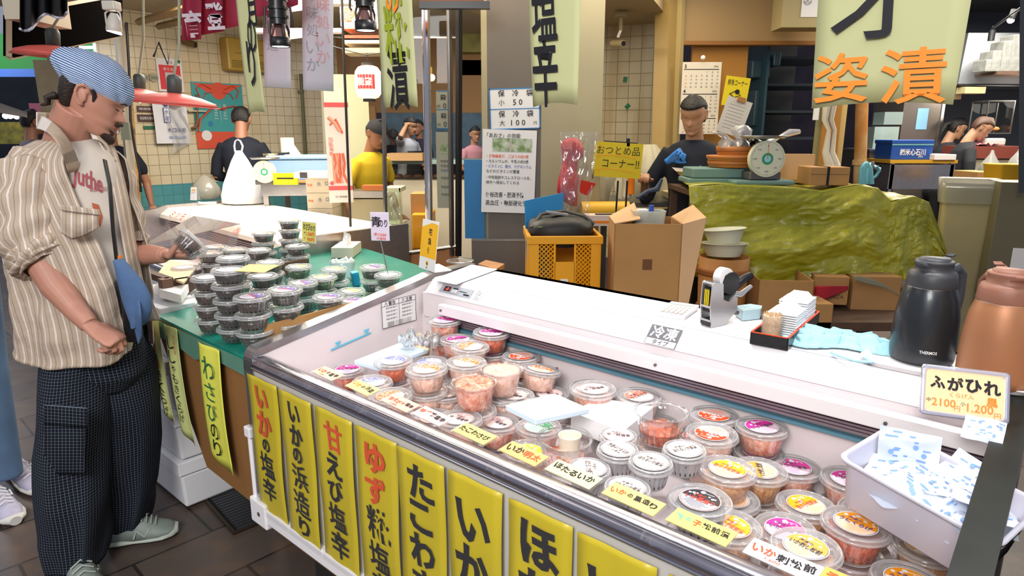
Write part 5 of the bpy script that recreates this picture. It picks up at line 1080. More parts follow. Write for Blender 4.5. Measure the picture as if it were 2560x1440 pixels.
# shelf boards stacked high inside
for k, (y, c_) in enumerate(((72, '#c9b08a'), (100, '#c2553a'), (108, '#d8cdb8'), (132, '#b9a078'))):
    b = MB(); b.b2((0, 0, 0), (.42, .25, .035), mat('shelfboard'+c_[1:], c_, .6)); tag(b.build('shelf_board', None, None, loc=D(856, y, 5.2)), ['cream board under the flag in the pillar window', 'red edged board in the pillar window', 'pale board just beneath the red edged one', 'lowest tan board above the paper lantern'][k], 'shelf', 'boards above the lantern')
b = MB(); b.b2((0, 0, 0), (.36, .01, .2), paper); b.T = M.Rotation(pi/2, 4, 'X'); disc(b, .05, inkred, .012, 12, (.06, .08)); b.text('能', (.06, .08), .08, paper, .0, z=.014); tag(b.build('small_banner', None, None, loc=D(852, 66, 5.1)), 'white banner with a red mark above the cream board', 'banner')
# paper lantern, a reflection built behind the panes
lc = D(921, 206, 5.0); t = thing('paper_lantern', 'glowing white paper lantern with a red square seal', 'lantern', lc); lm = mat('lantern_paper', '#fff0cf', .6, emit=1.1)
b = MB(); b.lathe([(.045, .115), (.07, .105), (.092, .075), (.098, .03), (.098, -.03), (.092, -.075), (.07, -.105), (.045, -.115)], n=36, m=lm, flute=None); b.build('shade', None, t)
for z in (.125, -.125): MB().cyl((0, 0, z-.010), (0, 0, z+.010), .045, m=darkp, n=20).build('ring', None, t)
b = MB(); 
for j in range(6):
    a = R(-128+j*13); a2 = R(-128+(j+1)*13-1.0); b.add([(.0995*cos(a), .0995*sin(a), -.05), (.0995*cos(a2), .0995*sin(a2), -.05), (.0995*cos(a2), .0995*sin(a2), .05), (.0995*cos(a), .0995*sin(a), .05)], [(0, 1, 2, 3)], mat('seal_red', '#e0303a', .5, emit=.25))
b.T = M.Translation((-.025, -.1005, 0)) @ M.Rotation(pi/2, 4, 'X'); b.text('能登', (.02, .0), .05, lm, .02, z=.004); b.build('seal', None, t)
b = MB(); b.tube([lc+V((-.25, 0, .25)), lc+V((-.1, 0, .21)), lc+V((0, 0, .19)), lc+V((.2, 0, .22))], .004, m=blackp, n=5); b.cyl(lc+V((0, 0, .135)), lc+V((0, 0, .2)), .003, m=blackp, n=5); tag(b.build('lantern_wire', None, None), 'thin black wire carrying the paper lantern', 'wire')
point(lc+V((0, -.02, 0)), 2, (1, .85, .6), .08)
# bulb in globe
bc_ = D(1079, 194, 5.5); t = thing('globe_bulb', 'bare round light bulb glowing behind the pillar glass', 'bulb', bc_); MB().sphere((0, 0, 0), .028, m=mat('bulb_glow', '#ffd890', emit=9)).build('bulb', None, t); MB().cyl((0, 0, .025), (0, 0, .08), .014, m=mat('brass', '#a8843a', .3, .8)).build('socket', None, t)
# back wall of the inner room and market scenery far off
struct(MB().b2((-2.7, 0, 1.75), (1.0, .06, 2.6), mat('wall_tan', '#b38a5e', .7)).build('wall_back', None, None, loc=(0, 8.2, 0)))
o = struct(MB().b2((-.38, 0, 0), (.02, .06, 1.8), mat('wall_tan', '#b38a5e', .7)).build('wall_back_low', None, None, loc=(-1.55, 7.6, 0)))
mk = [(960, 1205, 270, 400, 11.5, '#6f8a9a', 'blue grey market hall side seen through the pillar window', 'building'), (1155, 1206, 60, 130, 8.0, '#b9b46a', 'olive yellow beam above the market gap', 'beam'), (1155, 1206, 130, 150, 8.3, '#2c3440', 'dark gap under the olive beam', 'beam'), (1155, 1206, 150, 188, 8.2, '#b87a3c', 'orange board in the market gap beside the grey pillar', 'board')]
for x0, x1, y0, y1, Yd, c_, lb, ct in mk:
    a, c = D(x0, y1, Yd), D(x1, y0, Yd); b = MB(); b.b2((a.x, Yd, a.z), (c.x, Yd+.2, c.z), mat('mk'+c_[1:], c_, .7, noise=.35, nscale=6)); tag(b.build('market_'+ct, None, None), lb, ct)
struct(MB().b2((-9.5, 14, 0), (9.5, 14.1, 5), mat('hall_dark', '#2c2f3c', .8, noise=.7, nscale=1.5, col2='#5a4a52')).build('wall_far', None, None))
# market fish counter beyond
t = thing('fish_counter', 'refrigerated fish counter with pale blue glass edge beyond the pillar window', 'counter', D(962, 470, 6.6)); t.location.z = 0; zc = D(962, 405, 6.6).z
b = MB(); b.b2((0, 0, 0), (1.5, .6, zc-.18), mat('counter_cream', '#d8cdb8', .5)); b.build('body', None, t); b = MB(); b.b2((0, -.01, zc-.02), (1.5, .5, zc+.02), mat('counter_edge', '#a8c8c8', .3)); b.build('edge', None, t); b = MB(); b.b2((.0, .02, zc-.17), (1.5, .03, zc-.03), mg); b.build('glass', None, t)
b = MB()
for k in range(14): b.sphere((.1+.1*k, .25, zc-.15), .05, m=mat('fish_pink', '#d8a08a', .4), n=8, k=5, sc=(1, 1.6, .4))
b.build('fish_row', None, t, kind='stuff')
b = MB(); b.b2((0, 0, 0), (.34, .25, .07), mat('tub_wood', '#c9a070', .6)); tag(b.build('wooden_tray', None, None, loc=D(968, 402, 6.4)), 'shallow wooden tray on the far fish counter', 'tray')
t = thing('inner_counter', 'steel counter with white drawers behind the mirror pillar glass', 'counter', V((D(874, 480, 4.9).x, 4.9, 0))); zc = D(874, 478, 4.9).z; b = MB(); b.b2((0, 0, zc-.05), (.26, .3, zc), steel); b.build('worktop', None, t); b = MB(); b.b2((0, .01, .3), (.26, .3, zc-.06), mat('drawer_cream', '#cbbf9c', .5)); b.build('cabinet', None, t); b = MB(); b.b2((.0, .005, zc-.28), (.26, .012, zc-.26), darkp); b.build('gap', None, t)
b = MB(); b.b2((0, 0, 0), (.16, .1, .035), mat('tray_orange', '#b9652e', .5)); tag(b.build('orange_tray', None, None, loc=D(905, 476, 4.85)), 'orange wooden tray before the person in the yellow shirt', 'tray')
b = MB(); b.b2((0, 0, 0), (.42, .32, .02), white)
t = thing('plastic_shelf', 'cream plastic shelf unit wrapped in film behind the parcel sign', 'shelf', V((D(965, 620, 4.7).x, 4.7, 0))); zt = D(965, 470, 4.7).z
for z in (zt, D(965, 560, 4.7).z, D(965, 600, 4.7).z): MB().b2((0, 0, z-.03), (.12, .25, z), mat('shelf_cream2', '#c8ccb0', .4)).build('shelf_board', None, t)
for x, y in ((0, 0), (.11, 0)): MB().b2((x, y, .3), (x+.015, y+.015, zt), mat('shelf_cream2', '#c8ccb0', .4)).build('post', None, t)
b = MB(); b.grid(lambda u, v: (.12*u, -.02-.02*NZ.noise(V((u*6, v*6, 1))), zt-.42+.4*v), 14, 20, clear('wrap', '#f0fff0', .4, .1, .3, '#cfe6cf')); b.build('film_wrap', None, t)
t = thing('open_carton', 'brown carton with raised flaps behind the pillar glass', 'carton', V((D(1028, 540, 4.6).x, 4.6, D(1028, 535, 4.6).z))); b = MB(); b.b2((0, 0, -.3), (.1, .2, .14), card); b.build('box', None, t)
crm2 = mat('crate_yellow', '#e8a012', .4)
t = thing('plastic_crate', 'orange yellow crate with a dark lump behind the parcel sign', 'crate', V((D(1032, 630, 4.5).x, 4.5, D(1032, 622, 4.5).z))); b = MB(); b.b2((0, 0, 0), (.13, .3, .24), crm2); b.build('body', None, t, bevel=.008)
# ================= stall behind the counter =================
# grey pillar with the cool bag price board
pil = mat('pillar_grey', '#6a625a', .6, noise=.08); pil2 = mat('pillar_beige', '#a39c80', .5, noise=.06, nscale=3)
YG = 4.0; a, c, e = D(1216, 0, YG), D(1352, 0, YG+.0), D(1495, 0, YG+.30)
b = MB(); p0 = V((a.x, YG, 0)); p1 = V((D(1352, 400, YG).x, YG, 0)); p2 = V((D(1500, 400, YG+.25).x, YG+.22, 0)); pts = [p0+V((-.035, .035, 0)), p0, p1, p2, p2+V((-.1, .45, 0)), p0+V((-.035, .5, 0))]
n = len(pts); vs = [tuple(p) for p in pts]+[(p.x, p.y, 2.75) for p in pts]; ms = [pil2, pil, pil2, pil2, pil, pil]
for i in range(n): b.add([vs[i], vs[(i+1) % n], vs[n+(i+1) % n], vs[n+i]], [(0, 1, 2, 3)], ms[i])
b.add(vs[n:], [tuple(range(n))], pil); struct(b.build('wall_pillar', None, None))
b = MB(); zb = D(1210, 600, YG-.03).z; b.b2((p0.x-.10, YG-.06, .4), (p1.x+.02, YG-.02, zb), mat('wainscot_steel', '#7d7670', .35, .7)); b.b2((p0.x-.10, YG-.065, zb), (p1.x+.02, YG-.02, zb+.01), steel); struct(b.build('trim_12', None, None))
b = MB(); q = D(1162, 598, YG-.03), D(1210, 400, YG-.03); b.b2((q[0].x, YG+.0, q[0].z), (q[1].x, YG+.02, q[1].z), mat('panel_blue', '#1f6fa8', .5)); tag(b.build('wall_board', None, None), 'flat blue panel between the black post and the grey pillar', 'panel')
bb = mat('board_blue_line', '#2a7fc0', .5)
def paneltxt(nm, lb, cat, x0, y0, x1, y1, Yd, m, lines, slant=0, th=.003, yaw=0):
    a, c = D(x0, y1, Yd), D(x1, y0, Yd); t = thing(nm, lb, cat, (0, 0, 0)); wd, hh = c.x-a.x, c.z-a.z; Tm = aim((cos(yaw), sin(yaw), slant), (slant*-.4, 0, 1), a)
    b = MB(); b.T = Tm; b.b2((0, 0, -th), (wd, hh, 0), m); b.build('sheet', None, t); return t, Tm, wd, hh
t, Tm, wd, hh = paneltxt('price_board', 'blue framed white board with cool bag prices on the grey pillar', 'sign', 1226, 222, 1352, 325, YG-.015, paper, None, .03)
b = MB(); b.T = Tm
for x0, y0, x1, y1 in ((0, 0, wd, .006), (0, hh-.006, wd, hh), (0, 0, .006, hh), (wd-.006, 0, wd, hh), (0, hh*.49, wd, hh*.51)): b.b2((x0, y0, 0), (x1, y1, .0015), bb)
b.build('frame_line', None, t)
b = MB(); b.T = Tm
for r_, (l1, l2, l3) in enumerate((('保冷袋', '小', '50'), ('保冷袋', '大', '100'))):
    y = hh*(.88-.5*r_)
    for k, ch in enumerate(l1): b.text(ch, (wd*(.24+.28*k), y), hh*.16, ink, .01, z=.002)
    b.text(l2, (wd*.24, y-hh*.22), hh*.14, ink, .0, z=.002); b.text(l3[0]+' '+' '.join(l3[1:]), (wd*.56, y-hh*.22), hh*.17, ink, .005, z=.002); b.text('円', (wd*.9, y-hh*.24), hh*.08, ink, .0, z=.002)
b.build('lettering', None, t)
t, Tm, wd, hh = paneltxt('info_poster', 'white seaweed information sheet hanging on the grey pillar', 'poster', 1203, 328, 1340, 536, YG-.02, paper, None, -.05)
Tm = aim((1, 0, -.03), (.06, 0, 1), D(1203, 530, YG-.02)); 
for ch in t.children: bpy.data.objects.remove(ch)
wd = .32; hh = .49; b = MB(); b.T = Tm; b.b2((0, 0, -.003), (wd, hh, 0), paper); b.build('sheet', None, t)
b = MB(); b.T = Tm; b.b2((wd*.18, hh*.74, 0), (wd*.92, hh*.9, .001), mat('photo_green', '#6f8a4a', .6, noise=.6, nscale=30, col2='#c8d0c0')); b.b2((wd*.5, hh*.74, .001), (wd*.54, hh*.9, .0015), mat('photo_road', '#b8b0a8', .6)); b.build('photo', None, t)
b = MB(); b.T = Tm; gg = mat('ink_green2', '#2f8a3a', .6)
L_ = [('「あおさ」の効能', .93, .052, ink, .62), ('・食物繊維が、ごぼうの約7倍', .685, .040, inkred, .78), ('・カルシウムが、牛乳の約9倍', .625, .040, ink, .78), ('・ビタミンC、鉄分、マグネシウム', .565, .040, inkblue, .84), ('などのビタミンが豊富', .505, .040, ink, .62), ('・中性脂肪やコレステロールを、', .43, .040, ink, .84), ('体外へ排出してくれる', .37, .040, ink, .62), ('便秘改善・肥満予防', .22, .062, ink, .72), ('高血圧・動脈硬化予防', .12, .062, ink, .86)]
for st, y, h_, cc, w_ in L_: b.text(st, (wd*(.08+w_/2), hh*y), hh*h_, cc, .008, wd*w_, z=.0015)
b.build('lettering', None, t)
# reflections of these boards, built as dimmer copies on the inner jamb
t, Tm, wd, hh = paneltxt('price_board', 'narrow blue framed board on the jamb behind the chrome pole', 'sign', 1092, 226, 1120, 322, YP+.06, mat('paper_reflected', '#b9b6aa', .7), None)
b = MB(); b.T = Tm @ M.Translation((wd, 0, 0)) @ M.Scale(-1, 4, (1, 0, 0))
for y in (0, .49, .97): b.b2((0, hh*y, .0005), (wd, hh*y+.006, .001), bb)
for y in (.82, .34): b.text('袋', (wd*.4, hh*y), hh*.15, ink, .01, z=.002); b.text('0', (wd*.3, hh*(y-.22)), hh*.14, ink, .0, z=.002); b.text('円', (wd*.8, hh*(y-.24)), hh*.08, ink, 0, z=.002)
b.build('lettering', None, t)
t, Tm, wd, hh = paneltxt('reflected_sheet', 'dim white sheet on the jamb behind the chrome pole', 'poster', 1094, 330, 1124, 520, YP+.06, mat('paper_reflected', '#b9b6aa', .7), None)
b = MB(); b.T = Tm; b.b2((wd*.3, hh*.72, .0005), (wd, hh*.84, .001), mat('photo_green', '#6f8a4a', .6)); 
for k, y in enumerate((.62, .56, .5, .4, .28, .18)): b.text('予防倍約', (wd*.7, hh*y), hh*.035, ink if k != 2 else inkblue, 0, z=.002)
b.build('lettering', None, t)
# tiled wall beyond with soffit, jamb and dome camera
az = R(-69.5); sd = V((sin(az), cos(az), 0))*-1; SP = V((D(1570, 250, 5.86).x, 5.86, 0)); sa = atan2(sd.y, sd.x)
tile2 = brickmat('wall_tile_stained', '#b5aa8c', '#ada283', '#6f6650', .1, .1, .0025, 'XZ', 0, .3, stain=('#8a6a36', .75, (3.5, 3.5, .5)), bump=.5)
zc2 = D(1570, 62, 5.86).z
wallbox('wall_right', SP, sa, -.32, .34, .4, zc2, tile2)
struct(MB().b2((-1.0, -1.2, 0), (.34, .5, .08), mat('soffit', '#a08e6c', .7)).build('ceiling_soffit', None, None, loc=SP+V((0, 0, zc2)), rot=(0, 0, sa)))
jm = mat('jamb_beige', '#a88c52', .5, noise=.08); 
def xbox(nm, x0, y0, x1, y1, Yd, th, m, bevel=0): a, c = D(x0, y1, Yd), D(x1, y0, Yd); return MB().b2((a.x, Yd, a.z), (c.x, Yd+th, c.z), m).build(nm, None, None, bevel=bevel)
b = MB(); b.cyl(D(1466, 50, 5.5), D(1462, 480, 5.5), .03, n=4, m=pil2, smooth=False); b.cyl(D(1476, 50, 5.48), D(1470, 480, 5.48), .012, n=4, m=darkp, smooth=False); struct(b.build('trim_13', None, None))
b = MB()
for x0, x1, r, m in ((1668, 1652, .085, jm), (1688, 1668, .022, darkp), (1704, 1682, .035, mat('jamb_pale', '#b8a470', .5))): b.cyl(D(x0, -40, 5.3), D(x1, 520, 5.3), r, n=4, m=m, smooth=False)
struct(b.build('trim_14', None, None))
struct(xbox('wall_upper', 1700, -80, 2250, 104, 5.35, .06, mat('wall_mustard', '#a8895a', .6)))
struct(xbox('trim_15', 1695, 102, 2180, 112, 5.3, .08, mat('lintel_wood', '#8f5f22', .5)))
o = struct(xbox('door_1', 1708, 112, 1872, 520, 5.4, .04, mat('door_orange', '#b07a2c', .55)))
t = thing('dome_camera', 'small beige security camera hanging from the soffit', 'camera', D(1553, 40, 5.2)); cbm = mat('camera_beige', '#97875c', .5); MB().cyl((0, 0, .01), (0, 0, -.01), .052, m=cbm, n=24).build('ceiling_plate', None, t); b = MB(); b.cyl((0, 0, 0), (0, 0, -.1), .014, m=cbm); b.cyl((0, 0, -.1), (-.02, 0, -.15), .01, m=white); b.build('stem', None, t)
b = MB(); b.cyl((-.05, .05, -.185), (.015, -.06, -.20), .026, m=cbm, n=20); b.cyl((.015, -.06, -.20), (.017, -.064, -.2007), .019, m=blackp, n=20); b.build('housing', None, t)
for x, y, lb in ((1563, 199, 'upper green tape scrap on the stained tiles'), (1569, 266, 'lower green tape scrap on the stained tiles')):
    b = MB(); b.box((0, 0, 0), (.035, .004, .045), mat('tape_green', '#0f6a42', .5), rot=(0, R(8 if y < 220 else 45), 0)); tag(b.build('tape_scrap', None, None, loc=D(x, y, 5.78)), lb, 'tape')
# dark store opening with shelves
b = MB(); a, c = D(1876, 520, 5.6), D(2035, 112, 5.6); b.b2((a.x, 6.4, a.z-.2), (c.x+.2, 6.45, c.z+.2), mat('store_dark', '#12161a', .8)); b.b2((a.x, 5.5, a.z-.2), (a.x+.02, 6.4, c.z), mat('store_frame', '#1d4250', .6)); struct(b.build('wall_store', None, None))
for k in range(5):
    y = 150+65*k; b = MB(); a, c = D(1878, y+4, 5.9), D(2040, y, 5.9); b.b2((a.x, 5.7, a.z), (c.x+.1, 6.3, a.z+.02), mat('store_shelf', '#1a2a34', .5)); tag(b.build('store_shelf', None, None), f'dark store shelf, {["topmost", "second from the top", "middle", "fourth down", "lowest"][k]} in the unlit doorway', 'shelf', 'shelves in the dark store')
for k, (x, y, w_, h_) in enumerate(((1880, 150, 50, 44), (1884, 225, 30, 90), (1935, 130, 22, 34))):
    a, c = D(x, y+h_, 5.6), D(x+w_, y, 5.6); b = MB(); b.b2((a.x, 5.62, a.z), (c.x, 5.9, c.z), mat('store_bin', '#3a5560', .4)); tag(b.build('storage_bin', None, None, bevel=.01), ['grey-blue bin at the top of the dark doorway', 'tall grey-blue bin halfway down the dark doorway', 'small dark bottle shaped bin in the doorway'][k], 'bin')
# fuse box with notice
t = thing('fuse_box', 'beige metal box with a white notice at the ceiling', 'cabinet', D(1953, 69, 5.0)); b = MB(); b.b2((0, 0, 0), (.42, .2, .45), mat('fuse_beige', '#aa9a6c', .5)); b.build('case', None, t, bevel=.004); b = MB(); b.b2((.13, -.004, .07), (.3, -.001, .4), paper); b.T = M.Rotation(pi/2, 4, 'X'); b.text('SECOM', (.24, .2), .04, ink, 0, .08, z=.006); b.text('⚓', (.17, .18), .06, ink, 0, z=.006); b.build('notice', None, t)
# calendar with months
a = D(1697, 335, 5.2); t = thing('wall_calendar', 'white three month calendar on the orange door', 'calendar', (0, 0, 0)); wd = D(1805, 200, 5.2).x-D(1708, 200, 5.2).x; hh = D(1750, 155, 5.2).z-a.z; Tm = aim((1, 0, 0), (.045, 0, 1), a)
b = MB(); b.T = Tm; b.b2((0, 0, -.003), (wd, hh, 0), mat('paper_warm', '#d8cfbe', .7)); b.build('sheet', None, t); b = MB(); b.T = Tm
for q, (mn, yy) in enumerate(((5, .94), (4, .60), (6, .26))):
    b.text(str(mn), (wd*.08, hh*yy), hh*.05, ink, .02, z=.002); b.b2((wd*.04, hh*(yy-.045), .001), (wd*.94, hh*(yy-.035), .0015), ink); b.text('2026', (wd*.86, hh*yy), hh*.03, ink, .0, z=.002)
    for r_ in range(5):
        for d in range(7):
            dd = r_*7+d-3
            if 1 <= dd <= 31 and yy-.08-.05*r_ > 0: b.text(str(dd), (wd*(.1+.135*d), hh*(yy-.08-.05*r_)), hh*.026, inkred if d in (0,) else ink, .0, z=.002)
b.build('print', None, t); b = MB(); b.sphere(Tm @ V((wd*.5, hh+.03, .01)), .018, m=paper); b.build('hanger', None, t)
t, Tm, wd, hh = paneltxt('fish_flyer', 'yellow hand drawn fish flyer beside the calendar', 'flyer', 1803, 188, 1870, 262, 5.15, yellowp, None, -.12)
b = MB(); b.T = Tm; b.text('鮮魚コーナー', (wd*.5, hh*.8), hh*.2, ink, 0, wd*.8, z=.002); b.tube([(wd*.25, hh*.4, .003), (wd*.45, hh*.52, .003), (wd*.7, hh*.4, .003), (wd*.45, hh*.3, .003), (wd*.25, hh*.42, .003)], .003, m=ink, n=5); disc(b, wd*.1, ink, .003, 8, (wd*.55, hh*.5)); b.build('drawing', None, t)
t, Tm, wd, hh = paneltxt('clipboard', 'tilted clipboard of grey paper below the fish flyer', 'clipboard', 1806, 258, 1852, 340, 5.0, mat('paper_grey', '#b7b4b0', .7), None, .0)
t.rotation_euler = (0, 0, 0); 
for ch in t.children: bpy.data.objects.remove(ch)
Tm = aim((1, 0, -.3), (.3, 0, 1), D(1790, 326, 5.0)); b = MB(); b.T = Tm; b.b2((0, 0, -.004), (.19, .26, 0), mat('paper_grey', '#b7b4b0', .7)); b.build('sheet', None, t)
b = MB(); b.T = Tm; 
for k in range(8): b.b2((.03, .04+.024*k, .0005), (.15, .043+.024*k, .001), mat('ink_faint', '#8d8a88', .6))
b.build('print', None, t); b = MB(); b.T = Tm; b.b2((.07, .24, 0), (.13, .275, .012), wood); b.build('clip', None, t)
# ---- table under the green tarp
YT = 3.55
tarp = mat('tarp_green', '#bdb536', .33, noise=.15, nscale=2.2, bump=.8, bscale=22, coat=.25, col2='#8a8a14')
def tarpf(x, y, Yd): return D(x, y, Yd)
rows_top = [(1722, 466), (1800, 462), (1900, 466), (2000, 472), (2060, 478), (2150, 462), (2195, 470), (2230, 505), (2252, 498), (2290, 492), (2322, 505), (2345, 565), (2366, 625)]
rows_bot = [(1735, 690), (1800, 705), (1880, 715), (1960, 706), (2040, 700), (2100, 684), (2150, 690), (2190, 704), (2220, 712), (2260, 700), (2300, 690), (2340, 672), (2362, 650)]
def lerp_pts(P, u):
    u = u*(len(P)-1); i = min(int(u), len(P)-2); f = u-i; return P[i][0]*(1-f)+P[i+1][0]*f, P[i][1]*(1-f)+P[i+1][1]*f
def tf(u, v):
    a = lerp_pts(rows_top, u); c = lerp_pts(rows_bot, u); x = a[0]*(1-v)+c[0]*v; y = a[1]*(1-v)+c[1]*v
    n = NZ.noise(V((u*6, v*4, 1)))*.05-abs(NZ.noise(V((u*9+3*v, v*5, 4))))*.035-abs(NZ.noise(V((u*26, v*15+5*u, 9))))*.02
    fold = .03*sin(pi*v)*sin(9*u+3*v*(1-u))+(.05*abs(sin(26*u-4*v)) if u > .72 else .012*abs(sin(22*u-5*v)))*v
    Yd = YT-.02-.10*v+n*.8*min(1, 6*v+.2)+fold*.8+(.12*(u-.8)/.2 if u > .8 else 0)
    return D(x, y, Yd)
b = MB(); b.grid(tf, 180, 80, tarp)
def tf2(u, v):  # top sheet going back over the table
    a = lerp_pts(rows_top, u); p = tf(u, 0); return V((p.x+.1*v*(1-u), p.y+.62*v, p.z+.01*sin(9*u)*v+.012*NZ.noise(V((u*9, v*5, 3)))))
b.grid(tf2, 90, 14, tarp); o = b.build('tarpaulin', None, None, solid=.002); tag(o, 'shiny yellow green tarpaulin draped over the packing table', 'tarpaulin')
ttz = D(1900, 468, YT).z-.012
t = thing('packing_table', 'packing table hidden under the green tarpaulin', 'table', V((D(1722, 466, YT).x, YT+.03, 0))); b = MB(); b.b2((.03, .03, ttz-.04), (.92, .58, ttz-.012), dwood); b.build('table_top', None, t)
for x, y in ((.06, .08), (.88, .08), (.06, .54), (.88, .54)): MB().b2((x-.02, y-.02, 0), (x+.02, y+.02, ttz-.04), dwood).build('leg', None, t)
gb = mat('box_lid_green', '#6f8f86', .5); tz_ = ttz+.018
def tx(x, y, Yd): p = D(x, y, Yd); return V((p.x, Yd, p.z))
# flat green-grey box lids, bowls, scale
p = tx(1722, 462, 3.72); b = MB(); b.b2((0, 0, 0), (.36, .25, .028), gb); tag(b.build('green_tray', None, None, loc=V((p.x, p.y, tz_)), bevel=.006), 'wide grey green lid lying flat on the tarpaulin', 'lid')
b = MB(); b.b2((0.02, 0.01, 0), (.31, .24, .055), gb); tag(b.build('tray_box', None, None, loc=V((p.x, p.y, tz_+.030)), bevel=.008), 'grey green box under the stacked wooden bowls', 'box')
wo = mat('bowl_orange_wood', '#c47a34', .45, noise=.15, nscale=10); bwx = tx(1832, 420, 3.84)
for k, (r_, zz, h_) in enumerate(((.142, .088, .034), (.150, .123, .030), (.118, .154, .05))):
    t = thing('wooden_bowl', ['lowest round wooden tray of the stack on the grey green box', 'middle round wooden tray of the stack', 'topmost smaller wooden bowl of the stack, holding knotted bags'][k], 'bowl', V((bwx.x+(.02 if k == 2 else 0), bwx.y, tz_+zz)), 0, 'stacked round wooden bowls')
    b = MB(); b.lathe([(r_*.93, 0), (r_, h_*.6), (r_*1.02, h_), (r_*.97, h_), (r_*.94, h_*.3), (.001, h_*.25)], n=48, m=wo, caps=(True, False)); b.build('wall', None, t); b = MB(); b.lathe([(r_*1.0, h_*.45), (r_*1.02, h_*.5), (r_*1.0, h_*.55)], n=48, m=mat('bowl_band', '#8f4f1c', .5)); b.build('band', None, t)
zbg = tz_+.205; fb = clear('knot_bag', '#ffffff', .45, .12, .35, '#e6e6e6')
def blob(name, lb, cat, loc, pts, m, n=18, amp=.2):
    b = MB(); rg = []
    for i, (x, z, r_) in enumerate(pts): rg.append([(x+r_*cos(a)*(1+amp*NZ.noise(V((2*cos(a), 2*sin(a), i*1.3)))), r_*sin(a)*(1+amp*NZ.noise(V((2*cos(a)+7, 2*sin(a), i*1.3)))), z+.4*r_*amp*NZ.noise(V((3*cos(a), 3*sin(a), i)))) for a in [2*pi*j/n for j in range(n)]])
    b.rings(rg, m, (True, True)); return tag(b.build(name, None, None, loc=loc), lb, cat)
blob('knotted_bag', 'knotted clear bag standing up from the top wooden bowl', 'bag', V((bwx.x-.04, bwx.y-.03, zbg-.01)), [(0, 0, .055), (0, .03, .05), (-.02, .055, .02), (-.05, .075, .028), (-.08, .085, .03), (-.095, .09, .01)], fb, amp=.5)
blob('knotted_bag', 'rosette of clear plastic at the middle of the top wooden bowl', 'bag', V((bwx.x+.02, bwx.y-.05, zbg-.01)), [(0, 0, .05), (0, .03, .045), (0, .05, .02), (0, .065, .05), (0, .10, .055), (0, .12, .03)], fb, amp=.8)
blob('black_bag', 'shiny black bag bundle in the top wooden bowl', 'bag', V((bwx.x+.10, bwx.y-.02, zbg-.02)), [(0, 0, .05), (0, .02, .062), (0, .045, .05), (0, .065, .02)], mat('bag_black', '#0e0f12', .15), amp=.25)
b = MB(); b.tube([(0, 0, 0), (.04, 0, .045), (.09, 0, .07), (.15, 0, .095), (.20, 0, .10)], [.045, .03, .016, .035, .022], m=fb, n=16, flat=.6); tag(b.build('bag_tail', None, None, loc=V((bwx.x+.15, bwx.y-.03, zbg-.02))), 'twisted clear bag tail pointing away from the black bundle', 'bag')
ds = dial_scale('cream dial scale with a green hub on the tarpaulin beside the bowls', V((D(1912, 455, 3.62).x, 3.62, tz_+.028)), R(3), .87)
b = MB(); b.b2((-.17, -.02, 0), (.16, .22, .026), gb); tag(b.build('flat_bag_pack', None, None, loc=V((D(1912, 455, 3.62).x, 3.62, tz_)), bevel=.01), 'flat pack of greenish bags under the dial scale', 'pack')
def carton(nm, lb, x0, y0, x1, y1, Yd, dep, m=card, rz=0, group=None, tape=None, cat='carton', open_=False, z0=None):
    a, c = D(x0, y1, Yd), D(x1, y0, Yd); wd, hh = c.x-a.x, c.z-a.z; t = thing(nm, lb, cat, V((a.x, Yd, a.z if z0 is None else z0)), rz, group); hh = hh if z0 is None else c.z-z0
    if open_:
        b = MB(); th = .006
        b.b2((0, 0, 0), (wd, th, hh), m); b.b2((0, dep-th, 0), (wd, dep, hh), m); b.b2((0, 0, 0), (th, dep, hh), m); b.b2((wd-th, 0, 0), (wd, dep, hh), m); b.b2((0, 0, 0), (wd, dep, .008), m); b.build('box', None, t)
    else: MB().b2((0, 0, 0), (wd, dep, hh), m).build('box', None, t, bevel=.004)
    return t, wd, hh
carton('open_carton', 'small open carton on the tarpaulin behind the dial scale', 1925, 386, 2035, 452, 3.95, .16, cardl, R(-8), open_=True, z0=tz_)
t, wd, hh = carton('strapped_carton', 'closed carton tied with a black band on the tarpaulin', 2022, 418, 2124, 474, 3.6, .2, card, R(-4), z0=tz_)
b = MB(); b.b2((wd*.42, -.004, 0), (wd*.48, -.001, hh), blackp); b.b2((wd*.42, -.004, hh), (wd*.48, .2, hh+.003), blackp); b.build('band', None, t); MB().b2((0, -.001, hh*.6), (wd, 0, hh*.62), dwood).build('seam', None, t)
# boxes under the tarp
carton('low_carton', 'open carton on the floor shelf before the green tarpaulin', 1890, 700, 2032, 790, 3.2, .3, card, R(-6), open_=True)
t, wd, hh = carton('low_carton', 'carton marked with faint print below the tarpaulin corner', 2032, 690, 2120, 760, 3.35, .3, card, R(-10)); b = MB(); b.T = M.Rotation(pi/2, 4, 'X'); b.text('SUNZA', (wd*.6, hh*.3), .025, dwood, 0, z=.003); b.build('print', None, t)
carton('low_carton', 'wide carton below the tarpaulin nearer the black flask', 2125, 690, 2250, 775, 3.35, .3, card, R(-6)); carton('low_carton', 'pale carton corner behind the stacked foam lids', 2035, 760, 2085, 850, 3.1, .25, card, 0)
b = MB(); b.grid(lambda u, v: D(2035+85*u, 715+45*v*(1-u*.8), 3.28-.02*sin(5*u)), 12, 8, mat('cloth_red', '#b01f2c', .8)); tag(b.build('red_cloth', None, None, solid=.003), 'red cloth hanging under the tarpaulin edge', 'cloth')
b = MB(); b.grid(lambda u, v: D(2135+110*u, 690+45*u*u+(10+6*sin(5*u))*v, 3.25), 16, 4, mat('sheet_grey', '#8f8a70', .6)); tag(b.build('plastic_sheet', None, None, solid=.003), 'grey plastic sheet sagging over the cartons below the tarpaulin', 'sheet')
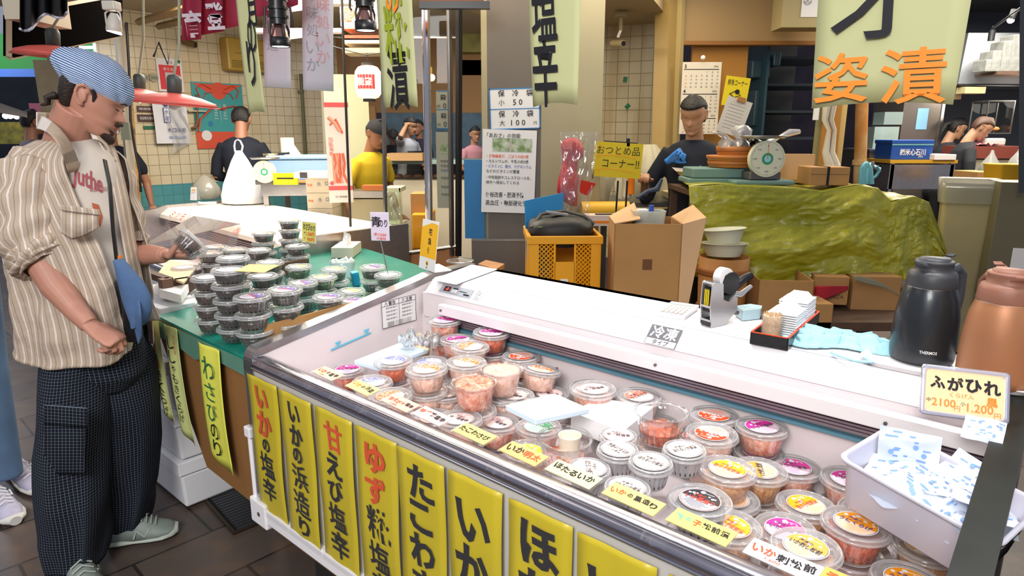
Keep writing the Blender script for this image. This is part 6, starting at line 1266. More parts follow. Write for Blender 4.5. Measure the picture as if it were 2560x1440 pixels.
t = thing('floor_rack', 'dark wooden rack carrying the cartons under the tarpaulin', 'rack', V((D(1880, 790, 3.2).x, 3.1, 0))); zz = D(1890, 790, 3.2).z; MB().b2((0, 0, zz-.05), (.85, .6, zz-.005), dwood).build('shelf', None, t)
for x, y in ((.05, .1), (.8, .1), (.05, .5), (.8, .5)): MB().b2((x-.03, y-.03, 0), (x+.03, y+.03, zz-.05), dwood).build('leg', None, t)
# barrel and white bowls
bp_ = D(1803, 745, 3.35); zt_ = D(1803, 640, 3.35).z; r_ = .128; t = thing('wooden_barrel', 'round wooden barrel with a rope hoop below the white bowls', 'barrel', V((bp_.x, 3.35, .30))); hb = zt_-.30
b = MB(); b.lathe([(r_*.84, 0), (r_*.92, hb*.5), (r_, hb), (r_*.93, hb), (r_*.9, hb-.03), (.001, hb-.03)], n=44, m=mat('barrel_wood', '#b87c3c', .6, noise=.25, nscale=6), caps=(True, False)); b.build('stave_wall', None, t)
for z, rr in ((hb*.86, .99), (hb*.88, .992), (hb*.55, .93)): 
    b = MB(); b.lathe([(r_*rr, z-.012), (r_*rr+.010, z), (r_*rr, z+.012)], n=44, m=mat('hoop', '#9a5c28', .6)); b.build('hoop', None, t)
bw = mat('bowl_white', '#d8d8c0', .35); zb_ = zt_+.002
for k, (rr, h_, dz, tl__) in enumerate(((.115, .065, 0, 0), (.105, .07, .068, 8))):
    t = thing('plastic_bowl', ['lower white plastic bowl with a pouring lip on the barrel', 'upper white plastic bowl resting in the lower one'][k], 'bowl', V((bp_.x-.005, 3.35, zb_+dz)), 0, 'white bowls on the barrel', rot=(R(-4), R(-tl__*.6), 0)); b = MB(); b.lathe([(rr*.72, 0), (rr*.88, h_*.6), (rr, h_), (rr*1.06, h_+.003), (rr*1.04, h_-.002), (rr*.97, h_-.002), (rr*.7, .004), (.001, .004)], n=44, m=bw, caps=(True, False)); b.build('bowl_wall', None, t)
# big open carton
t = thing('open_carton', 'large brown carton with one flap standing out, behind the counter', 'carton', V((D(1618, 640, 3.0).x, 3.0, .35)), R(-3)); zt_ = D(1600, 560, 3.0).z-.35; hw = .155
b = MB(); b.b2((-hw, 0, 0), (hw, .006, zt_), card); b.b2((-hw, .28, 0), (hw, .286, zt_), card); b.b2((-hw, 0, 0), (-hw+.006, .286, zt_), card); b.b2((hw-.006, 0, 0), (hw, .286, zt_), card); b.b2((-hw, 0, .0), (hw, .286, .01), card); b.build('box', None, t)
b = MB(); b.add([(-hw, .0, zt_), (-hw, .28, zt_), (-hw+.12, .26, zt_+.07), (-hw+.12, .02, zt_+.02)], [(0, 1, 2, 3)], cardl); b.build('flap', None, t, solid=.005)
b = MB(); b.add([(hw, 0, zt_-.0), (hw, .28, zt_), (hw+.10, .27, zt_+.06), (hw+.105, .0, zt_+.03), (hw+.04, -.02, zt_-.40), (hw, 0, zt_-.40)], [(0, 1, 2, 3), (0, 3, 4, 5)], cardl); b.build('flap', None, t, solid=.005)
b = MB(); b.b2((-.02, -.0015, zt_-.215), (.024, 0, zt_-.165), mat('tape_brown', '#6a4020', .5)); b.b2((.0, -.0015, .02), (.1, 0, .1), mat('label_pale', '#b9a890', .6)); b.build('tape_patch', None, t)
x_, z_ = D(1618, 640, 3.0).x, .35+zt_
t = thing('stationery_bin', 'white plastic bin of papers standing in the large carton', 'bin', V((x_+.02, 3.12, z_-.05))); b = MB(); b.rings([[(x, y, z) for x, y in rrect(.075*k, .05*k, .01)] for k, z in ((.85, -.06), (1, .095), (1.04, .1), (.97, .097), (.83, -.05))], clear('bin_plastic', '#ffffff', .2, .2, .6, '#d8dcd2'), (True, True)); b.build('bin_wall', None, t); b = MB(); b.b2((-.05, -.03, .0), (-.005, .03, .105), paper); b.b2((.0, -.03, 0), (.05, .03, .09), mat('note_teal', '#9ac0b8', .6)); b.cyl((.01, -.02, .07), (.01, -.02, .125), .012, m=inkblue); b.build('contents', None, t)
b = MB(); b.tube([(0, 0, 0), (.05, .02, .03), (.10, .03, .04), (.12, .02, .09)], [.014, .018, .026, .012], m=mat('strap_navy', '#22334a', .7), flat=.5); tag(b.build('rolled_umbrella', None, None, loc=V((x_-.02, 3.2, z_+.10))), 'navy folded umbrella and strap rising from the large carton', 'umbrella')
# yellow crate with black bag
YC = 3.15; ccx = D(1412, 640, YC).x; zt_ = D(1412, 592, YC).z; zb_ = .52; t = thing('plastic_crate', 'orange yellow plastic crate with lattice sides holding a black bag', 'crate', V((ccx, YC, zb_)), R(2)); hw = .172; dp = .38; hh = zt_-zb_
def lattice(b, x0, x1, z0, z1, y, m, st=.022):
    n = int((x1-x0+z1-z0)/st)
    for k in range(1, n):
        for sg in (1, -1):
            s0_ = k*st; pts = []
            xa = x0+s0_; za = z0
            if xa > x1: za = z0+(xa-x1); xa = x1
            zb = z0+s0_; xb = x0
            if zb > z1: xb = x0+(zb-z1); zb = z1
            if za >= z1 or xb >= x1: continue
            if sg < 0: xa, xb = x0+x1-xa, x0+x1-xb
            b.cyl((xa, y, za), (xb, y, zb), .003, n=4, m=m, caps=(False, False), smooth=False)
b = MB()
for f, (ax, dd) in enumerate(((0, 0), (1, hw*2))):
    b.T = M.Identity(4) if f == 0 else M.Translation((hw, 0, 0)) @ M.Rotation(pi/2, 4, 'Z') @ M.Translation((hw, 0, 0))
    w2 = hw if f == 0 else dp/2; 
    if f == 1: b.T = M.Translation((hw, dp/2, 0)) @ M.Rotation(pi/2, 4, 'Z')
    th = .005
    for x0, x1, z0, z1 in ((-w2, w2, 0, .03), (-w2, w2, hh-.03, hh), (-w2, -w2+.045, .03, hh-.03), (w2-.045, w2, .03, hh-.03), (-.055, -.045, .03, hh-.03), (.045, .055, .03, hh-.03), (-w2, w2, hh*.42, hh*.42+.012), (-.05, .05, hh*.42, hh*.75), ): b.b2((x0, -th if f == 0 else -th, z0), (x1, th, z1), crm2)
    lattice(b, -w2+.045, -.055, .03, hh-.03, 0, crm2); lattice(b, .055, w2-.045, .03, hh-.03, 0, crm2); lattice(b, -.05, .05, .03, hh*.42, 0, crm2)
b.T = M.Identity(4); b.b2((-hw, dp-.01, 0), (hw, dp, hh), crm2); b.b2((-hw-.0, 0, 0), (-hw+.008, dp, hh), crm2); b.b2((-hw, 0, 0), (hw, dp, .01), crm2); b.build('lattice_body', None, t)
b = MB()
for lo, hi in (((-hw-.012, -.014, hh-.035), (hw+.012, .004, hh+.004)), ((hw-.004, -.01, hh-.035), (hw+.012, dp, hh+.004)), ((-hw-.012, -.01, hh-.035), (-hw+.004, dp, hh+.004)), ((-hw, dp-.006, hh-.035), (hw, dp+.01, hh+.004))): b.b2(lo, hi, crm2)
b.build('rim', None, t, bevel=.003); b = MB(); b.b2((-.02, -.008, hh*.50), (.016, -.0055, hh*.58), paper); b.b2((-.012, -.009, hh*.53), (.008, -.0082, hh*.56), mat('bars_grey', '#8a8a92', .6)); b.build('barcode_tag', None, t)
t = thing('shoulder_bag', 'black zipped shoulder bag lying in the yellow crate', 'bag', V((ccx-.01, YC+.19, zt_-.01))); bb_ = mat('bag_cloth_black', '#17181a', .55)
b = MB(); rg = []
for z, k in ((-.05, .9), (0, 1), (.035, 1.02), (.065, .93), (.085, .6), (.09, .1)): rg.append([(.165*k*cos(a)*abs(cos(a))**-.35 if abs(cos(a)) > .02 else 0, .15*k*sin(a), z+.01*NZ.noise(V((3*cos(a), 3*sin(a), z*8)))) for a in [2*pi*(j+.3)/36 for j in range(36)]])
b.rings(rg, bb_, (True, True)); b.build('bag_body', None, t)
b = MB(); b.tube([(-.12, -.12, .045), (-.05, -.135, .058), (.05, -.135, .058), (.13, -.10, .045)], .004, m=mat('zip_green', '#5a6a2a', .5), n=5); b.build('zipper', None, t); b = MB(); b.tube([(-.15, -.08, .04), (-.10, -.02, .10), (.02, .0, .115), (.12, -.02, .09), (.17, -.03, .05)], .014, m=bb_, n=8, flat=.4); b.build('strap', None, t); b = MB(); b.box((-.02, -.03, .105), (.11, .03, .01), mat('strap_grey', '#8a8886', .6), rot=(0, R(8), 0)); b.build('grey_strap', None, t)
t = thing('blue_board', 'bright blue plastic board standing behind the yellow crate', 'board', (0, 0, 0)); b = MB(); b.add([D(1312, 502, 3.4), D(1408, 482, 3.6), D(1405, 700, 3.6), D(1318, 700, 3.4)], [(0, 3, 2, 1)], mat('board_blue', '#2a8ac8', .5)); b.build('board', None, t, solid=.006)
# red netting bundle in clear film hanging on the pillar
rp = D(1432, 345, 3.75); t = thing('red_bundle', 'red packed bundle in clear film hanging on the beige pillar side', 'bundle', V((rp.x, 3.80, 0))); rd_ = mat('red_net', '#c8323e', .5, noise=.35, nscale=12, bump=.4, bscale=30); rg = []
for y, xc, hwp in ((345, 1430, 12), (355, 1428, 24), (370, 1430, 28), (392, 1432, 25), (402, 1425, 19), (430, 1422, 20), (450, 1422, 27), (480, 1418, 26), (500, 1424, 20), (515, 1436, 8)):
    p = D(xc, y, 3.80); r_ = hwp*3.8/1640; rg.append([(p.x-rp.x+r_*cos(a)*(1+.1*NZ.noise(V((2*cos(a), 2*sin(a), y*.05)))), r_*.7*sin(a), p.z) for a in [2*pi*j/26 for j in range(26)]])
b = MB(); b.rings(rg, rd_, (True, True)); b.build('red_filling', None, t)
b = MB(); b.grid(lambda u, v: (D(1400+95*u*(1-.3*v), 330+250*v, 3.74).x-rp.x, -.09-.02*NZ.noise(V((u*8, v*8, 2))), D(1400, 330+250*v, 3.74).z), 20, 30, clear('film_wrap2', '#ffffff', .4, .08, .06)); b.build('film', None, t)
b = MB(); b.add([(0, 0, 0), (.085, .01, -.02), (.04, .02, -.09), (-.01, .01, -.07)], [(0, 3, 2, 1)], mat('tag_red', '#d8321e', .5)); tag(b.build('red_tag', None, None, loc=D(1453, 450, 3.7), solid=.003), 'small red paper tag beside the red bundle', 'tag')
# yellow discount sign on its stand
t, Tm, wd, hh = paneltxt('corner_sign', 'yellow hand lettered bargain sign on a black stand', 'sign', 1479, 358, 1600, 452, 3.9, mat('sign_yellow2', '#d8c010', .5), None)
for ch in t.children: bpy.data.objects.remove(ch)
wd = .283; hh = .20; Tm = aim((1, 0, -.06), (.055, 0, 1), D(1480, 440, 3.9)); b = MB(); b.T = Tm; b.b2((0, 0, -.003), (wd, hh, 0), mat('sign_yellow2', '#d8c010', .5)); b.build('card', None, t)
b = MB(); b.T = Tm; b.text('おつとめ品', (wd*.5, hh*.77), hh*.24, ink, -.004, wd*.88, z=.002); b.text('コーナー‼', (wd*.57, hh*.40), hh*.26, ink, .0, wd*.76, z=.002)
for y in (.60, .2): b.tube([(wd*.06, hh*y, .002), (wd*.3, hh*(y+.04), .002), (wd*.6, hh*(y+.02), .002), (wd*.9, hh*(y-.03), .002)], .0012, m=inkorange, n=4, flat=.4)
b.build('lettering', None, t)
b = MB(); b.cyl(D(1510, 352, 3.92), D(1594, 358, 3.92), .004, m=blackp, n=6); b.b2(tuple(D(1567, 366, 3.9)), tuple(D(1573, 346, 3.93)), blackp); b.build('clip_bar', None, t)
for xa, xb, yd in ((1545, 1538, 3.92), (1568, 1562, 3.95)): MB().cyl(D(xa, 452, yd), D(xb, 560, yd), .006, m=blackp, n=6).build('stand_rod', None, t)
# worktop of the packing place and things around
t = thing('steel_workbench', 'cluttered work bench in front of the stained tiles', 'table', V((D(1440, 560, 4.5).x+.14, 4.45, 0))); zz = D(1560, 505, 4.5).z; MB().b2((0, 0, zz-.03), (1.0, .6, zz), dsteel).build('table_top', None, t)
for x, y in ((.05, .05), (.95, .05), (.05, .55), (.95, .55)): MB().b2((x-.02, y-.02, 0), (x+.02, y+.02, zz-.03), dsteel).build('leg', None, t)
b = MB(); b.b2((0, 0, 0), (.42, .28, .035), mat('tray_cream', '#cbb98c', .5)); b.b2((.04, .03, .035), (.38, .25, .04), pk); tag(b.build('meat_tray', None, None, loc=V((D(1672, 490, 4.35).x, 4.3, D(1672, 498, 4.3).z))), 'cream tray of pink slices before the woman in the dark top', 'tray')
b = MB(); b.cyl((0, 0, 0), (.30, .02, 0), .06, m=mat('roll_yellow', '#d8a818', .5), n=20); tag(b.build('yellow_roll', None, None, loc=D(1452, 528, 4.1)), 'thick yellow roll lying behind the sign stand', 'roll')
t = thing('tissue_carton', 'pink and white tissue carton behind the yellow crate', 'tissue box', D(1465, 552, 3.8)+V((0, 0, -.03))); MB().b2((0, 0, 0), (.24, .12, .06), mat('tissue_pinkbox', '#e0cfc4', .6)).build('box', None, t); b = MB(); b.b2((.06, .03, .06), (.18, .08, .063), ink); b.b2((.03, -.002, .015), (.2, 0, .03), inkorange); b.build('print', None, t)
b = MB(); b.b2((0, 0, 0), (.06, .06, .20), mat('roll_white', '#d8d6c8', .6)); tag(b.build('paper_towel', None, None, loc=D(1556, 500, 4.2), bevel=.02), 'white paper towel block behind the sign stand', 'paper towel')
b = MB(); b.cyl((0, 0, 0), (0, 0, .13), .022, m=inkorange, n=16); tag(b.build('sauce_bottle', None, None, loc=D(1577, 485, 4.2)), 'orange bottle behind the sign stand', 'bottle')
blob('bag_heap', 'large milky plastic bag heap against the stained tiles', 'bag', V((D(1620, 500, 4.7).x, 4.75, D(1620, 505, 4.7).z)), [(0, 0, .20), (0, .12, .21), (0, .25, .17), (0, .34, .10), (0, .4, .05)], clear('bag_milky', '#f4f2ea', .2, .2, .7, '#cfc8ae'), n=30, amp=.25)
blob('bag_heap', 'upper clear bag heap between the red bundle and the tiles', 'bag', V((D(1478, 520, 4.35).x, 4.35, D(1478, 540, 4.3).z)), [(0, 0, .10), (0, .10, .13), (0, .24, .12), (0, .36, .07), (0, .45, .04)], clear('bag_milky2', '#f8f6f0', .3, .15, .45, '#d8d2bc'), n=30, amp=.35)
b = MB(); b.b2((0, 0, .0), (1.3, .6, .50), dwood); 
t = thing('low_platform', 'low dark platform carrying the crate and the large carton', 'platform', V((ccx-.25, 2.98, 0))); MB().b2((0, 0, .30), (1.1, .62, .345), dwood).build('deck', None, t); MB().b2((0.05, .15, .345), (.48, .60, .518), dwood).build('riser', None, t)
for x, y in ((.05, .05), (1.05, .05), (.05, .55), (1.05, .55)): MB().b2((x-.03, y-.03, 0), (x+.03, y+.03, .3), dwood).build('leg', None, t)
# ================= hanging banners =================
def banner(lb, x0, x1, y0, y1, w0, m, parts_, round_=0, bulge=0, ztop=2.35, group='hanging paper banners over the freezer'):
    """paper hung above the rail; parts are (text, x, y, height px, colour, width px)"""
    a, c = DW(x0, y1, w0), DW(x1, y1, w0); xm = (a+c)/2; sc = (V((c.x, c.y, 0))-V((a.x, a.y, 0))).length/(x1-x0); z1 = (a.z+c.z)/2; t = thing('hanging_banner', lb, 'banner', V((xm.x, xm.y, z1)), ANG, group); T = M.Rotation(pi/2, 4, 'X'); wd = sc*(x1-x0)
    b = MB(); b.T = T; HH = ztop-z1; f = lambda y: .008*sin(5*y)
    prof = lambda v: (1-.10*(1-v)**3*round_ if round_ else 1)+bulge*sin(min(1, v*2)*pi)
    b.grid(lambda u, v: (wd*(u-.5)*prof(v), HH*v+(.006*sin(3*u)), f(HH*v)), 8, 24, m); b.build('paper', None, t, solid=.0006)
    b = MB(); b.T = T; zs = sc*1.0
    for st, x, y, h_, cc, w_ in parts_:
        p = DW(x, y, w0); lx = (p-V((xm.x, xm.y, p.z))).dot(AX); ly = p.z-z1; k = zs*.9
        b.text(st, (lx, ly), h_*k*1.0, cc, .012, w_*sc*(.8 if len(parts_) != 3 or h_ < 100 else .85 if wd < .14 else .95), shear=-.06, z=f(ly)+.004)
    b.build('lettering', None, t); return t
pb = mat('banner_paper', '#b9bb8a', .7, noise=.05, nscale=4); og = mat('ink_olive', '#8a9a14', .6)
banner('huge yellow paper banner with black and orange brush characters over the tarpaulin', 2012, 2404, -400, 268, .10, pb, [('才', 2190, 10, 200, ink, 230), ('姿', 2105, 195, 150, inkorange, 150), ('漬', 2285, 190, 160, inkorange, 165)], 1)
banner('cream paper banner with two black characters in front of the grey pillar', 1320, 1458, -300, 266, .10, pb, [('塩', 1368, 30, 120, ink, 78), ('辛', 1368, 180, 150, ink, 78)], 2, .0)
banner('narrow paper banner with a green and a black character before the mirror pillar', 960, 1045, -300, 270, .10, pb, [('の', 990, -10, 60, inkorange, 40), ('糀', 998, 80, 105, og, 66), ('漬', 1000, 200, 105, ink, 60)])
banner('thin greenish paper banner hung above the shopping bag', 622, 664, -200, 284, .10, pb, [('月', 638, 26, 44, ink, 28), ('の', 638, 90, 44, ink, 26), ('り', 636, 160, 60, ink, 22)])
for x0, x1, y1, lb, tx in ((662, 728, 217, 'short white sheet with faint writing behind the first black spotlight', '道産蟹道'), (758, 834, 224, 'white sheet with faint red and grey writing hung beside the mirror pillar', '珍味処いか')):
    a, c = D(x0, y1, 3.6), D(x1, y1, 3.6); t = thing('hanging_sheet', lb, 'banner', (0, 0, 0)); Tm = aim((1, .0, -.06), (0, 0, 1), a); wd = c.x-a.x; hh = .85; b = MB(); b.T = Tm; b.grid(lambda u, v: (wd*u, hh*v, .006*sin(6*v)), 6, 16, mat('sheet_lilac', '#cfccd8', .7)); b.build('paper', None, t, solid=.0006)
    b = MB(); b.T = Tm; fr_ = mat('ink_faintred', '#d8a8ac', .6); fg_ = mat('ink_faintgrey', '#9fa0ac', .6)
    for k, ch in enumerate(tx): b.text(ch, (wd*.34, hh*.55-.085*k), .06, fg_, -.006, z=.009); b.text(ch, (wd*.68, hh*.60-.085*k), .065, fr_, .0, z=.009)
    b.build('lettering', None, t)
# red curtain
t = thing('noren_curtain', 'dark red split curtain with white characters over the second case', 'curtain', (0, 0, 0)); rc = mat('noren_red', '#9c2a44', .85, noise=.12, nscale=6)
for k, (x0, x1, y1, y2) in enumerate(((455, 503, 102, 98), (503, 560, 88, 78), (560, 622, 72, 60), (622, 690, 44, 36), (690, 745, 32, 12))):
    b = MB(); b.grid(lambda u, v: D(x0+(x1-x0)*u+4*(k == 0)*v, (y1*(1-u)+y2*u)*(1-v)-260*v, 3.3+.03*sin(5*u+k)), 8, 12, rc); b.build('cloth_panel', None, t, solid=.002)
b = MB()
for ch, x, y, s_ in (('育', 482, 60, .12), ('登', 537, 40, .12)): b.T = aim((1, 0, .05), (0, 0, 1), D(x, y, 3.25)); b.text(ch, (0, 0), s_, mat('noren_white', '#cfc4cc', .8), .03, s_*.75)
b.build('lettering', None, t)
# red enamel lamps
le = mat('lamp_red', '#cf5b52', .5); lc_ = mat('lamp_cap', '#3f4743', .5)
for x, y, Yd, r_, xt, lb, on_ in ((135, 142, 3.3, .172, 131, 'pale red enamel lamp hanging behind the bandana', 0), (350, 246, 3.75, .172, 332, 'red enamel lamp with a glowing bulb beyond the face of the man', 1), (437, 262, 3.05, .182, 420, 'red enamel lamp hanging in front of the payment notice', 0)):
    p = D(x, y, Yd); t = thing('pendant_lamp', lb, 'lamp', p, rot=(0, R(5), 0)); b = MB(); b.lathe([(r_, 0), (r_*1.01, -.003), (r_*.9, .018), (r_*.6, .036), (r_*.3, .046), (.028, .05)], n=56, m=le); b.build('shade', None, t, solid=.002)
    b = MB(); b.lathe([(.026, .05), (.030, .055), (.031, .11), (.024, .125), (.010, .13)], n=24, m=lc_, caps=(True, True)); b.build('cap', None, t)
    b = MB(); b.sphere((0, 0, .004), .028, mat('lamp_bulb', '#ffd6a0', emit=(8 if on_ else 1)) if on_ else white, 16, 8); b.build('bulb', None, t)
    q = D(xt, -60, Yd)-p; b = MB(); b.tube([(0, 0, .13), (q.x*.5+.01, 0, q.z*.5), (q.x, 0, q.z)], .006, m=mat('cord_grey', '#9a9a86', .6), n=6); b.build('cord', None, t)
point(D(350, 262, 3.72), 2.5, (1, .85, .7), .03)
b = MB(); c0 = D(420, 160, 3.05); b.tube([c0+V((-.06, 0, .03)), c0+V((-.03, 0, .09)), c0+V((0, 0, .0)), c0+V((.02, 0, .08)), c0+V((0, 0, 0)), c0+V((-.05, 0, -.06)), c0+V((.0, 0, -.02))], .005, m=blackp, n=6); tag(b.build('cord_knot', None, None), 'looped black cord tied round the front lamp wire', 'cord')
# white track spot and black track spots
t = thing('track_spotlight', 'white spotlight shining down above the bandana man', 'spotlight', D(285, 62, 3.2)); lw_ = mat('spot_white', '#d8d4c8', .4); b = MB(); b.b2((-.03, -.03, .06), (.03, .03, .10), lw_); b.build('mount', None, t, bevel=.006)
b = MB(); b.tube([(-.034, 0, .0), (-.034, 0, .05), (0, 0, .075), (.034, 0, .05), (.034, 0, 0)], .004, m=lw_, n=8); b.build('bracket', None, t)
b = MB(); b.lathe([(.014, .05), (.024, .03), (.032, .0), (.034, -.025), (.030, -.03)], n=24, m=lw_, rz=.3); b.build('housing', None, t, rot=(0, R(8), 0)); b = MB(); b.cyl((-.002, 0, -.028), (-.0045, 0, -.036), .031, m=mat('spot_glow', '#e8f0ff', emit=5), n=24); b.build('lens', None, t)
for x, y, Yd, lb in ((697, 62, 2.5, 'black caged spotlight in front of the short white sheet'), (912, 18, 2.35, 'black caged spotlight above the paper lantern')):
    t = thing('track_spotlight', lb, 'spotlight', D(x, y, Yd)); b = MB(); b.cyl((0, 0, .0), (0, 0, .14), .030, m=blackp, n=22)
    for k in range(3): b.cyl((0, 0, .02+.03*k), (0, 0, .03+.03*k), .036, m=blackp, n=22)
    b.build('housing', None, t); b = MB(); b.lathe([(.034, -.075), (.036, -.07), (.036, -.045), (.033, -.043)], n=28, m=blackp); 
    for k in range(4): a = pi/4+k*pi/2; b.tube([(.030*cos(a), .030*sin(a), 0), (.037*cos(a), .037*sin(a), -.02), (.034*cos(a), .034*sin(a), -.045)], .004, m=blackp, n=6)
    b.build('cage', None, t); b = MB(); b.lathe([(.014, 0), (.026, -.02), (.032, -.045)], n=24, m=mat('reflector', '#b98a80', .2, .9)); b.build('reflector', None, t); b = MB(); b.tube([(-.045, 0, .06), (-.05, 0, .0), (-.045, 0, -.01)], .004, m=blackp, n=6); b.tube([(.045, 0, .06), (.05, 0, .0), (.045, 0, -.01)], .004, m=blackp, n=6); b.build('yoke', None, t)
    b = MB(); b.cyl((0, 0, -.071), (0, 0, -.073), .030, m=mat('lens_glow', '#ffffff', emit=3), n=24); b.build('lens', None, t)
# ================= market side beyond the post =================
def sheet(nm, lb, cat, x0, y0, x1, y1, Yd, m, th=.04, st=False):
    o = xbox(nm, x0, y0, x1, y1, Yd, th, m); return struct(o) if st else tag(o, lb, cat)
t = thing('shop_sign_box', 'large black sign box with a cream frame hung over the market aisle', 'sign', (0, 0, 0)); q = [D(22, 142, 3.4), D(22, 40, 3.4), D(296, -10, 4.6), D(296, 88, 4.6)]
b = MB(); b.quad(*q, mat('sign_black', '#080707', 1, spec=0)); b.build('face', None, t, solid=.05); b = MB()
for i in range(4): b.cyl(q[i], q[(i+1) % 4], .016, n=4, m=mat('sign_frame', '#a8967c', .5), smooth=False)
b.build('frame', None, t)
b = MB(); b.b2((0, 0, 0), (.11, .3, .4), mat('box_cream', '#c9bfa8', .5)); tag(b.build('ceiling_unit', None, None, loc=D(12, 48, 3.2)), 'cream ceiling unit above the black sign box', 'unit')
t = thing('black_curtain', 'short black scalloped cloth hanging before the black sign box', 'curtain', (0, 0, 0)); b = MB(); b.grid(lambda u, v: D(50+118*u, (72+12*sin(9*u)-46*u)*(1-v)-60*v, 3.0+.05*sin(22*u)), 60, 8, dark_ := mat('curtain_black', '#14141a', .9)); b.build('cloth', None, t, solid=.003)
b = MB(); b.tube([D(50+118*k/40, 72+12*sin(9*k/40)-46*k/40, 2.99+.05*sin(22*k/40)) for k in range(41)], .006, m=mat('hem_white', '#b8b8c8', .7), n=5); b.build('hem', None, t)
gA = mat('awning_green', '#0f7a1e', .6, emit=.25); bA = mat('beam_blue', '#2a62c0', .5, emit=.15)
sheet('green_awning', 'bright green awning under the black sign box', 'awning', -30, 84, 108, 172, 8.2, gA); sheet('green_awning', 'small green awning piece behind the lamp cord', 'awning', 200, 105, 252, 136, 8.0, gA)
sheet('light_strip', 'thin white light strip above the small green awning', 'light', 198, 115, 252, 121, 7.9, mat('strip_glow', '#e8f4ff', emit=4)); sheet('blue_beam', 'blue beam beneath the green awning', 'beam', -30, 172, 110, 192, 8.0, bA)
sheet('dark_shutter', 'dark shuttered shop front behind the passer-by', 'shutter', -30, 192, 320, 470, 10.5, mat('shutter_navy', '#1d2430', .6, noise=.5, nscale=4), .1); sheet('pink_panel', 'dull pink panel behind the nape of the bandana man', 'panel', 78, 258, 124, 300, 9.2, mat('panel_pink', '#a8586a', .6))
sheet('market_pillar', 'cream market pillar behind the bandana', 'pillar', 110, 150, 200, 330, 6.6, mat('pillar_cream', '#a8987a', .6, noise=.15), .3); sheet('market_stall', 'yellow lit stall shelf at the edge of the market', 'stall', -30, 305, 58, 360, 8.6, mat('stall_olive', '#8a8030', .6, noise=.6, nscale=12)); 
b = MB(); b.grid(lambda u, v: D(-20+88*u, 252+30*u+26*v*(1-.6*u), 6.0-.6*v), 12, 6, mat('awning_grey', '#77706c', .7)); tag(b.build('grey_awning', None, None, solid=.01), 'grey cloth awning edge at the far market stall', 'awning')
for k, x in enumerate((14, 25, 41)): b = MB(); b.sphere((0, 0, 0), .035, mat('stall_bulb', '#ffe6c0', emit=6), 10, 6); tag(b.build('stall_bulb', None, None, loc=D(x, 290+(k == 2), 8.4)), ['first glowing bulb under the grey awning', 'second glowing bulb under the grey awning', 'third glowing bulb nearest the round sign'][k], 'bulb', 'stall bulbs')
b = MB(); b.cyl((0, 0, 0), (0, .03, 0), .05, m=paper, n=20); b.T = M.Rotation(pi/2, 4, 'X'); b.text('海', (0, 0), .05, ink, 0, z=.002); tag(b.build('round_sign', None, None, loc=D(69, 302, 6.8)), 'small white rounded sign with a black character behind the passer-by', 'sign')
for k in range(4): 
    t = thing('yellow_crate', f'yellow slatted market crate, {["topmost", "second", "third", "lowest"][k]} in the pile beside the door post', 'crate', D(292, 424+18*k, 6.3), 0, 'yellow market crates'); b = MB(); b.b2((0, 0, 0), (.16, .3, .055), mat('crate_market', '#c9a030', .6)); b.build('body', None, t); b = MB(); b.T = M.Rotation(pi/2, 4, 'X'); b.text('石', (.10, .028), .03, ink, 0, z=.002); b.build('lettering', None, t)
b = MB(); b.b2((0, 0, 0), (.07, .03, .14), mat('lock_grey', '#8a8c7a', .4, .5)); b.cyl((-.02, -.01, .1), (-.02, -.01, .05), .012, m=steel); tag(b.build('door_lock', None, None, loc=D(304, 350, 5.5)), 'grey metal door lock plate on the door post', 'lock')
# ================= kitchen beyond the tarpaulin =================
kw = mat('kitchen_wall', '#50535a', .7, noise=.1)
struct(MB().b2((D(2190, 300, 8.6).x, 8.6, 0), (D(2800, 300, 8.6).x, 8.7, 3.2), kw).build('wall_kitchen', None, None)); struct(MB().b2((1.9, 5.4, 2.95), (9, 9, 3.0), mat('ceiling_grey', '#6f7072', .8)).build('ceiling_kitchen', None, None))
struct(xbox('trim_16', 2095, -60, 2142, 480, 5.0, .06, mat('jamb_cream', '#c9ac6c', .6))); struct(xbox('trim_17', 2082, -60, 2096, 480, 4.98, .04, mat('jamb_orange', '#a8742c', .6))); struct(xbox('trim_18', 2038, 230, 2054, 470, 5.0, .05, mat('jamb_olive', '#8f8a5c', .6)))
b = MB(); b.cyl(D(2165, -60, 5.2), D(2148, 480, 5.2), .045, m=mat('pipe_rust', '#bfa070', .6, noise=.5, nscale=5, col2='#a8702c'), n=20); b.cyl(D(2149, 400, 5.2), D(2148, 412, 5.2), .052, m=mat('pipe_rust', '#bfa070', .6), n=20); tag(b.build('drain_pipe', None, None), 'thick cream pipe with rusty patches beside the kitchen', 'pipe')
for k, (x, lb) in enumerate(((2068, 'long rolled white plastic bag bundle hanging under the huge banner'), (2082, 'second rolled plastic bag bundle tied with orange'))):
    b = MB(); p = D(x, 420, 4.7); b.tube([D(x+4, 230, 4.7), D(x-6, 300, 4.7), D(x+4, 325, 4.7), D(x-4, 380, 4.7), D(x+6, 415, 4.7)], [.05, .03, .02, .035, .05], m=mat('rolled_bag', '#cfc6b4', .5), n=12, flat=.6); tag(b.build('bag_roll', None, None), lb, 'bag')
t = thing('paper_stack', 'thin sheaf of white papers hanging beside the dark doorway', 'paper', D(2034, 300, 4.95)); MB().b2((0, 0, 0), (.035, .02, .22), paper).build('sheets', None, t)
t = thing('water_hose', 'light blue hose coiled on the tap beside the rusty pipe', 'hose', (0, 0, 0)); hm_ = mat('hose_blue', '#5a9aa8', .5)
for k in range(4): b = MB(); b.tube([D(2150+k*5, 460, 5.0), D(2153+k*5, 420, 5.0), D(2162+k*3, 408, 5.0), D(2170+k*2, 420, 5.0), D(2174+k*2, 460, 5.0)], .016, m=hm_, n=8); b.build('hose_loop', None, t)
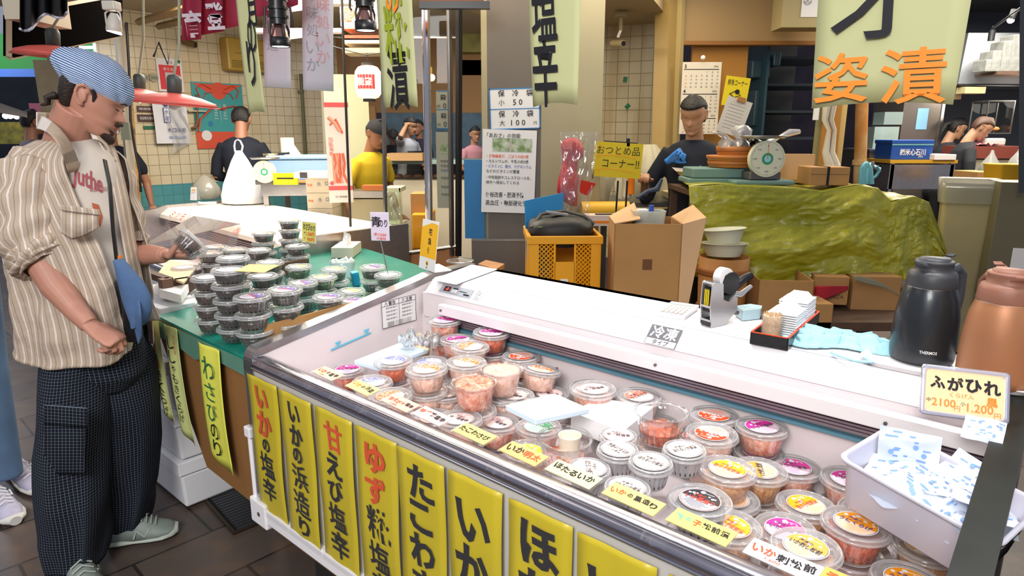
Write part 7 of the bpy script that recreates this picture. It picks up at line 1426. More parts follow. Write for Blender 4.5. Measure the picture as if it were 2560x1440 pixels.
b = MB(); b.tube([D(2170, 455, 5.0), D(2190, 440, 5.0), D(2199, 425, 5.0), D(2192, 416, 5.0)], .012, m=hm_, n=8); b.build('hose_end', None, t); b = MB(); b.cyl(D(2172, 410, 5.05), D(2200, 424, 5.0), .014, m=steel); b.cyl(D(2182, 416, 5.0), D(2182, 404, 5.0), .012, m=steel); b.build('tap', None, t)
t = thing('steel_fridge', 'steel upright refrigerator door with a blue sticker at the kitchen wall', 'refrigerator', D(2242, 400, 7.6)); t.location.z = 0; a_ = D(2242, 266, 7.6); wd = D(2344, 266, 7.6).x-a_.x
MB().b2((0, 0, .1), (wd, .6, 2.05), mat('fridge_steel', '#7d746c', .35, .7)).build('cabinet', None, t); MB().b2((wd*.93, -.01, .1), (wd, 0, 2.05), steel).build('edge', None, t); b = MB(); b.b2((wd*.35, -.006, 1.55), (wd*.62, -.001, 1.78), mat('sticker_blue', '#7fb0d8', .5)); b.build('sticker', None, t); b = MB(); b.cyl((wd*.2, -.03, 1.22), (wd*.8, -.03, 1.24), .018, m=blackp); b.build('handle', None, t)
t = thing('fish_tank', 'pale glass tank of folded plastic beside the refrigerator', 'tank', D(2178, 395, 6.6)); b = MB(); b.b2((0, 0, 0), (.24, .3, .30), mat('tank_green', '#9fb4ae', .4, noise=.2)); b.build('body', None, t); b = MB(); b.b2((.08, 0, .32), (.26, .2, .44), mat('tank_lid', '#8a9a96', .4)); b.build('lid', None, t)
t = thing('steel_sink', 'grey steel sink cabinet behind the hose', 'sink', V((D(2172, 400, 6.4).x, 6.4, 0))); zz = D(2172, 378, 6.4).z; MB().b2((0, 0, .2), (.26, .5, zz), dsteel).build('cabinet', None, t); MB().b2((-.01, -.01, zz), (.27, .5, zz+.02), steel).build('worktop', None, t)
t = thing('kitchen_table', 'steel table with a yellow edge carrying the blue cooler', 'table', V((D(2226, 400, 6.0).x, 6.0, 0))); zz = D(2226, 400, 6.0).z; wd = D(2395, 400, 6.0).x-D(2226, 400, 6.0).x
MB().b2((0, 0, zz-.03), (wd, .5, zz), mat('edge_yellow', '#c99a2c', .5)).build('table_top', None, t); MB().b2((.01, .01, zz-.26), (wd-.01, .4, zz-.04), steel).build('panel', None, t); MB().b2((.02, .02, .3), (wd-.02, .45, .33), dsteel).build('shelf', None, t)
for x in (.02, wd-.05): MB().b2((x, .01, 0), (x+.03, .04, zz-.03), steel).build('leg', None, t)
t = thing('cooler_box', 'bright blue cooler box with white lettering on the yellow edged table', 'cooler', V((D(2226, 396, 6.05).x, 6.05, zz+.001)), 0); cbl = mat('cooler_deepblue', '#1a4a9c', .5); hh = D(2226, 360, 6.05).z-zz; wd = D(2329, 396, 6.05).x-D(2226, 396, 6.05).x
MB().b2((0, 0, 0), (wd, .28, hh), cbl).build('body', None, t, bevel=.006); MB().b2((-.006, -.006, hh), (wd+.006, .29, hh+.035), cbl).build('lid', None, t, bevel=.006); b = MB(); b.b2((0, -.004, hh-.012), (wd, 0, hh), mat('band_teal', '#6fb0b8', .5)); b.build('band', None, t)
b = MB(); b.T = M.Rotation(pi/2, 4, 'X'); b.text('㈱米心石川', (wd*.52, hh*.48), .055, paper, .02, wd*.62, z=.002); b.text('2002', (wd*.72, hh*.2), .02, paper, 0, z=.002); b.build('lettering', None, t)
carton('flat_box', 'flat white printed box beside the blue cooler', 2335, 386, 2392, 400, 5.98, .25, paper, 0, z0=zz+.001)
for p in ((2343, 320, 'red and white switch plate on the dark kitchen wall', 16), (2345, 315, '', 0)):
    if p[2]: b = MB(); b.b2((0, 0, 0), (.06, .02, .13), paper); b.b2((.01, -.004, .05), (.05, 0, .10), mat('switch_red', '#c84a5a', .5)); tag(b.build('wall_switch', None, None, loc=D(2342, 290, 8.5)), p[2], 'switch'); b = MB(); b.b2((0, 0, 0), (.07, .02, .09), mat('switch_beige', '#b9ae8a', .5)); tag(b.build('wall_socket', None, None, loc=D(2343, 314, 8.5)), 'beige socket plate under the red switch', 'socket')
t = thing('range_hood', 'large steel extractor hood below the grey kitchen ceiling', 'hood', (0, 0, 0)); b = MB(); p = [D(2395, 212, 7.2), D(2560+200, 212, 7.2)]; zt_ = D(2430, 82, 7.4).z
b.add([(p[0].x, 7.2, p[0].z), (p[1].x, 7.2, p[0].z), (p[1].x, 8.3, p[0].z), (p[0].x, 8.3, p[0].z), (p[0].x+.16, 7.4, zt_), (p[1].x, 7.4, zt_), (p[1].x, 8.3, zt_), (p[0].x+.16, 8.3, zt_)], [(0, 1, 2, 3), (4, 5, 6, 7), (0, 1, 5, 4), (0, 4, 7, 3)], mat('hood_steel', '#7f8284', .4, .6)); b.build('canopy', None, t); MB().cyl(D(2395, 213, 7.18), D(2700, 216, 7.18), .015, m=blackp, n=4).build('edge', None, t)
t = thing('track_light', 'bright star like spotlight on a ceiling track over the hood', 'spotlight', D(2527, 50, 6.5)); MB().sphere((0, 0, 0), .03, mat('star_glow', '#fff2d0', emit=14), 12, 8).build('lens', None, t); MB().cyl((0, 0, 0), (.02, 0, .09), .03, m=blackp).build('housing', None, t); b = MB(); b.cyl(D(2480, 72, 6.9)-t.location, D(2600, -14, 5.9)-t.location, .012, m=blackp, n=6); b.build('track', None, t)
b = MB(); b.cyl((0, 0, 0), (0, 0, .10), .03, m=blackp); b.cyl((0, 0, .1), (0, 0, .14), .01, m=blackp); tag(b.build('dark_spotlight', None, None, loc=D(2477, 102, 7.0)), 'unlit black spotlight hanging next to the hood', 'spotlight')
point((5.3, 6.9, 1.9), 14, (1, .93, .85), .2); spot(D(2527, 50, 6.4), D(2450, 380, 7.2), 16, (1, .95, .85), 120, .8, .05)  # the point is a fill added for the kitchen walls and ceiling
t = thing('wall_shelf', 'brown wall shelf stacked with white packs above the kitchen bench', 'shelf', V((D(2490, 175, 6.9).x, 6.9, D(2490, 178, 6.9).z))); MB().b2((.02, 0, -.03), (.9, .4, 0), dwood).build('board', None, t)
for k, (x, w_, h_) in enumerate(((2475, 14, 28), (2489, 22, 48), (2512, 22, 70), (2534, 30, 84))): a_ = D(x, 178, 6.85); b = MB(); b.b2((0, 0, 0), (w_*.0042, .2, h_*.0042), mat('pack_white', '#85867f', .6, noise=.3, nscale=20)); tag(b.build('paper_pack', None, None, loc=V((a_.x, 6.92, a_.z+.003)), bevel=.008), ['smallest white pack at the near end of the wall shelf', 'second white pack on the wall shelf', 'taller crinkled pack on the wall shelf', 'tallest wrapped pack on the wall shelf'][k], 'pack', 'packs on the kitchen shelf')
carton('wall_box', 'cream wall heater box under the hood edge', 2412, 217, 2466, 234, 7.1, .15, mat('heater_cream', '#b8a878', .5), cat='heater'); carton('wooden_plate', 'wooden plate with a coiled cable beside the hood', 2378, 200, 2410, 249, 7.3, .03, mat('plate_wood', '#8a6a40', .6), cat='board')
t = thing('kitchen_bench', 'red edged kitchen bench with raw meat where the masked person works', 'bench', V((D(2428, 420, 6.7).x, 6.7, 0))); zz = D(2428, 366, 6.7).z; MB().b2((0, 0, zz-.12), (.55, .5, zz), mat('bench_red', '#7a3a2c', .5)).build('table_top', None, t); MB().b2((.02, .02, .3), (.53, .45, zz-.13), mat('bench_front', '#a9a08a', .5)).build('cabinet', None, t)
b = MB(); b.grid(lambda u, v: (.30*u, .2*v, .02+.03*NZ.noise(V((u*9, v*9, 1)))), 18, 10, mat('meat_pink', '#c8707a', .4, noise=.4, nscale=18)); tag(b.build('meat_pile', None, None, loc=V((D(2432, 366, 6.7).x, 6.75, zz)), kind=None), 'pile of pink sliced meat on the red edged bench', 'meat')
b = MB(); b.b2((0, 0, 0), (.20, .15, .08), mat('case_white', '#c8c4b8', .5)); tag(b.build('white_container', None, None, loc=V((D(2470, 366, 6.75).x, 6.78, zz)), bevel=.02), 'rounded white container on the red edged bench', 'container')
t = thing('display_warmer', 'glass food warmer with orange fried food above the bench', 'warmer', V((D(2458, 340, 7.0).x, 7.0, D(2458, 332, 7.0).z))); MB().b2((0, 0, 0), (.28, .25, .32), mg).build('glass_case', None, t); b = MB()
for x, y in ((0, 0), (.27, 0), (0, .24), (.27, .24)): b.b2((x, y, 0), (x+.01, y+.01, .32), dsteel)
b.b2((0, 0, .31), (.28, .25, .325), dsteel); b.b2((0, 0, -.01), (.28, .25, 0), dsteel); b.build('frame', None, t); b = MB(); b.sphere((.1, .1, .05), .06, inkorange, 12, 6, (1, .7, .6)); b.sphere((.19, .12, .04), .05, mat('fried', '#e0904a', .6), 12, 6, (1, .7, .5)); b.build('fried_food', None, t)
t = thing('trash_bin', 'tall beige trash bin lined with a clear bag behind the tarpaulin', 'bin', V((D(2402, 600, 4.1).x, 4.1, 0)), R(-30)); zz = D(2398, 455, 4.1).z; bg = mat('bin_beige', '#a59a72', .5, noise=.08)
b = MB(); b.rings([[(x, y, z) for x, y in rrect(.145*k, .145*k, .03)] for z, k in ((.08, .68), (zz-.09, .95), (zz, 1), (zz+.005, .97), (zz-.02, .94))], bg, (True, False), False); b.build('body', None, t); b = MB(); b.rings([[(x*(1+.03*NZ.noise(V((x*30, y*30, z*9)))), y, z-.03*abs(NZ.noise(V((x*20, y*20, 1))))*(z < zz-.02)) for x, y in rrect(.150*k, .150*k, .03)] for z, k in ((zz-.12, 1.0), (zz-.03, 1.05), (zz+.02, 1.06), (zz+.012, .98), (zz-.08, .9))], clear('bin_liner', '#ffffff', .3, .15, .4, '#cfcdbd'), (False, False)); b.build('bag_liner', None, t)
t, wd, hh = carton('steel_chest', 'grey green chest with a metal handle beside the trash bin', 2486, 455, 2640, 560, 3.8, .25, mat('chest_grey', '#6f6a52', .5, .2), cat='chest', z0=.55, rz=R(-22)); b = MB(); b.b2((wd*.5, -.015, hh*.7), (wd*.75, -.002, hh*.8), mat('brass', '#a8843a', .3, .8)); b.b2((wd*.35, -.003, hh*.25), (wd*.62, -.001, hh*.45), paper); b.build('handle', None, t)
carton('brown_carton', 'upright brown carton standing on the floor under the chest', 2468, 556, 2535, 625, 4.3, .2, card, R(-20)); carton('brown_carton', 'half open carton between the bench and the trash bin', 2440, 430, 2500, 462, 5.4, .3, card, 0)
carton('support_rack', 'dark rack under the steel chest at the picture edge', 2560, 560, 2650, 700, 3.8, .2, mat('rack_dark', '#2a2a26', .6), cat='rack', z0=0)
t = thing('yellow_basket', 'yellow plastic basket standing on the grey green chest', 'basket', V((D(2496, 452, 4.3).x, 4.3, D(2496, 462, 4.3).z)), 0); ww_ = .2; b = MB(); b.rings([[(x+.12, y+.1, z) for x, y in rrect(.11*k, .09*k, .02)] for z, k in ((0, .85), (.12, 1), (.13, 1.08), (.12, .98), (.01, .82))], mat('basket_yellow', '#d8a820', .45), (True, True)); b.build('body', None, t)
for k, (x, y) in enumerate(((2470, 418), (2540, 410))): blob('hanging_bag', ['knotted clear bag hanging under the kitchen bench', 'pale blue bag hanging under the kitchen bench end'][k], 'bag', D(x, y+30, 6.5), [(0, 0, .05), (0, .08, .09), (0, .16, .07), (0, .24, .02), (0, .28, .01)], clear('bag_milky3', '#f8f6f0', .3, .15, .5, '#c8c8c0'), n=16, amp=.3)
b = MB(); b.cyl(D(2568, -60, 3.6), D(2562, 480, 3.6), .035, n=4, m=mat('post_navy', '#2a3440', .5), smooth=False); struct(b.build('trim_19', None, None))
slab('rubber_mat', [(2130, 640), (2560, 690), (2560, 610), (2380, 590)], .004, .01, mat('rubber_grey', '#3a3d3e', .8), 'dark rubber mat on the kitchen floor behind the flasks', 'mat', bev=0)
# ---- board and black box past the dark end trim
t = thing('side_counter', 'cream board with a pine branch print beside the dark end of the freezer', 'counter', FL(1.79, 0, 0), ANG); b = MB(); b.b2((0, -.25, .0), (.5, .9, .86), mat('side_black', '#1a1612', .5)); b.build('black_front', None, t); b = MB(); b.b2((-.005, -.26, .86), (.5, .9, .90), mat('side_cream', '#c9a888', .6)); b.build('board', None, t)
b = MB()
for k in range(16): a = R(100+12*k); b.add([(.05, .40, .902), (.05+.05*cos(a), .40+.06*sin(a), .902), (.052+.05*cos(a+.05), .40+.06*sin(a+.05), .902)], [(0, 1, 2)], ink)
b.build('pine_print', None, t)
# ================= people =================
def fuse(b, name, m, parent, loc=None, vox=.006, it=4, **k):
    o = b.build(name, m, None); md = o.modifiers.new('r', 'REMESH'); md.mode = 'VOXEL'; md.voxel_size = vox; md.use_smooth_shade = True
    if it: sm = o.modifiers.new('s', 'SMOOTH'); sm.iterations = it; sm.factor = .5
    me = bpy.data.meshes.new_from_object(o.evaluated_get(bpy.context.evaluated_depsgraph_get())); me.name = name; old = o.data; bpy.data.objects.remove(o); bpy.data.meshes.remove(old)
    me.materials.clear(); me.materials.append(m); n = bpy.data.objects.new(name, me); C.objects.link(n); n.parent = parent
    if loc is not None: n.location = loc
    for p in me.polygons: p.use_smooth = True
    if k.get('label'): n['label'] = k['label']
    return n
def itp(T, z):
    if z <= T[0][0]: return T[0][1]
    for (a, x), (c, y) in zip(T, T[1:]):
        if z <= c: f = (z-a)/(c-a); f = f*f*(3-2*f) if len(T) > 20 else f; return x+(y-x)*f
    return T[-1][1]
FR = [(0, .066), (.01, .080), (.02, .085), (.033, .080), (.045, .084), (.052, .086), (.06, .083), (.07, .081), (.085, .079), (.10, .077), (.112, .073), (.122, .077), (.132, .083), (.15, .086), (.17, .082), (.19, .071), (.21, .052), (.225, .03), (.235, .0)]
BK = [(0, .010), (.02, -.02), (.04, -.048), (.06, -.070), (.09, -.088), (.12, -.098), (.15, -.101), (.18, -.093), (.205, -.073), (.225, -.038), (.235, 0)]
HW = [(0, .026), (.01, .038), (.03, .050), (.05, .057), (.08, .064), (.11, .070), (.14, .073), (.17, .071), (.195, .061), (.215, .044), (.228, .022), (.235, .0)]
NO = [(.064, 0), (.070, .006), (.076, .020), (.082, .027), (.088, .024), (.096, .019), (.106, .013), (.118, .007), (.130, .002), (.136, 0)]
def head_mb(b, Mx, m=None, nz=46, nt=64):
    rg = []
    for i in range(nz+1):
        z = .235*i/nz; z = min(.2345, z); f, k, w_ = itp(FR, z), itp(BK, z), max(.001, itp(HW, z)); xc = (f+k)/2-.0; a = (f-k)/2; ring = []
        for j in range(nt):
            t = 2*pi*j/nt; c, s = cos(t), sin(t); e = .92; x = xc+a*abs(c)**e*(1 if c > 0 else -1); y = w_*abs(s)**e*(1 if s > 0 else -1)
            if c > 0:
                g = lambda y0, sg, z0, sz: math.exp(-((y-y0)/sg)**2-((z-z0)/sz)**2)*c
                x += itp(NO, z)*math.exp(-(y/(.008+.010*max(0, min(1, (.10-z)/.03))))**2)
                x += .006*g(0, .02, .056, .005)+.005*g(0, .018, .046, .005)-.003*g(0, .02, .051, .002)-.005*g(0, .03, .036, .006)+.006*g(0, .018, .014, .010)
                for sd in (-1, 1): x += -.010*g(sd*.031, .014, .113, .009)+.007*g(sd*.031, .011, .110, .007)+.005*g(sd*.028, .018, .130, .006)+.003*g(sd*.045, .014, .085, .014); y += sd*.004*math.exp(-((x-.02)/.03)**2-((z-.09)/.02)**2) if y*sd > .03 else 0
            ring.append(Mx @ V((x, y, z)))
        rg.append(ring)
    b.rings(rg, m, (True, True))
def ear_mb(b, Mx, sd, m=None):
    c = V((-.018, sd*.072, .105)); rg = []
    for k in range(9):
        a = R(-150+k*38); r_ = .011+.016*(k > 0)
    pts = [c+V((.012, 0, -.028)), c+V((.004, sd*.006, -.030)), c+V((-.010, sd*.010, -.018)), c+V((-.020, sd*.014, .002)), c+V((-.020, sd*.015, .020)), c+V((-.006, sd*.012, .031)), c+V((.008, sd*.006, .026)), c+V((.012, 0, .012))]
    b.tube([Mx @ p for p in pts], [.005, .0065, .005, .0048, .005, .005, .0045, .004], n=8, m=m); b.sphere(Mx @ (c+V((-.004, sd*.002, 0))), .020, m, 12, 8, (.8, .35, 1.2))
def hand(b, wr, d, n, curl=(30, 40, 30), sc=1.0, thumb=(0, 0), side=1, spread=.0, m=None):
    d = V(d).normalized(); n = V(n); n = (n-d*n.dot(d)).normalized(); s = d.cross(n)*side; wr = V(wr); k = sc
    rg = []
    for t, hw, th, off in ((-.03, .022, .019, 0), (0, .027, .017, 0), (.03, .036, .016, .002), (.06, .041, .015, .002), (.085, .041, .013, 0), (.095, .036, .009, 0)):
        c = wr+d*t*k+n*off*k; rg.append([c+s*hw*k*cos(a)+n*th*k*sin(a) for a in [2*pi*j/16 for j in range(16)]])
    b.rings(rg, m, (True, True))
    for i, (o, l) in enumerate(((-.030, .058), (-.010, .074), (.010, .080), (.030, .070))):
        p = wr+(d*(.082-.006*abs(i-2))+s*o)*k; dr = (d+s*spread*(i-1.5)).normalized(); pts = [p-d*.012*k, p]; rr = [.0095*k, .0092*k]; cc = 0
        for q, f in enumerate((.45, .30, .25)):
            cc += R(curl[q]+4*(1.5-i)); v = dr*cos(cc)+n*sin(cc); p = p+v*l*f*k; pts.append(p); rr.append((.0086, .0078, .0062)[q]*k)
        b.tube(pts, rr, n=10, m=m)
    a, c = R(thumb[0]), R(thumb[1]); v = (s*1.0*cos(a)+d*.75+n*sin(a)).normalized(); v2 = (d*cos(c)+n*sin(c)+s*.15).normalized(); p = wr+(d*.022+s*.026)*k
    b.tube([p-s*.012*k, p, p+v*.032*k, p+v*.034*k+v2*.028*k, p+v*.034*k+v2*.050*k], [.013*k, .013*k, .0115*k, .0098*k, .007*k], n=10, m=m)
def skin(c='#c98a6a'): return mat('skin_'+c[1:], c, .5, noise=.10, nscale=9)
hairm = mat('hair_dark', '#2a1a12', .6, noise=.5, nscale=60, bump=.5, bscale=120); blackhair = mat('hair_black', '#17120f', .6, noise=.4, nscale=50, bump=.6, bscale=90)
def figure(name, lb, base, yaw, hgt, sk, topm, botm, lean=0, headpitch=0, arms=None, hair=None, sleeve=.55, headyaw=0, extra=None, legs=True, apron=None):
    """standing figure: x forward; arms are (side, elbow, hand, curl) in metres of a 1.75 m body"""
    t = thing(name, lb, 'person', base, yaw); k = hgt/1.75; L = R(lean)
    up = lambda x, y, z: V((x+(z-.95)*sin(L) if z > .95 else x, y, (.95+(z-.95)*cos(L)) if z > .95 else z))*k
    b = MB(); sh = []
    for z, rx, ry in ((.86, .11, .165), (.95, .115, .165), (1.05, .105, .15), (1.15, .11, .155), (1.28, .125, .175), (1.38, .115, .185), (1.44, .085, .15), (1.475, .055, .07)):
        sh.append([up(rx*cos(a), ry*sin(a), z) for a in [2*pi*j/24 for j in range(24)]])
    b.rings(sh, None, (True, True)); bb = MB(); arms = arms or [(-1, (.05, -.24, 1.12), (.25, -.15, 1.05), 30), (1, (.05, .24, 1.12), (.25, .15, 1.05), 30)]
    for sd, el, hn, cu in arms:
        s0_ = up(0, sd*.175, 1.40); e = up(*el); h_ = up(*hn); m_ = s0_.lerp(e, .5)+V((0, sd*.01, 0)); b.tube([s0_-V((0, sd*.03*k, -.0)), m_, e if sleeve > .5 else s0_.lerp(e, .7)], [.062*k, .056*k, .050*k], n=12)
        if sleeve > .5: b.tube([e, e.lerp(h_, max(.05, (sleeve-.5)*2))], [.05*k, .042*k], n=12)
        bb.tube([s0_.lerp(e, .5), e, e.lerp(h_, .5), h_], [.04*k, .038*k, .034*k, .024*k], n=12); dd = (h_-e).normalized(); hand(bb, h_, dd, V((0, 0, -1)) if abs(dd.z) < .8 else V((1, 0, 0)), (cu, cu, cu*.7), k, (20, 30), side=-sd)
    fuse(b, 'shirt', topm, t, vox=.014*k, it=3)
    Mh = M.Translation(up(.025, 0, 1.525)) @ M.Rotation(R(headyaw), 4, 'Z') @ M.Rotation(R(headpitch)+L, 4, 'Y') @ M.Scale(k, 4)
    bb.tube([up(-.01, 0, 1.44), up(.0, 0, 1.50), Mh @ V((-.02, 0, .06))], [.062*k, .055*k, .052*k], n=14); head_mb(bb, Mh, nz=28, nt=36); ear_mb(bb, Mh, 1); ear_mb(bb, Mh, -1); fuse(bb, 'body', sk, t, vox=.007*k, it=2)
    b = MB()
    if hair:
        hm, style = hair; rg = []
        zz = {'short': .065, 'cap': .14, 'long': .05}[style]
        for i in range(14):
            z = zz+(.2345-zz)*i/13; f, kk, w_ = itp(FR, z), itp(BK, z), itp(HW, z); lim = .172 if style != 'cap' else .0; fx = f+.008 if z > lim else min(f, (-.04 if style == 'short' else -.01)+1.1*max(0, z-.09) if z < .14 else .02+1.1*(z-.14)); e = .009; xc, a = (fx+kk-e)/2, (fx-kk+e)/2
            rg.append([Mh @ V((xc+a*cos(q), (max(w_, .01)+e)*sin(q), z+(e if i == 13 else 0))) for q in [2*pi*j/28 for j in range(28)]])
        b.rings(rg, hm, (True, True)); b.sphere(Mh @ V((0, 0, .232)), .03*k, hm, 12, 6, (1, 1, .4)) if style == 'cap' else None
        if style == 'long': b.tube([Mh @ V((-.09, 0, .14)), Mh @ V((-.13, 0, .10)), Mh @ V((-.125, 0, .0)), Mh @ V((-.11, 0, -.07))], [.03*k, .028*k, .022*k, .008*k], n=10, m=hm)
        b.build('hair' if style != 'cap' else 'cap', None, t)
        if style == 'cap':
            b = MB(); rg = []
            for z in (.07, .09, .115, .14): rg.append([Mh @ V(((itp(BK, z)-.004+.0)*.5+(abs(itp(BK, z))*.55)*cos(q), (itp(HW, z)+.004)*sin(q), z)) for q in [2*pi*j/20 for j in range(20)]])
            b.rings(rg, blackhair, (True, True)); b.build('hair', None, t)
    if legs:
        b = MB()
        for sd in (-1, 1): b.tube([V((0, sd*.085, .93))*k, V((.01, sd*.09, .55))*k, V((0, sd*.09, .08))*k], [.098*k, .072*k, .055*k], n=14)
        b.sphere(V((0, 0, .90))*k, .14*k, None, 14, 8, (.9, 1.15, .8)); fuse(b, 'trousers', botm, t, vox=.014*k, it=2)
        for sd in (-1, 1): b = MB(); b.sphere(V((.05, sd*.09, .035))*k, .12*k, blackp, 14, 8, (1.1, .42, .32)); b.build('shoe', None, t)
    if apron:
        b = MB(); b.grid(lambda u, v: up(.13+.02*cos(3*(u-.5)), (u-.5)*.32, .55+.75*v)+V((0, 0, 0)), 10, 12, apron); b.build('apron', None, t, solid=.006)
    return t, up, Mh, k
navy = mat('cloth_navy', '#141b2b', .85, noise=.3, nscale=6); dark = mat('cloth_dark', '#17181c', .85); jeans = mat('jeans_blue', '#5f7c9c', .85, noise=.25, nscale=8)
def gx(x, y, Yd): p = D(x, y, Yd); return V((p.x, Yd, 0))
figure('person', 'person seen from behind in a navy jacket at the tiled wall', gx(604, 400, 6.1), R(100), 1.76, skin('#a8745a'), navy, dark, 8, 18, [(-1, (.06, -.25, 1.12), (.25, -.12, 1.08), 30), (1, (.06, .25, 1.12), (.25, .12, 1.08), 30)], (blackhair, 'short'), 1.0)
figure('person', 'person in a yellow polo shirt and black cap behind the pillar glass', gx(918, 400, 5.35), R(-35), 1.62, skin('#8f5f45'), mat('polo_yellow', '#c9ac18', .8, noise=.1), dark, 6, 20, [(-1, (-.02, -.26, 1.12), (.10, -.28, .90), 20), (1, (-.02, .26, 1.12), (.10, .26, .92), 20)], (dark, 'cap'), .3)
t, up, Mh, k = figure('person', 'person in a dark top and blue gloves bending over the meat tray by the calendar', gx(1735, 400, 4.32), R(-118), 1.74, skin('#b58868'), navy, dark, 3, 22, [(-1, (.02, -.30, 1.08), (.16, -.27, 1.20), 60), (1, (.02, .30, 1.10), (.24, .10, 1.06), 30)], (blackhair, 'long'), .62)
for nm_, px_, py_ in (('glove', 1686, 392), ('glove', 1738, 428)):
    b = MB(); p = D(px_, py_, 4.22); hand(b, p-V((.03, 0, .02)), (.7, -.1, .5), (.3, -.8, -.4), (70, 70, 50), 1.0, (30, 40)); o = fuse(b, nm_, mat('glove_blue', '#2a78c8', .4), t, vox=.006, it=2); o.matrix_parent_inverse = (M.Translation(t.location) @ M.Rotation(t.rotation_euler.z, 4, 'Z')).inverted(); o['label'] = 'blue rubber glove'
b = MB(); b.lathe([(.06, 0), (.10, .03), (.108, .032), (.098, .028), (.055, .004), (.001, .004)], n=4, sx=1.1, sy=.8, rz=pi/4, m=mat('tray_creamfoam', '#e6d6c4', .7)); tag(b.build('foam_tray', None, None, loc=D(1716, 438, 4.15), rot=(R(8), R(4), 0)), 'small cream foam tray held in a blue gloved hand', 'tray')
figure('person', 'masked person in black with short brown hair working at the far kitchen bench', gx(2388, 400, 6.9), R(-20), 1.70, skin('#b58868'), dark, dark, 10, 30, None, (mat('hair_brown', '#4a3020', .6), 'short'), 1.0)
figure('person', 'person in black with a ponytail half hidden behind the masked one', gx(2350, 400, 7.5), R(-10), 1.68, skin('#b58868'), mat('cloth_dark2', '#22252a', .85), dark, 6, 20, None, (blackhair, 'long'), 1.0)
mw = mat('cloth_white', '#b8bcc8', .85)
figure('person', 'far market worker in a white top and dark apron, arm raised, seen through the glass', gx(1015, 400, 9.2), R(-30), 1.72, skin('#b58868'), mw, dark, 5, 10, [(-1, (.12, -.3, 1.5), (.05, -.1, 1.65), 40), (1, (.05, .25, 1.12), (.25, .12, 1.08), 30)], (blackhair, 'short'), .3, apron=dark)
figure('person', 'far market worker bending in black seen through the glass', gx(985, 400, 9.8), R(-80), 1.66, skin('#b58868'), dark, dark, 25, 30, None, (blackhair, 'short'), .3)
figure('person', 'far visitor in a dark coat at the edge of the pillar glass', gx(1050, 400, 10.2), R(-120), 1.70, skin('#a8745a'), mat('coat_plum', '#2c2a3c', .8), dark, 0, 0, None, (blackhair, 'short'), 1.0)
figure('person', 'far visitor in a pinkish shirt between the black post and the grey pillar', gx(1186, 400, 9.5), R(-60), 1.60, skin('#b58868'), mat('shirt_pink', '#c98f98', .8), dark, 0, 10, None, (blackhair, 'short'), .5)
figure('person', 'passer-by in a grey shirt with a black bag behind the bandana man', gx(88, 400, 6.5), R(60), 1.72, skin('#a8745a'), mat('shirt_grey', '#6f6a74', .85), dark, 0, 5, None, (blackhair, 'short'), .3)
figure('person', 'passer-by in a dark T-shirt in the hall doorway behind the bandana man', gx(284, 400, 6.0), R(-60), 1.66, skin('#a8745a'), navy, dark, 0, 5, [(-1, (-.04, -.25, 1.12), (.0, -.27, .90), 20), (1, (-.04, .25, 1.12), (.0, .27, .9), 20)], (blackhair, 'short'), .3)
figure('person', 'person in black and pale jeans cut off at the picture edge behind the bandana man', G(15, 1262, 0)+V((-.12, .04, 0)), R(-60), 1.78, skin('#c98a6a'), dark, jeans, 0, 0, [(-1, (-.04, -.23, 1.12), (.02, -.25, .90), 20), (1, (-.04, .23, 1.12), (.02, .25, .9), 20)], (hairm, 'short'), .4)
# ---- sneaker
def sneaker(t, base, toe, heel, upm, solem, acc, w_=.05, name='shoe', h=.095):
    toe, heel = V(toe), V(heel); d = (toe-heel); L_ = d.length; d.normalize(); s = V((-d.y, d.x, 0)); b = MB(); rg = []
    for f, hw, z in ((0, .55, .5), (.03, .72, .72), (.12, .80, .95), (.28, .82, 1.0), (.42, .86, .92), (.58, .97, .70), (.75, 1.02, .54), (.90, .86, .42), (.97, .6, .32), (1, .3, .22)):
        c = heel+d*L_*f; rg.append([c+s*w_*hw*cos(a)*(1-.25*max(0, sin(a)))+V((0, 0, .022+(h*z-.022)*max(0, sin(a))**.7 if sin(a) > 0 else .022)) for a in [2*pi*j/20 for j in range(20)]])
    b.rings(rg, upm, (True, True)); b.build(name, None, t, loc=-V(base)); sh_ = t.children[-1] if False else [o for o in C.objects if o.parent == t][-1]
    b = MB(); rg = []
    for f, hw, z in ((-.02, .6, .030), (.03, .84, .034), (.2, .92, .036), (.4, .86, .028), (.6, 1.04, .030), (.8, 1.08, .030), (.95, .84, .032), (1.03, .4, .036)):
        c = heel+d*L_*f; rg.append([c+s*w_*hw*cos(a)*1.06+V((0, 0, z*.5+.002+z*.5*sin(a))) for a in [2*pi*j/18 for j in range(18)]])
    b.rings(rg, solem, (True, True)); b.build('sole', None, sh_, loc=(0, 0, 0))
    b = MB()
    for q in range(5): f = .46+.065*q; z = h*(.93-.30*(q/4)); c = heel+d*L_*f; b.tube([c-s*w_*.55+V((0, 0, z*.86)), c+V((0, 0, z+.006)), c+s*w_*.55+V((0, 0, z*.86))], .003, n=6, m=acc)
    c = heel+d*L_*.40
    for sg in (-1, 1):
        b.tube([c+s*sg*w_*.98+V((0, 0, .035)), c+s*sg*w_*.80+V((0, 0, .060))+d*.01, c+s*sg*w_*.92+d*.035+V((0, 0, .034)), c+s*sg*w_*.74+V((0, 0, .060))+d*.055], .0035, n=6, m=acc)
    b.build('lace', None, sh_)
    for ch in sh_.children: ch.location = (0, 0, 0)
    return sh_
last = [o for o in C.objects if o.name.startswith('person') and 'pale jeans' in o.get('label', '')][0]
for ch in list(last.children):
    if ch.name.startswith('shoe'): bpy.data.objects.remove(ch)
ls = mat('sneaker_lilac', '#b9b6cc', .7, noise=.15, nscale=40); so = mat('sole_white', '#d6d3cc', .6)
mi = (M.Translation(last.location) @ M.Rotation(last.rotation_euler.z, 4, 'Z')).inverted()
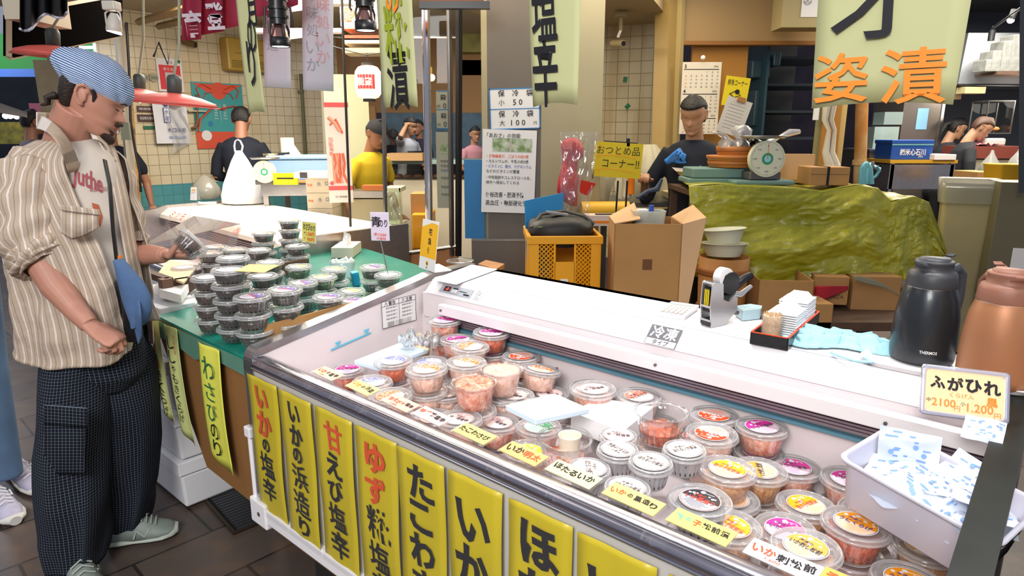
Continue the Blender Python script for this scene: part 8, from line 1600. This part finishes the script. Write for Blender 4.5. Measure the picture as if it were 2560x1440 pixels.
for tp, hp in (((104, 1228), (22, 1160)), ((38, 1300), (-28, 1225))):
    sh_ = sneaker(last, (0, 0, 0), G(*tp, .02)-V((0, 0, .02)), G(*hp, .02)-V((0, 0, .02)), ls, so, paper, .048); sh_.matrix_parent_inverse = mi; sh_.location = (0, 0, 0); sh_['label'] = 'pale lilac running shoe'
# ---- the man with the bandana
P = D; base = V((-1.42, 2.12, 0)); mn = thing('person', 'man in a striped open shirt and blue striped bandana looking at a held tub', 'person', base); lo = -base
sk = skin('#bb8570')
Mh = M.Translation(P(207, 237, 2.04)) @ M.Rotation(R(17), 4, 'Z') @ M.Rotation(R(31), 4, 'Y') @ M.Scale(.95, 4) @ M.Translation(V((.018, .074, -.105)))
b = MB(); head_mb(b, Mh, None, 60, 90); ear_mb(b, Mh, -1); ear_mb(b, Mh, 1)
nk = Mh @ V((-.03, 0, .06)); b.tube([P(165, 420, 2.14), P(168, 372, 2.13), P(176, 330, 2.12), nk], [.085, .070, .064, .064], n=20)
b.tube([P(75, 520, 2.0), P(95, 640, 1.97), P(140, 715, 1.95), P(190, 775, 1.93), P(224, 812, 1.91)], [.05, .047, .044, .034, .027], n=16)
hand(b, P(226, 814, 1.91), (.80, -.05, -.50), (-.30, .15, -.9), (48, 70, 45), 1.02, (30, 40), side=1)
b.tube([P(290, 560, 2.26), P(335, 640, 2.2), P(378, 636, 2.18), P(410, 638, 2.16)], [.045, .044, .034, .027], n=16)
hand(b, P(410, 638, 2.17), (.86, .0, -.04), (.10, .25, .95), (30, 48, 36), 1.0, (-10, 52), side=1)
fuse(b, 'body', sk, mn, lo, .0032, 2)
hp = mn  # hair parts
b = MB(); rg = []
for z, f, k_, w_ in ((.035, -.045, -.075, .035), (.06, -.030, -.092, .052), (.085, -.026, -.104, .062), (.11, -.022, -.110, .069), (.135, -.005, -.110, .074), (.15, .02, -.108, .075)): rg.append([Mh @ V(((f+k_)/2+(f-k_)/2*cos(q), (w_+.003)*sin(q), z)) for q in [2*pi*j/30 for j in range(30)]])
b.rings(rg, hairm, (True, True))
for y in (-.012, .0, .012): b.tube([Mh @ V((-.095, y-.02, .06)), Mh @ V((-.11, y-.03, .04)), Mh @ V((-.10, y-.035, .025)), Mh @ V((-.112, y-.03, .012))], [.012, .008, .006, .003], n=6, m=hairm)
b.tube([Mh @ V((.0, -.0745, .135)), Mh @ V((.012, -.0735, .118)), Mh @ V((.014, -.071, .10))], [.012, .010, .004], n=8, m=hairm, flat=.5); b.build('hair', None, mn, loc=lo)
b = MB(); bh = mat('beard', '#2a1710', .8)
b.tube([Mh @ V((.088, -.024, .058)), Mh @ V((.094, -.014, .0655)), Mh @ V((.098, 0, .067)), Mh @ V((.094, .014, .0655)), Mh @ V((.088, .024, .058))], [.003, .0055, .006, .0055, .003], n=8, m=bh)
b.tube([Mh @ V((.066, -.030, .016)), Mh @ V((.080, -.018, .010)), Mh @ V((.086, 0, .006)), Mh @ V((.080, .018, .010)), Mh @ V((.066, .030, .016))], [.008, .014, .017, .014, .008], n=10, m=bh); b.sphere(Mh @ V((.083, 0, .028)), .008, bh); b.build('beard', None, mn, loc=lo)
b = MB()
for sd in (-1, 1):
    b.tube([Mh @ V((.078, sd*.046, .132)), Mh @ V((.087, sd*.034, .137)), Mh @ V((.090, sd*.020, .134))], [.003, .005, .0035], n=6, m=bh, flat=.6)
    b.tube([Mh @ V((.070, sd*.043, .111)), Mh @ V((.0785, sd*.033, .108)), Mh @ V((.077, sd*.022, .109))], [.001, .0022, .001], n=6, m=bh)
b.build('eyebrow', None, mn, loc=lo)
b = MB(); lip = mat('lip', '#b0605a', .4)
b.tube([Mh @ V((.086, -.018, .052)), Mh @ V((.0925, 0, .0545)), Mh @ V((.086, .018, .052))], [.002, .0042, .002], n=8, m=lip); b.tube([Mh @ V((.085, -.016, .049)), Mh @ V((.0905, 0, .0465)), Mh @ V((.085, .016, .049))], [.002, .0048, .002], n=8, m=lip); b.build('mouth', None, mn, loc=lo)
bnm = stripemat('bandana_stripe', '#3f5e8c', '#c9d4e4', .0058, .0026, 'Y', uv=True, bump=.6)
b = MB(); rows = [(.132, .088, -.108, .077), (.145, .094, -.132, .082), (.165, .092, -.155, .085), (.19, .082, -.160, .082), (.212, .064, -.142, .070), (.232, .038, -.104, .050), (.243, .010, -.055, .026), (.2465, -.02, -.03, .004)]
def bnf(u, v):
    q = 2*pi*u; x = v*(len(rows)-1); i = min(int(x), len(rows)-2); f = x-i; z, fr, bk_, w_ = [rows[i][j]*(1-f)+rows[i+1][j]*f for j in range(4)]; c, s = cos(q), sin(q)
    wr = .0025*sin(14*q+9*v)*(1-v)+.004*NZ.noise(V((3*c, 3*s, v*5))); kn = .012*math.exp(-((q-pi*1.36)/.16)**2-((v-.05)/.2)**2)
    return Mh @ V(((fr+bk_)/2+((fr-bk_)/2+wr+kn)*c, (w_+wr+kn)*s, z-.020*max(0, -c)*(1-v)))
b.grid(bnf, 110, 40, bnm, uv=(.54, .15)); b.build('bandana', None, mn, loc=lo, label='blue and white striped bandana')
# torso: T-shirt, then the open shirt
TS = [(334, 176, 46, .05, 2.13), (350, 174, 62, .062, 2.13), (372, 170, 92, .08, 2.12), (400, 168, 116, .10, 2.12), (440, 168, 122, .115, 2.12), (500, 172, 124, .125, 2.12), (600, 188, 126, .13, 2.11), (700, 202, 130, .13, 2.11), (800, 214, 128, .125, 2.11), (880, 222, 126, .12, 2.11)]
def trow(y):
    for a, c in zip(TS, TS[1:]):
        if y <= c[0]: f = max(0, (y-a[0])/(c[0]-a[0])); return [a[j]*(1-f)+c[j]*f for j in range(5)]
    return list(TS[-1])
def tring(y, gx_=0, gy=0, q=None, n=60):
    _, cx, hw, ry, Yd = trow(y); c = P(cx, y, Yd); rx = hw*Yd/1640
    if q is None: return [c+V(((rx+gx_)*cos(a), (ry+gy)*sin(a)-.25*rx*cos(a)*0, 0)) for a in [2*pi*j/n for j in range(n)]]
    return c+V(((rx+gx_)*cos(q), (ry+gy)*sin(q), 0))
tee = mat('tee_white', '#d2c8bc', .9, noise=.06, nscale=8, bump=.3, bscale=10)
b = MB(); b.rings([tring(y) for y in (334, 350, 372, 400, 440, 500, 560, 620, 700, 800, 870)], tee, (False, True)); b.build('t_shirt', None, mn, loc=lo)
vs, fs, (x0, x1, y0, y1) = text_geo('Juthe', .02); b = MB(); pk_ = mat('print_red', '#a8505a', .8); wv = .13; kk = wv/(x1-x0)
def onchest(u, y): return tring(y, .004, .004, u)
b.add([onchest(-R(60)+(v[0]-x0)*kk/.14*.62, 448-v[1]*60+(v[0]-x0)*14) for v in vs], fs, pk_)
vs, fs, bx_ = text_geo('ROASTED', .0); b.add([onchest(-R(42)+v[0]*.012/.14, 474-v[1]*13) for v in vs], fs, pk_)
b.add([onchest(-R(40)+.3*u_, 500+60*v_) for u_, v_ in ((0, 0), (.4, .1), (.55, .6), (.3, 1), (.05, .7))], [(0, 1, 2, 3, 4)], mat('print_rust', '#b05a3a', .8)); b.build('tee_print', None, mn, loc=lo)
shm = stripemat('shirt_stripe', '#b7a491', '#d9d0c8', .030, .0045, 'X', uv=True, line2='#938679', bump=.5, rough=.85)
EDGE = [(345, 150), (372, 160), (400, 168), (440, 185), (500, 212), (600, 258), (700, 296), (800, 322), (870, 334)]
def edge(y): return itp(EDGE, y)
def shf(u, v):
    y = 350+v*532; _, cx, hw, ry, Yd = trow(min(y, 870)); hw2 = hw+12+14*v; q1 = -math.acos(max(-1, min(1, (edge(y)+52-34*v-cx)/hw2))); q0 = R(20) if y > 420 else R(20)
    q = (q1)+(-(2*pi)+q0-q1)*(1-u) if False else q1*u+(-(2*pi)+R(28+8*v))*(1-u)
    yb = y+(-28*math.exp(-((q+R(150))/.35)**2)-0*q+30*math.exp(-((q+R(215))/.5)**2) - 18*math.exp(-((q-q1)/.15)**2))*max(0, (v-.8)/.2)
    c = P(cx, min(yb, 905), Yd); w_ = .008*sin(9*q+4*v)+.012*NZ.noise(V((2*cos(q), 2*sin(q), v*5)))+.006*NZ.noise(V((6*cos(q), 6*sin(q), v*12)))
    g = .020+.02*v+w_; rx = hw*Yd/1640; k_ = min(1, .72+v*5)
    return c+V(((rx*k_+g+.012*v)*cos(q), (ry*k_+g)*sin(q), 0))
b = MB(); b.grid(shf, 150, 90, shm, uv=(1.15, .70)); b.build('shirt', None, mn, loc=lo, solid=.003, label='open beige shirt with pale stripes')
# far front panel drawn along its own edge
FE = [(330, 232, 246), (352, 246, 278), (380, 262, 292), (430, 276, 306), (500, 288, 322), (600, 306, 338), (700, 326, 358), (760, 344, 384), (802, 352, 402)]
def ff(u, v):
    y = 330+472*v; a = itp([(r_[0], r_[1]) for r_ in FE], y); c_ = itp([(r_[0], r_[2]) for r_ in FE], y); return P(a+(c_-a)*u, y, 2.10+.06*u+.012*sin(8*v+3*u)-.02*v)
b = MB(); b.grid(ff, 12, 60, shm, uv=(.08, .6)); b.build('shirt_front', None, mn, loc=lo, solid=.004)
# collar
b = MB(); b.grid(lambda u, v: P(92+12*v+ (78+20*v)*u+8*sin(3*u), 322-32*v*(1-u)+ (100-6*v)*u*u+10*u, 2.04-.08*sin(pi*u)+.06*v-.05*u), 20, 8, shm, uv=(.02, .06)); b.grid(lambda u, v: P(222+10*v+58*u, 322+62*u*u+26*v*(1-.2*u), 2.10-.02*v), 14, 6, shm, uv=(.02, .06)); b.grid(lambda u, v: P(92+95*u, 318-38*v-16*sin(pi*u)*(1-v)+6*u, 2.10+.12*sin(pi*u)), 16, 6, shm, uv=(.02, .05)); b.build('collar', None, mn, loc=lo, solid=.004)
# sleeves
def sleeve(pts, nm, circ):
    rg = []; n = 44; dense = []
    for (p0, r0, s0_), (p1, r1, s1_) in zip(pts, pts[1:]):
        for k_ in range(6): f = k_/6; dense.append((p0.lerp(p1, f), r0*(1-f)+r1*f, s0_*(1-f)+s1_*f))
    dense.append(pts[-1]); prev = None
    for i, (p, r_, fl_) in enumerate(dense):
        d = (dense[min(i+1, len(dense)-1)][0]-dense[max(i-1, 0)][0]).normalized(); a = d.cross(V((0, 1, 0))).normalized(); u_ = a.cross(d).normalized(); w_ = [.009*sin(i*.9+3*cos(t_))+.010*NZ.noise(V((2*cos(t_), 2*sin(t_), i*.25))) for t_ in [2*pi*j/n for j in range(n)]]
        rg.append([p+a*(r_+w_[j])*cos(2*pi*j/n)+u_*(r_*fl_+w_[j])*sin(2*pi*j/n) for j in range(n)])
    b = MB(); b.rings(rg, shm, (False, False), True, circ); o = b.build(nm, None, mn, loc=lo, solid=.003); return o
sleeve([(P(112, 394, 2.08), .040, .9), (P(92, 414, 2.06), .074, .9), (P(78, 450, 2.03), .092, .9), (P(74, 530, 2.0), .096, .9), (P(84, 600, 1.98), .094, .9), (P(102, 645, 1.97), .078, .9)], 'sleeve', .60)
sleeve([(P(88, 622, 1.975), .074, .9), (P(96, 634, 1.97), .086, .9), (P(112, 655, 1.965), .080, .9), (P(118, 664, 1.96), .066, .9)], 'sleeve_cuff', .55)
sleeve([(P(262, 400, 2.22), .05, .9), (P(286, 450, 2.26), .062, .9), (P(304, 540, 2.26), .062, .9), (P(322, 610, 2.22), .062, .9), (P(334, 628, 2.2), .055, .9)], 'sleeve', .40)
b = MB(); b.grid(lambda u, v: P(152+ 95*u, 522+70*v*(1-.5*abs(u-.3))+8*sin(3*u), 1.935-.020*sin(pi*u)*sin(pi*v)), 14, 12, shm, uv=(.11, .12)); b.grid(lambda u, v: P(150+98*u+3*v, 520-8*(1-u)+4*u+14*v, 1.925-.012*sin(pi*u)), 12, 4, shm, uv=(.11, .03)); b.build('pocket', None, mn, loc=lo, solid=.004)
# trousers
plaid = stripemat('plaid', '#10131d', '#66707f', .0125, .0012, 'X', uv=True, grid=True, period2=.010, rough=.9)
def leg(pts, nm):
    rg = []; n = 64; dense = []
    for a, c in zip(pts, pts[1:]):
        for k_ in range(7): f = k_/7; dense.append([a[j]*(1-f)+c[j]*f for j in range(6)])
    dense.append(pts[-1])
    for i, (x, y, Yd, hw, ry, am) in enumerate(dense):
        c = P(x, y, Yd); rx = hw*Yd/1640; rg.append([c+V(((rx+am*(.5*sin(3*t_+i*.12)+NZ.noise(V((1.6*cos(t_), 1.6*sin(t_), i*.09)))))*cos(t_), (ry+am*(.5*sin(4*t_+i*.1)+NZ.noise(V((1.6*cos(t_)+5, 1.6*sin(t_), i*.09)))))*sin(t_), am*.5*sin(2*t_)*(i/len(dense)))) for t_ in [2*pi*j/n for j in range(n)]])
    b = MB(); b.rings(rg, plaid, (True, True), True, .86); b.build(nm, None, mn, loc=lo)
leg([(228, 800, 2.12, 118, .12, .004), (236, 880, 2.12, 122, .125, .006), (244, 930, 2.12, 118, .115, .008), (250, 965, 2.13, 90, .09, .008)], 'trousers_top')
leg([(204, 850, 2.09, 76, .11, .004), (196, 905, 2.08, 82, .12, .008), (190, 1000, 2.06, 84, .125, .012), (184, 1120, 2.04, 84, .13, .016), (190, 1240, 2.02, 80, .125, .02), (192, 1330, 2.02, 82, .12, .022), (196, 1398, 2.01, 70, .10, .02)], 'trouser_leg')
leg([(282, 850, 2.17, 76, .11, .004), (300, 905, 2.18, 82, .12, .008), (318, 1000, 2.2, 76, .12, .012), (326, 1100, 2.22, 72, .12, .015), (328, 1200, 2.24, 66, .115, .018), (322, 1270, 2.24, 62, .11, .018), (316, 1318, 2.24, 56, .09, .014)], 'trouser_leg')
b = MB(); b.grid(lambda u, v: P(112+100*u, 1035+150*v, 1.915-.02*sin(pi*u)*sin(pi*v)), 10, 14, plaid, uv=(.14, .2)); b.grid(lambda u, v: P(112+106*u, 1012+8*u+48*v, 1.90-.015*sin(pi*u)), 10, 5, plaid, uv=(.15, .06)); b.build('cargo_pocket', None, mn, loc=lo, solid=.006)
gm_ = mat('sneaker_grey', '#8f9a94', .6, noise=.2, nscale=25); so2 = mat('sole_pale', '#b5bdb2', .5); ac = mat('lace_pale', '#a9b0a8', .6)
sneaker(mn, base, G(442, 1318, .02)-V((0, 0, .02)), G(272, 1350, .02)-V((0, 0, .02)), gm_, so2, ac, .056, h=.12)['label'] = 'grey running shoe pointing to the freezer'
sneaker(mn, base, G(236, 1520, .02)-V((0, 0, .02)), G(186, 1395, .02)-V((0, 0, .02)), gm_, so2, ac, .056, h=.12)['label'] = 'grey running shoe pointing to the viewer'
# cross body bag with cap
t = thing('crossbody_bag', 'black crossbody bag hanging at the side of the man in the bandana', 'bag', base); b = MB(); b.rings([[P(x, y, Yd) for x, y, Yd in ((a_, y_, 2.0), (c_, y_, 1.99), (c_, y_, 2.06), (a_, y_, 2.07))] for y_, a_, c_ in ((688, 300, 322), (740, 302, 345), (820, 308, 350), (856, 318, 345))], blackp, (True, True), False); b.build('pouch', None, t, loc=lo, bevel=.008)
b = MB(); b.tube([P(262, 400, 1.99), P(274, 460, 1.965), P(284, 580, 1.955), P(296, 690, 1.98)], [.010, .011, .011, .010], m=blackp, n=8, flat=.35); b.build('strap', None, t, loc=lo)
t = thing('baseball_cap', 'blue cap clipped to the crossbody bag of the bandana man', 'cap', base); cpb = mat('cap_blue', '#4a6892', .85, noise=.2, nscale=6, bump=.2)
CR = [(645, 300, 306), (656, 298, 318), (680, 298, 340), (710, 302, 364), (740, 308, 378), (770, 318, 381), (800, 332, 374), (812, 338, 362)]
b = MB(); b.rings([[P((a_+c_)/2+(c_-a_)/2*cos(q), y_, 1.985)+V((0, -.045*sin(q) if sin(q) > 0 else 0, 0)) for q in [2*pi*j/26 for j in range(26)]] for y_, a_, c_ in CR], cpb, (True, True)); b.build('crown', None, t, loc=lo)
b = MB(); b.grid(lambda u, v: P(318+ (30*u)+20*v*(1-u)+8*v, 745+(115*v)-20*u*v, 1.955-.03*sin(pi*v)*u), 12, 14, cpb); b.build('brim', None, t, loc=lo, solid=.004); b = MB(); b.b2(tuple(P(294, 650, 1.97)), tuple(P(304, 638, 1.985)), inkorange); b.build('clip_tab', None, t, loc=lo)
# held tub
o = place_tub('plain', 'brown', 'deep', P(485, 602, 2.14), 0, 'clear seaweed tub held up in the hand of the bandana man', None); o.rotation_euler = V((.55, .62, .60)).to_track_quat('Z', 'Y').to_euler()
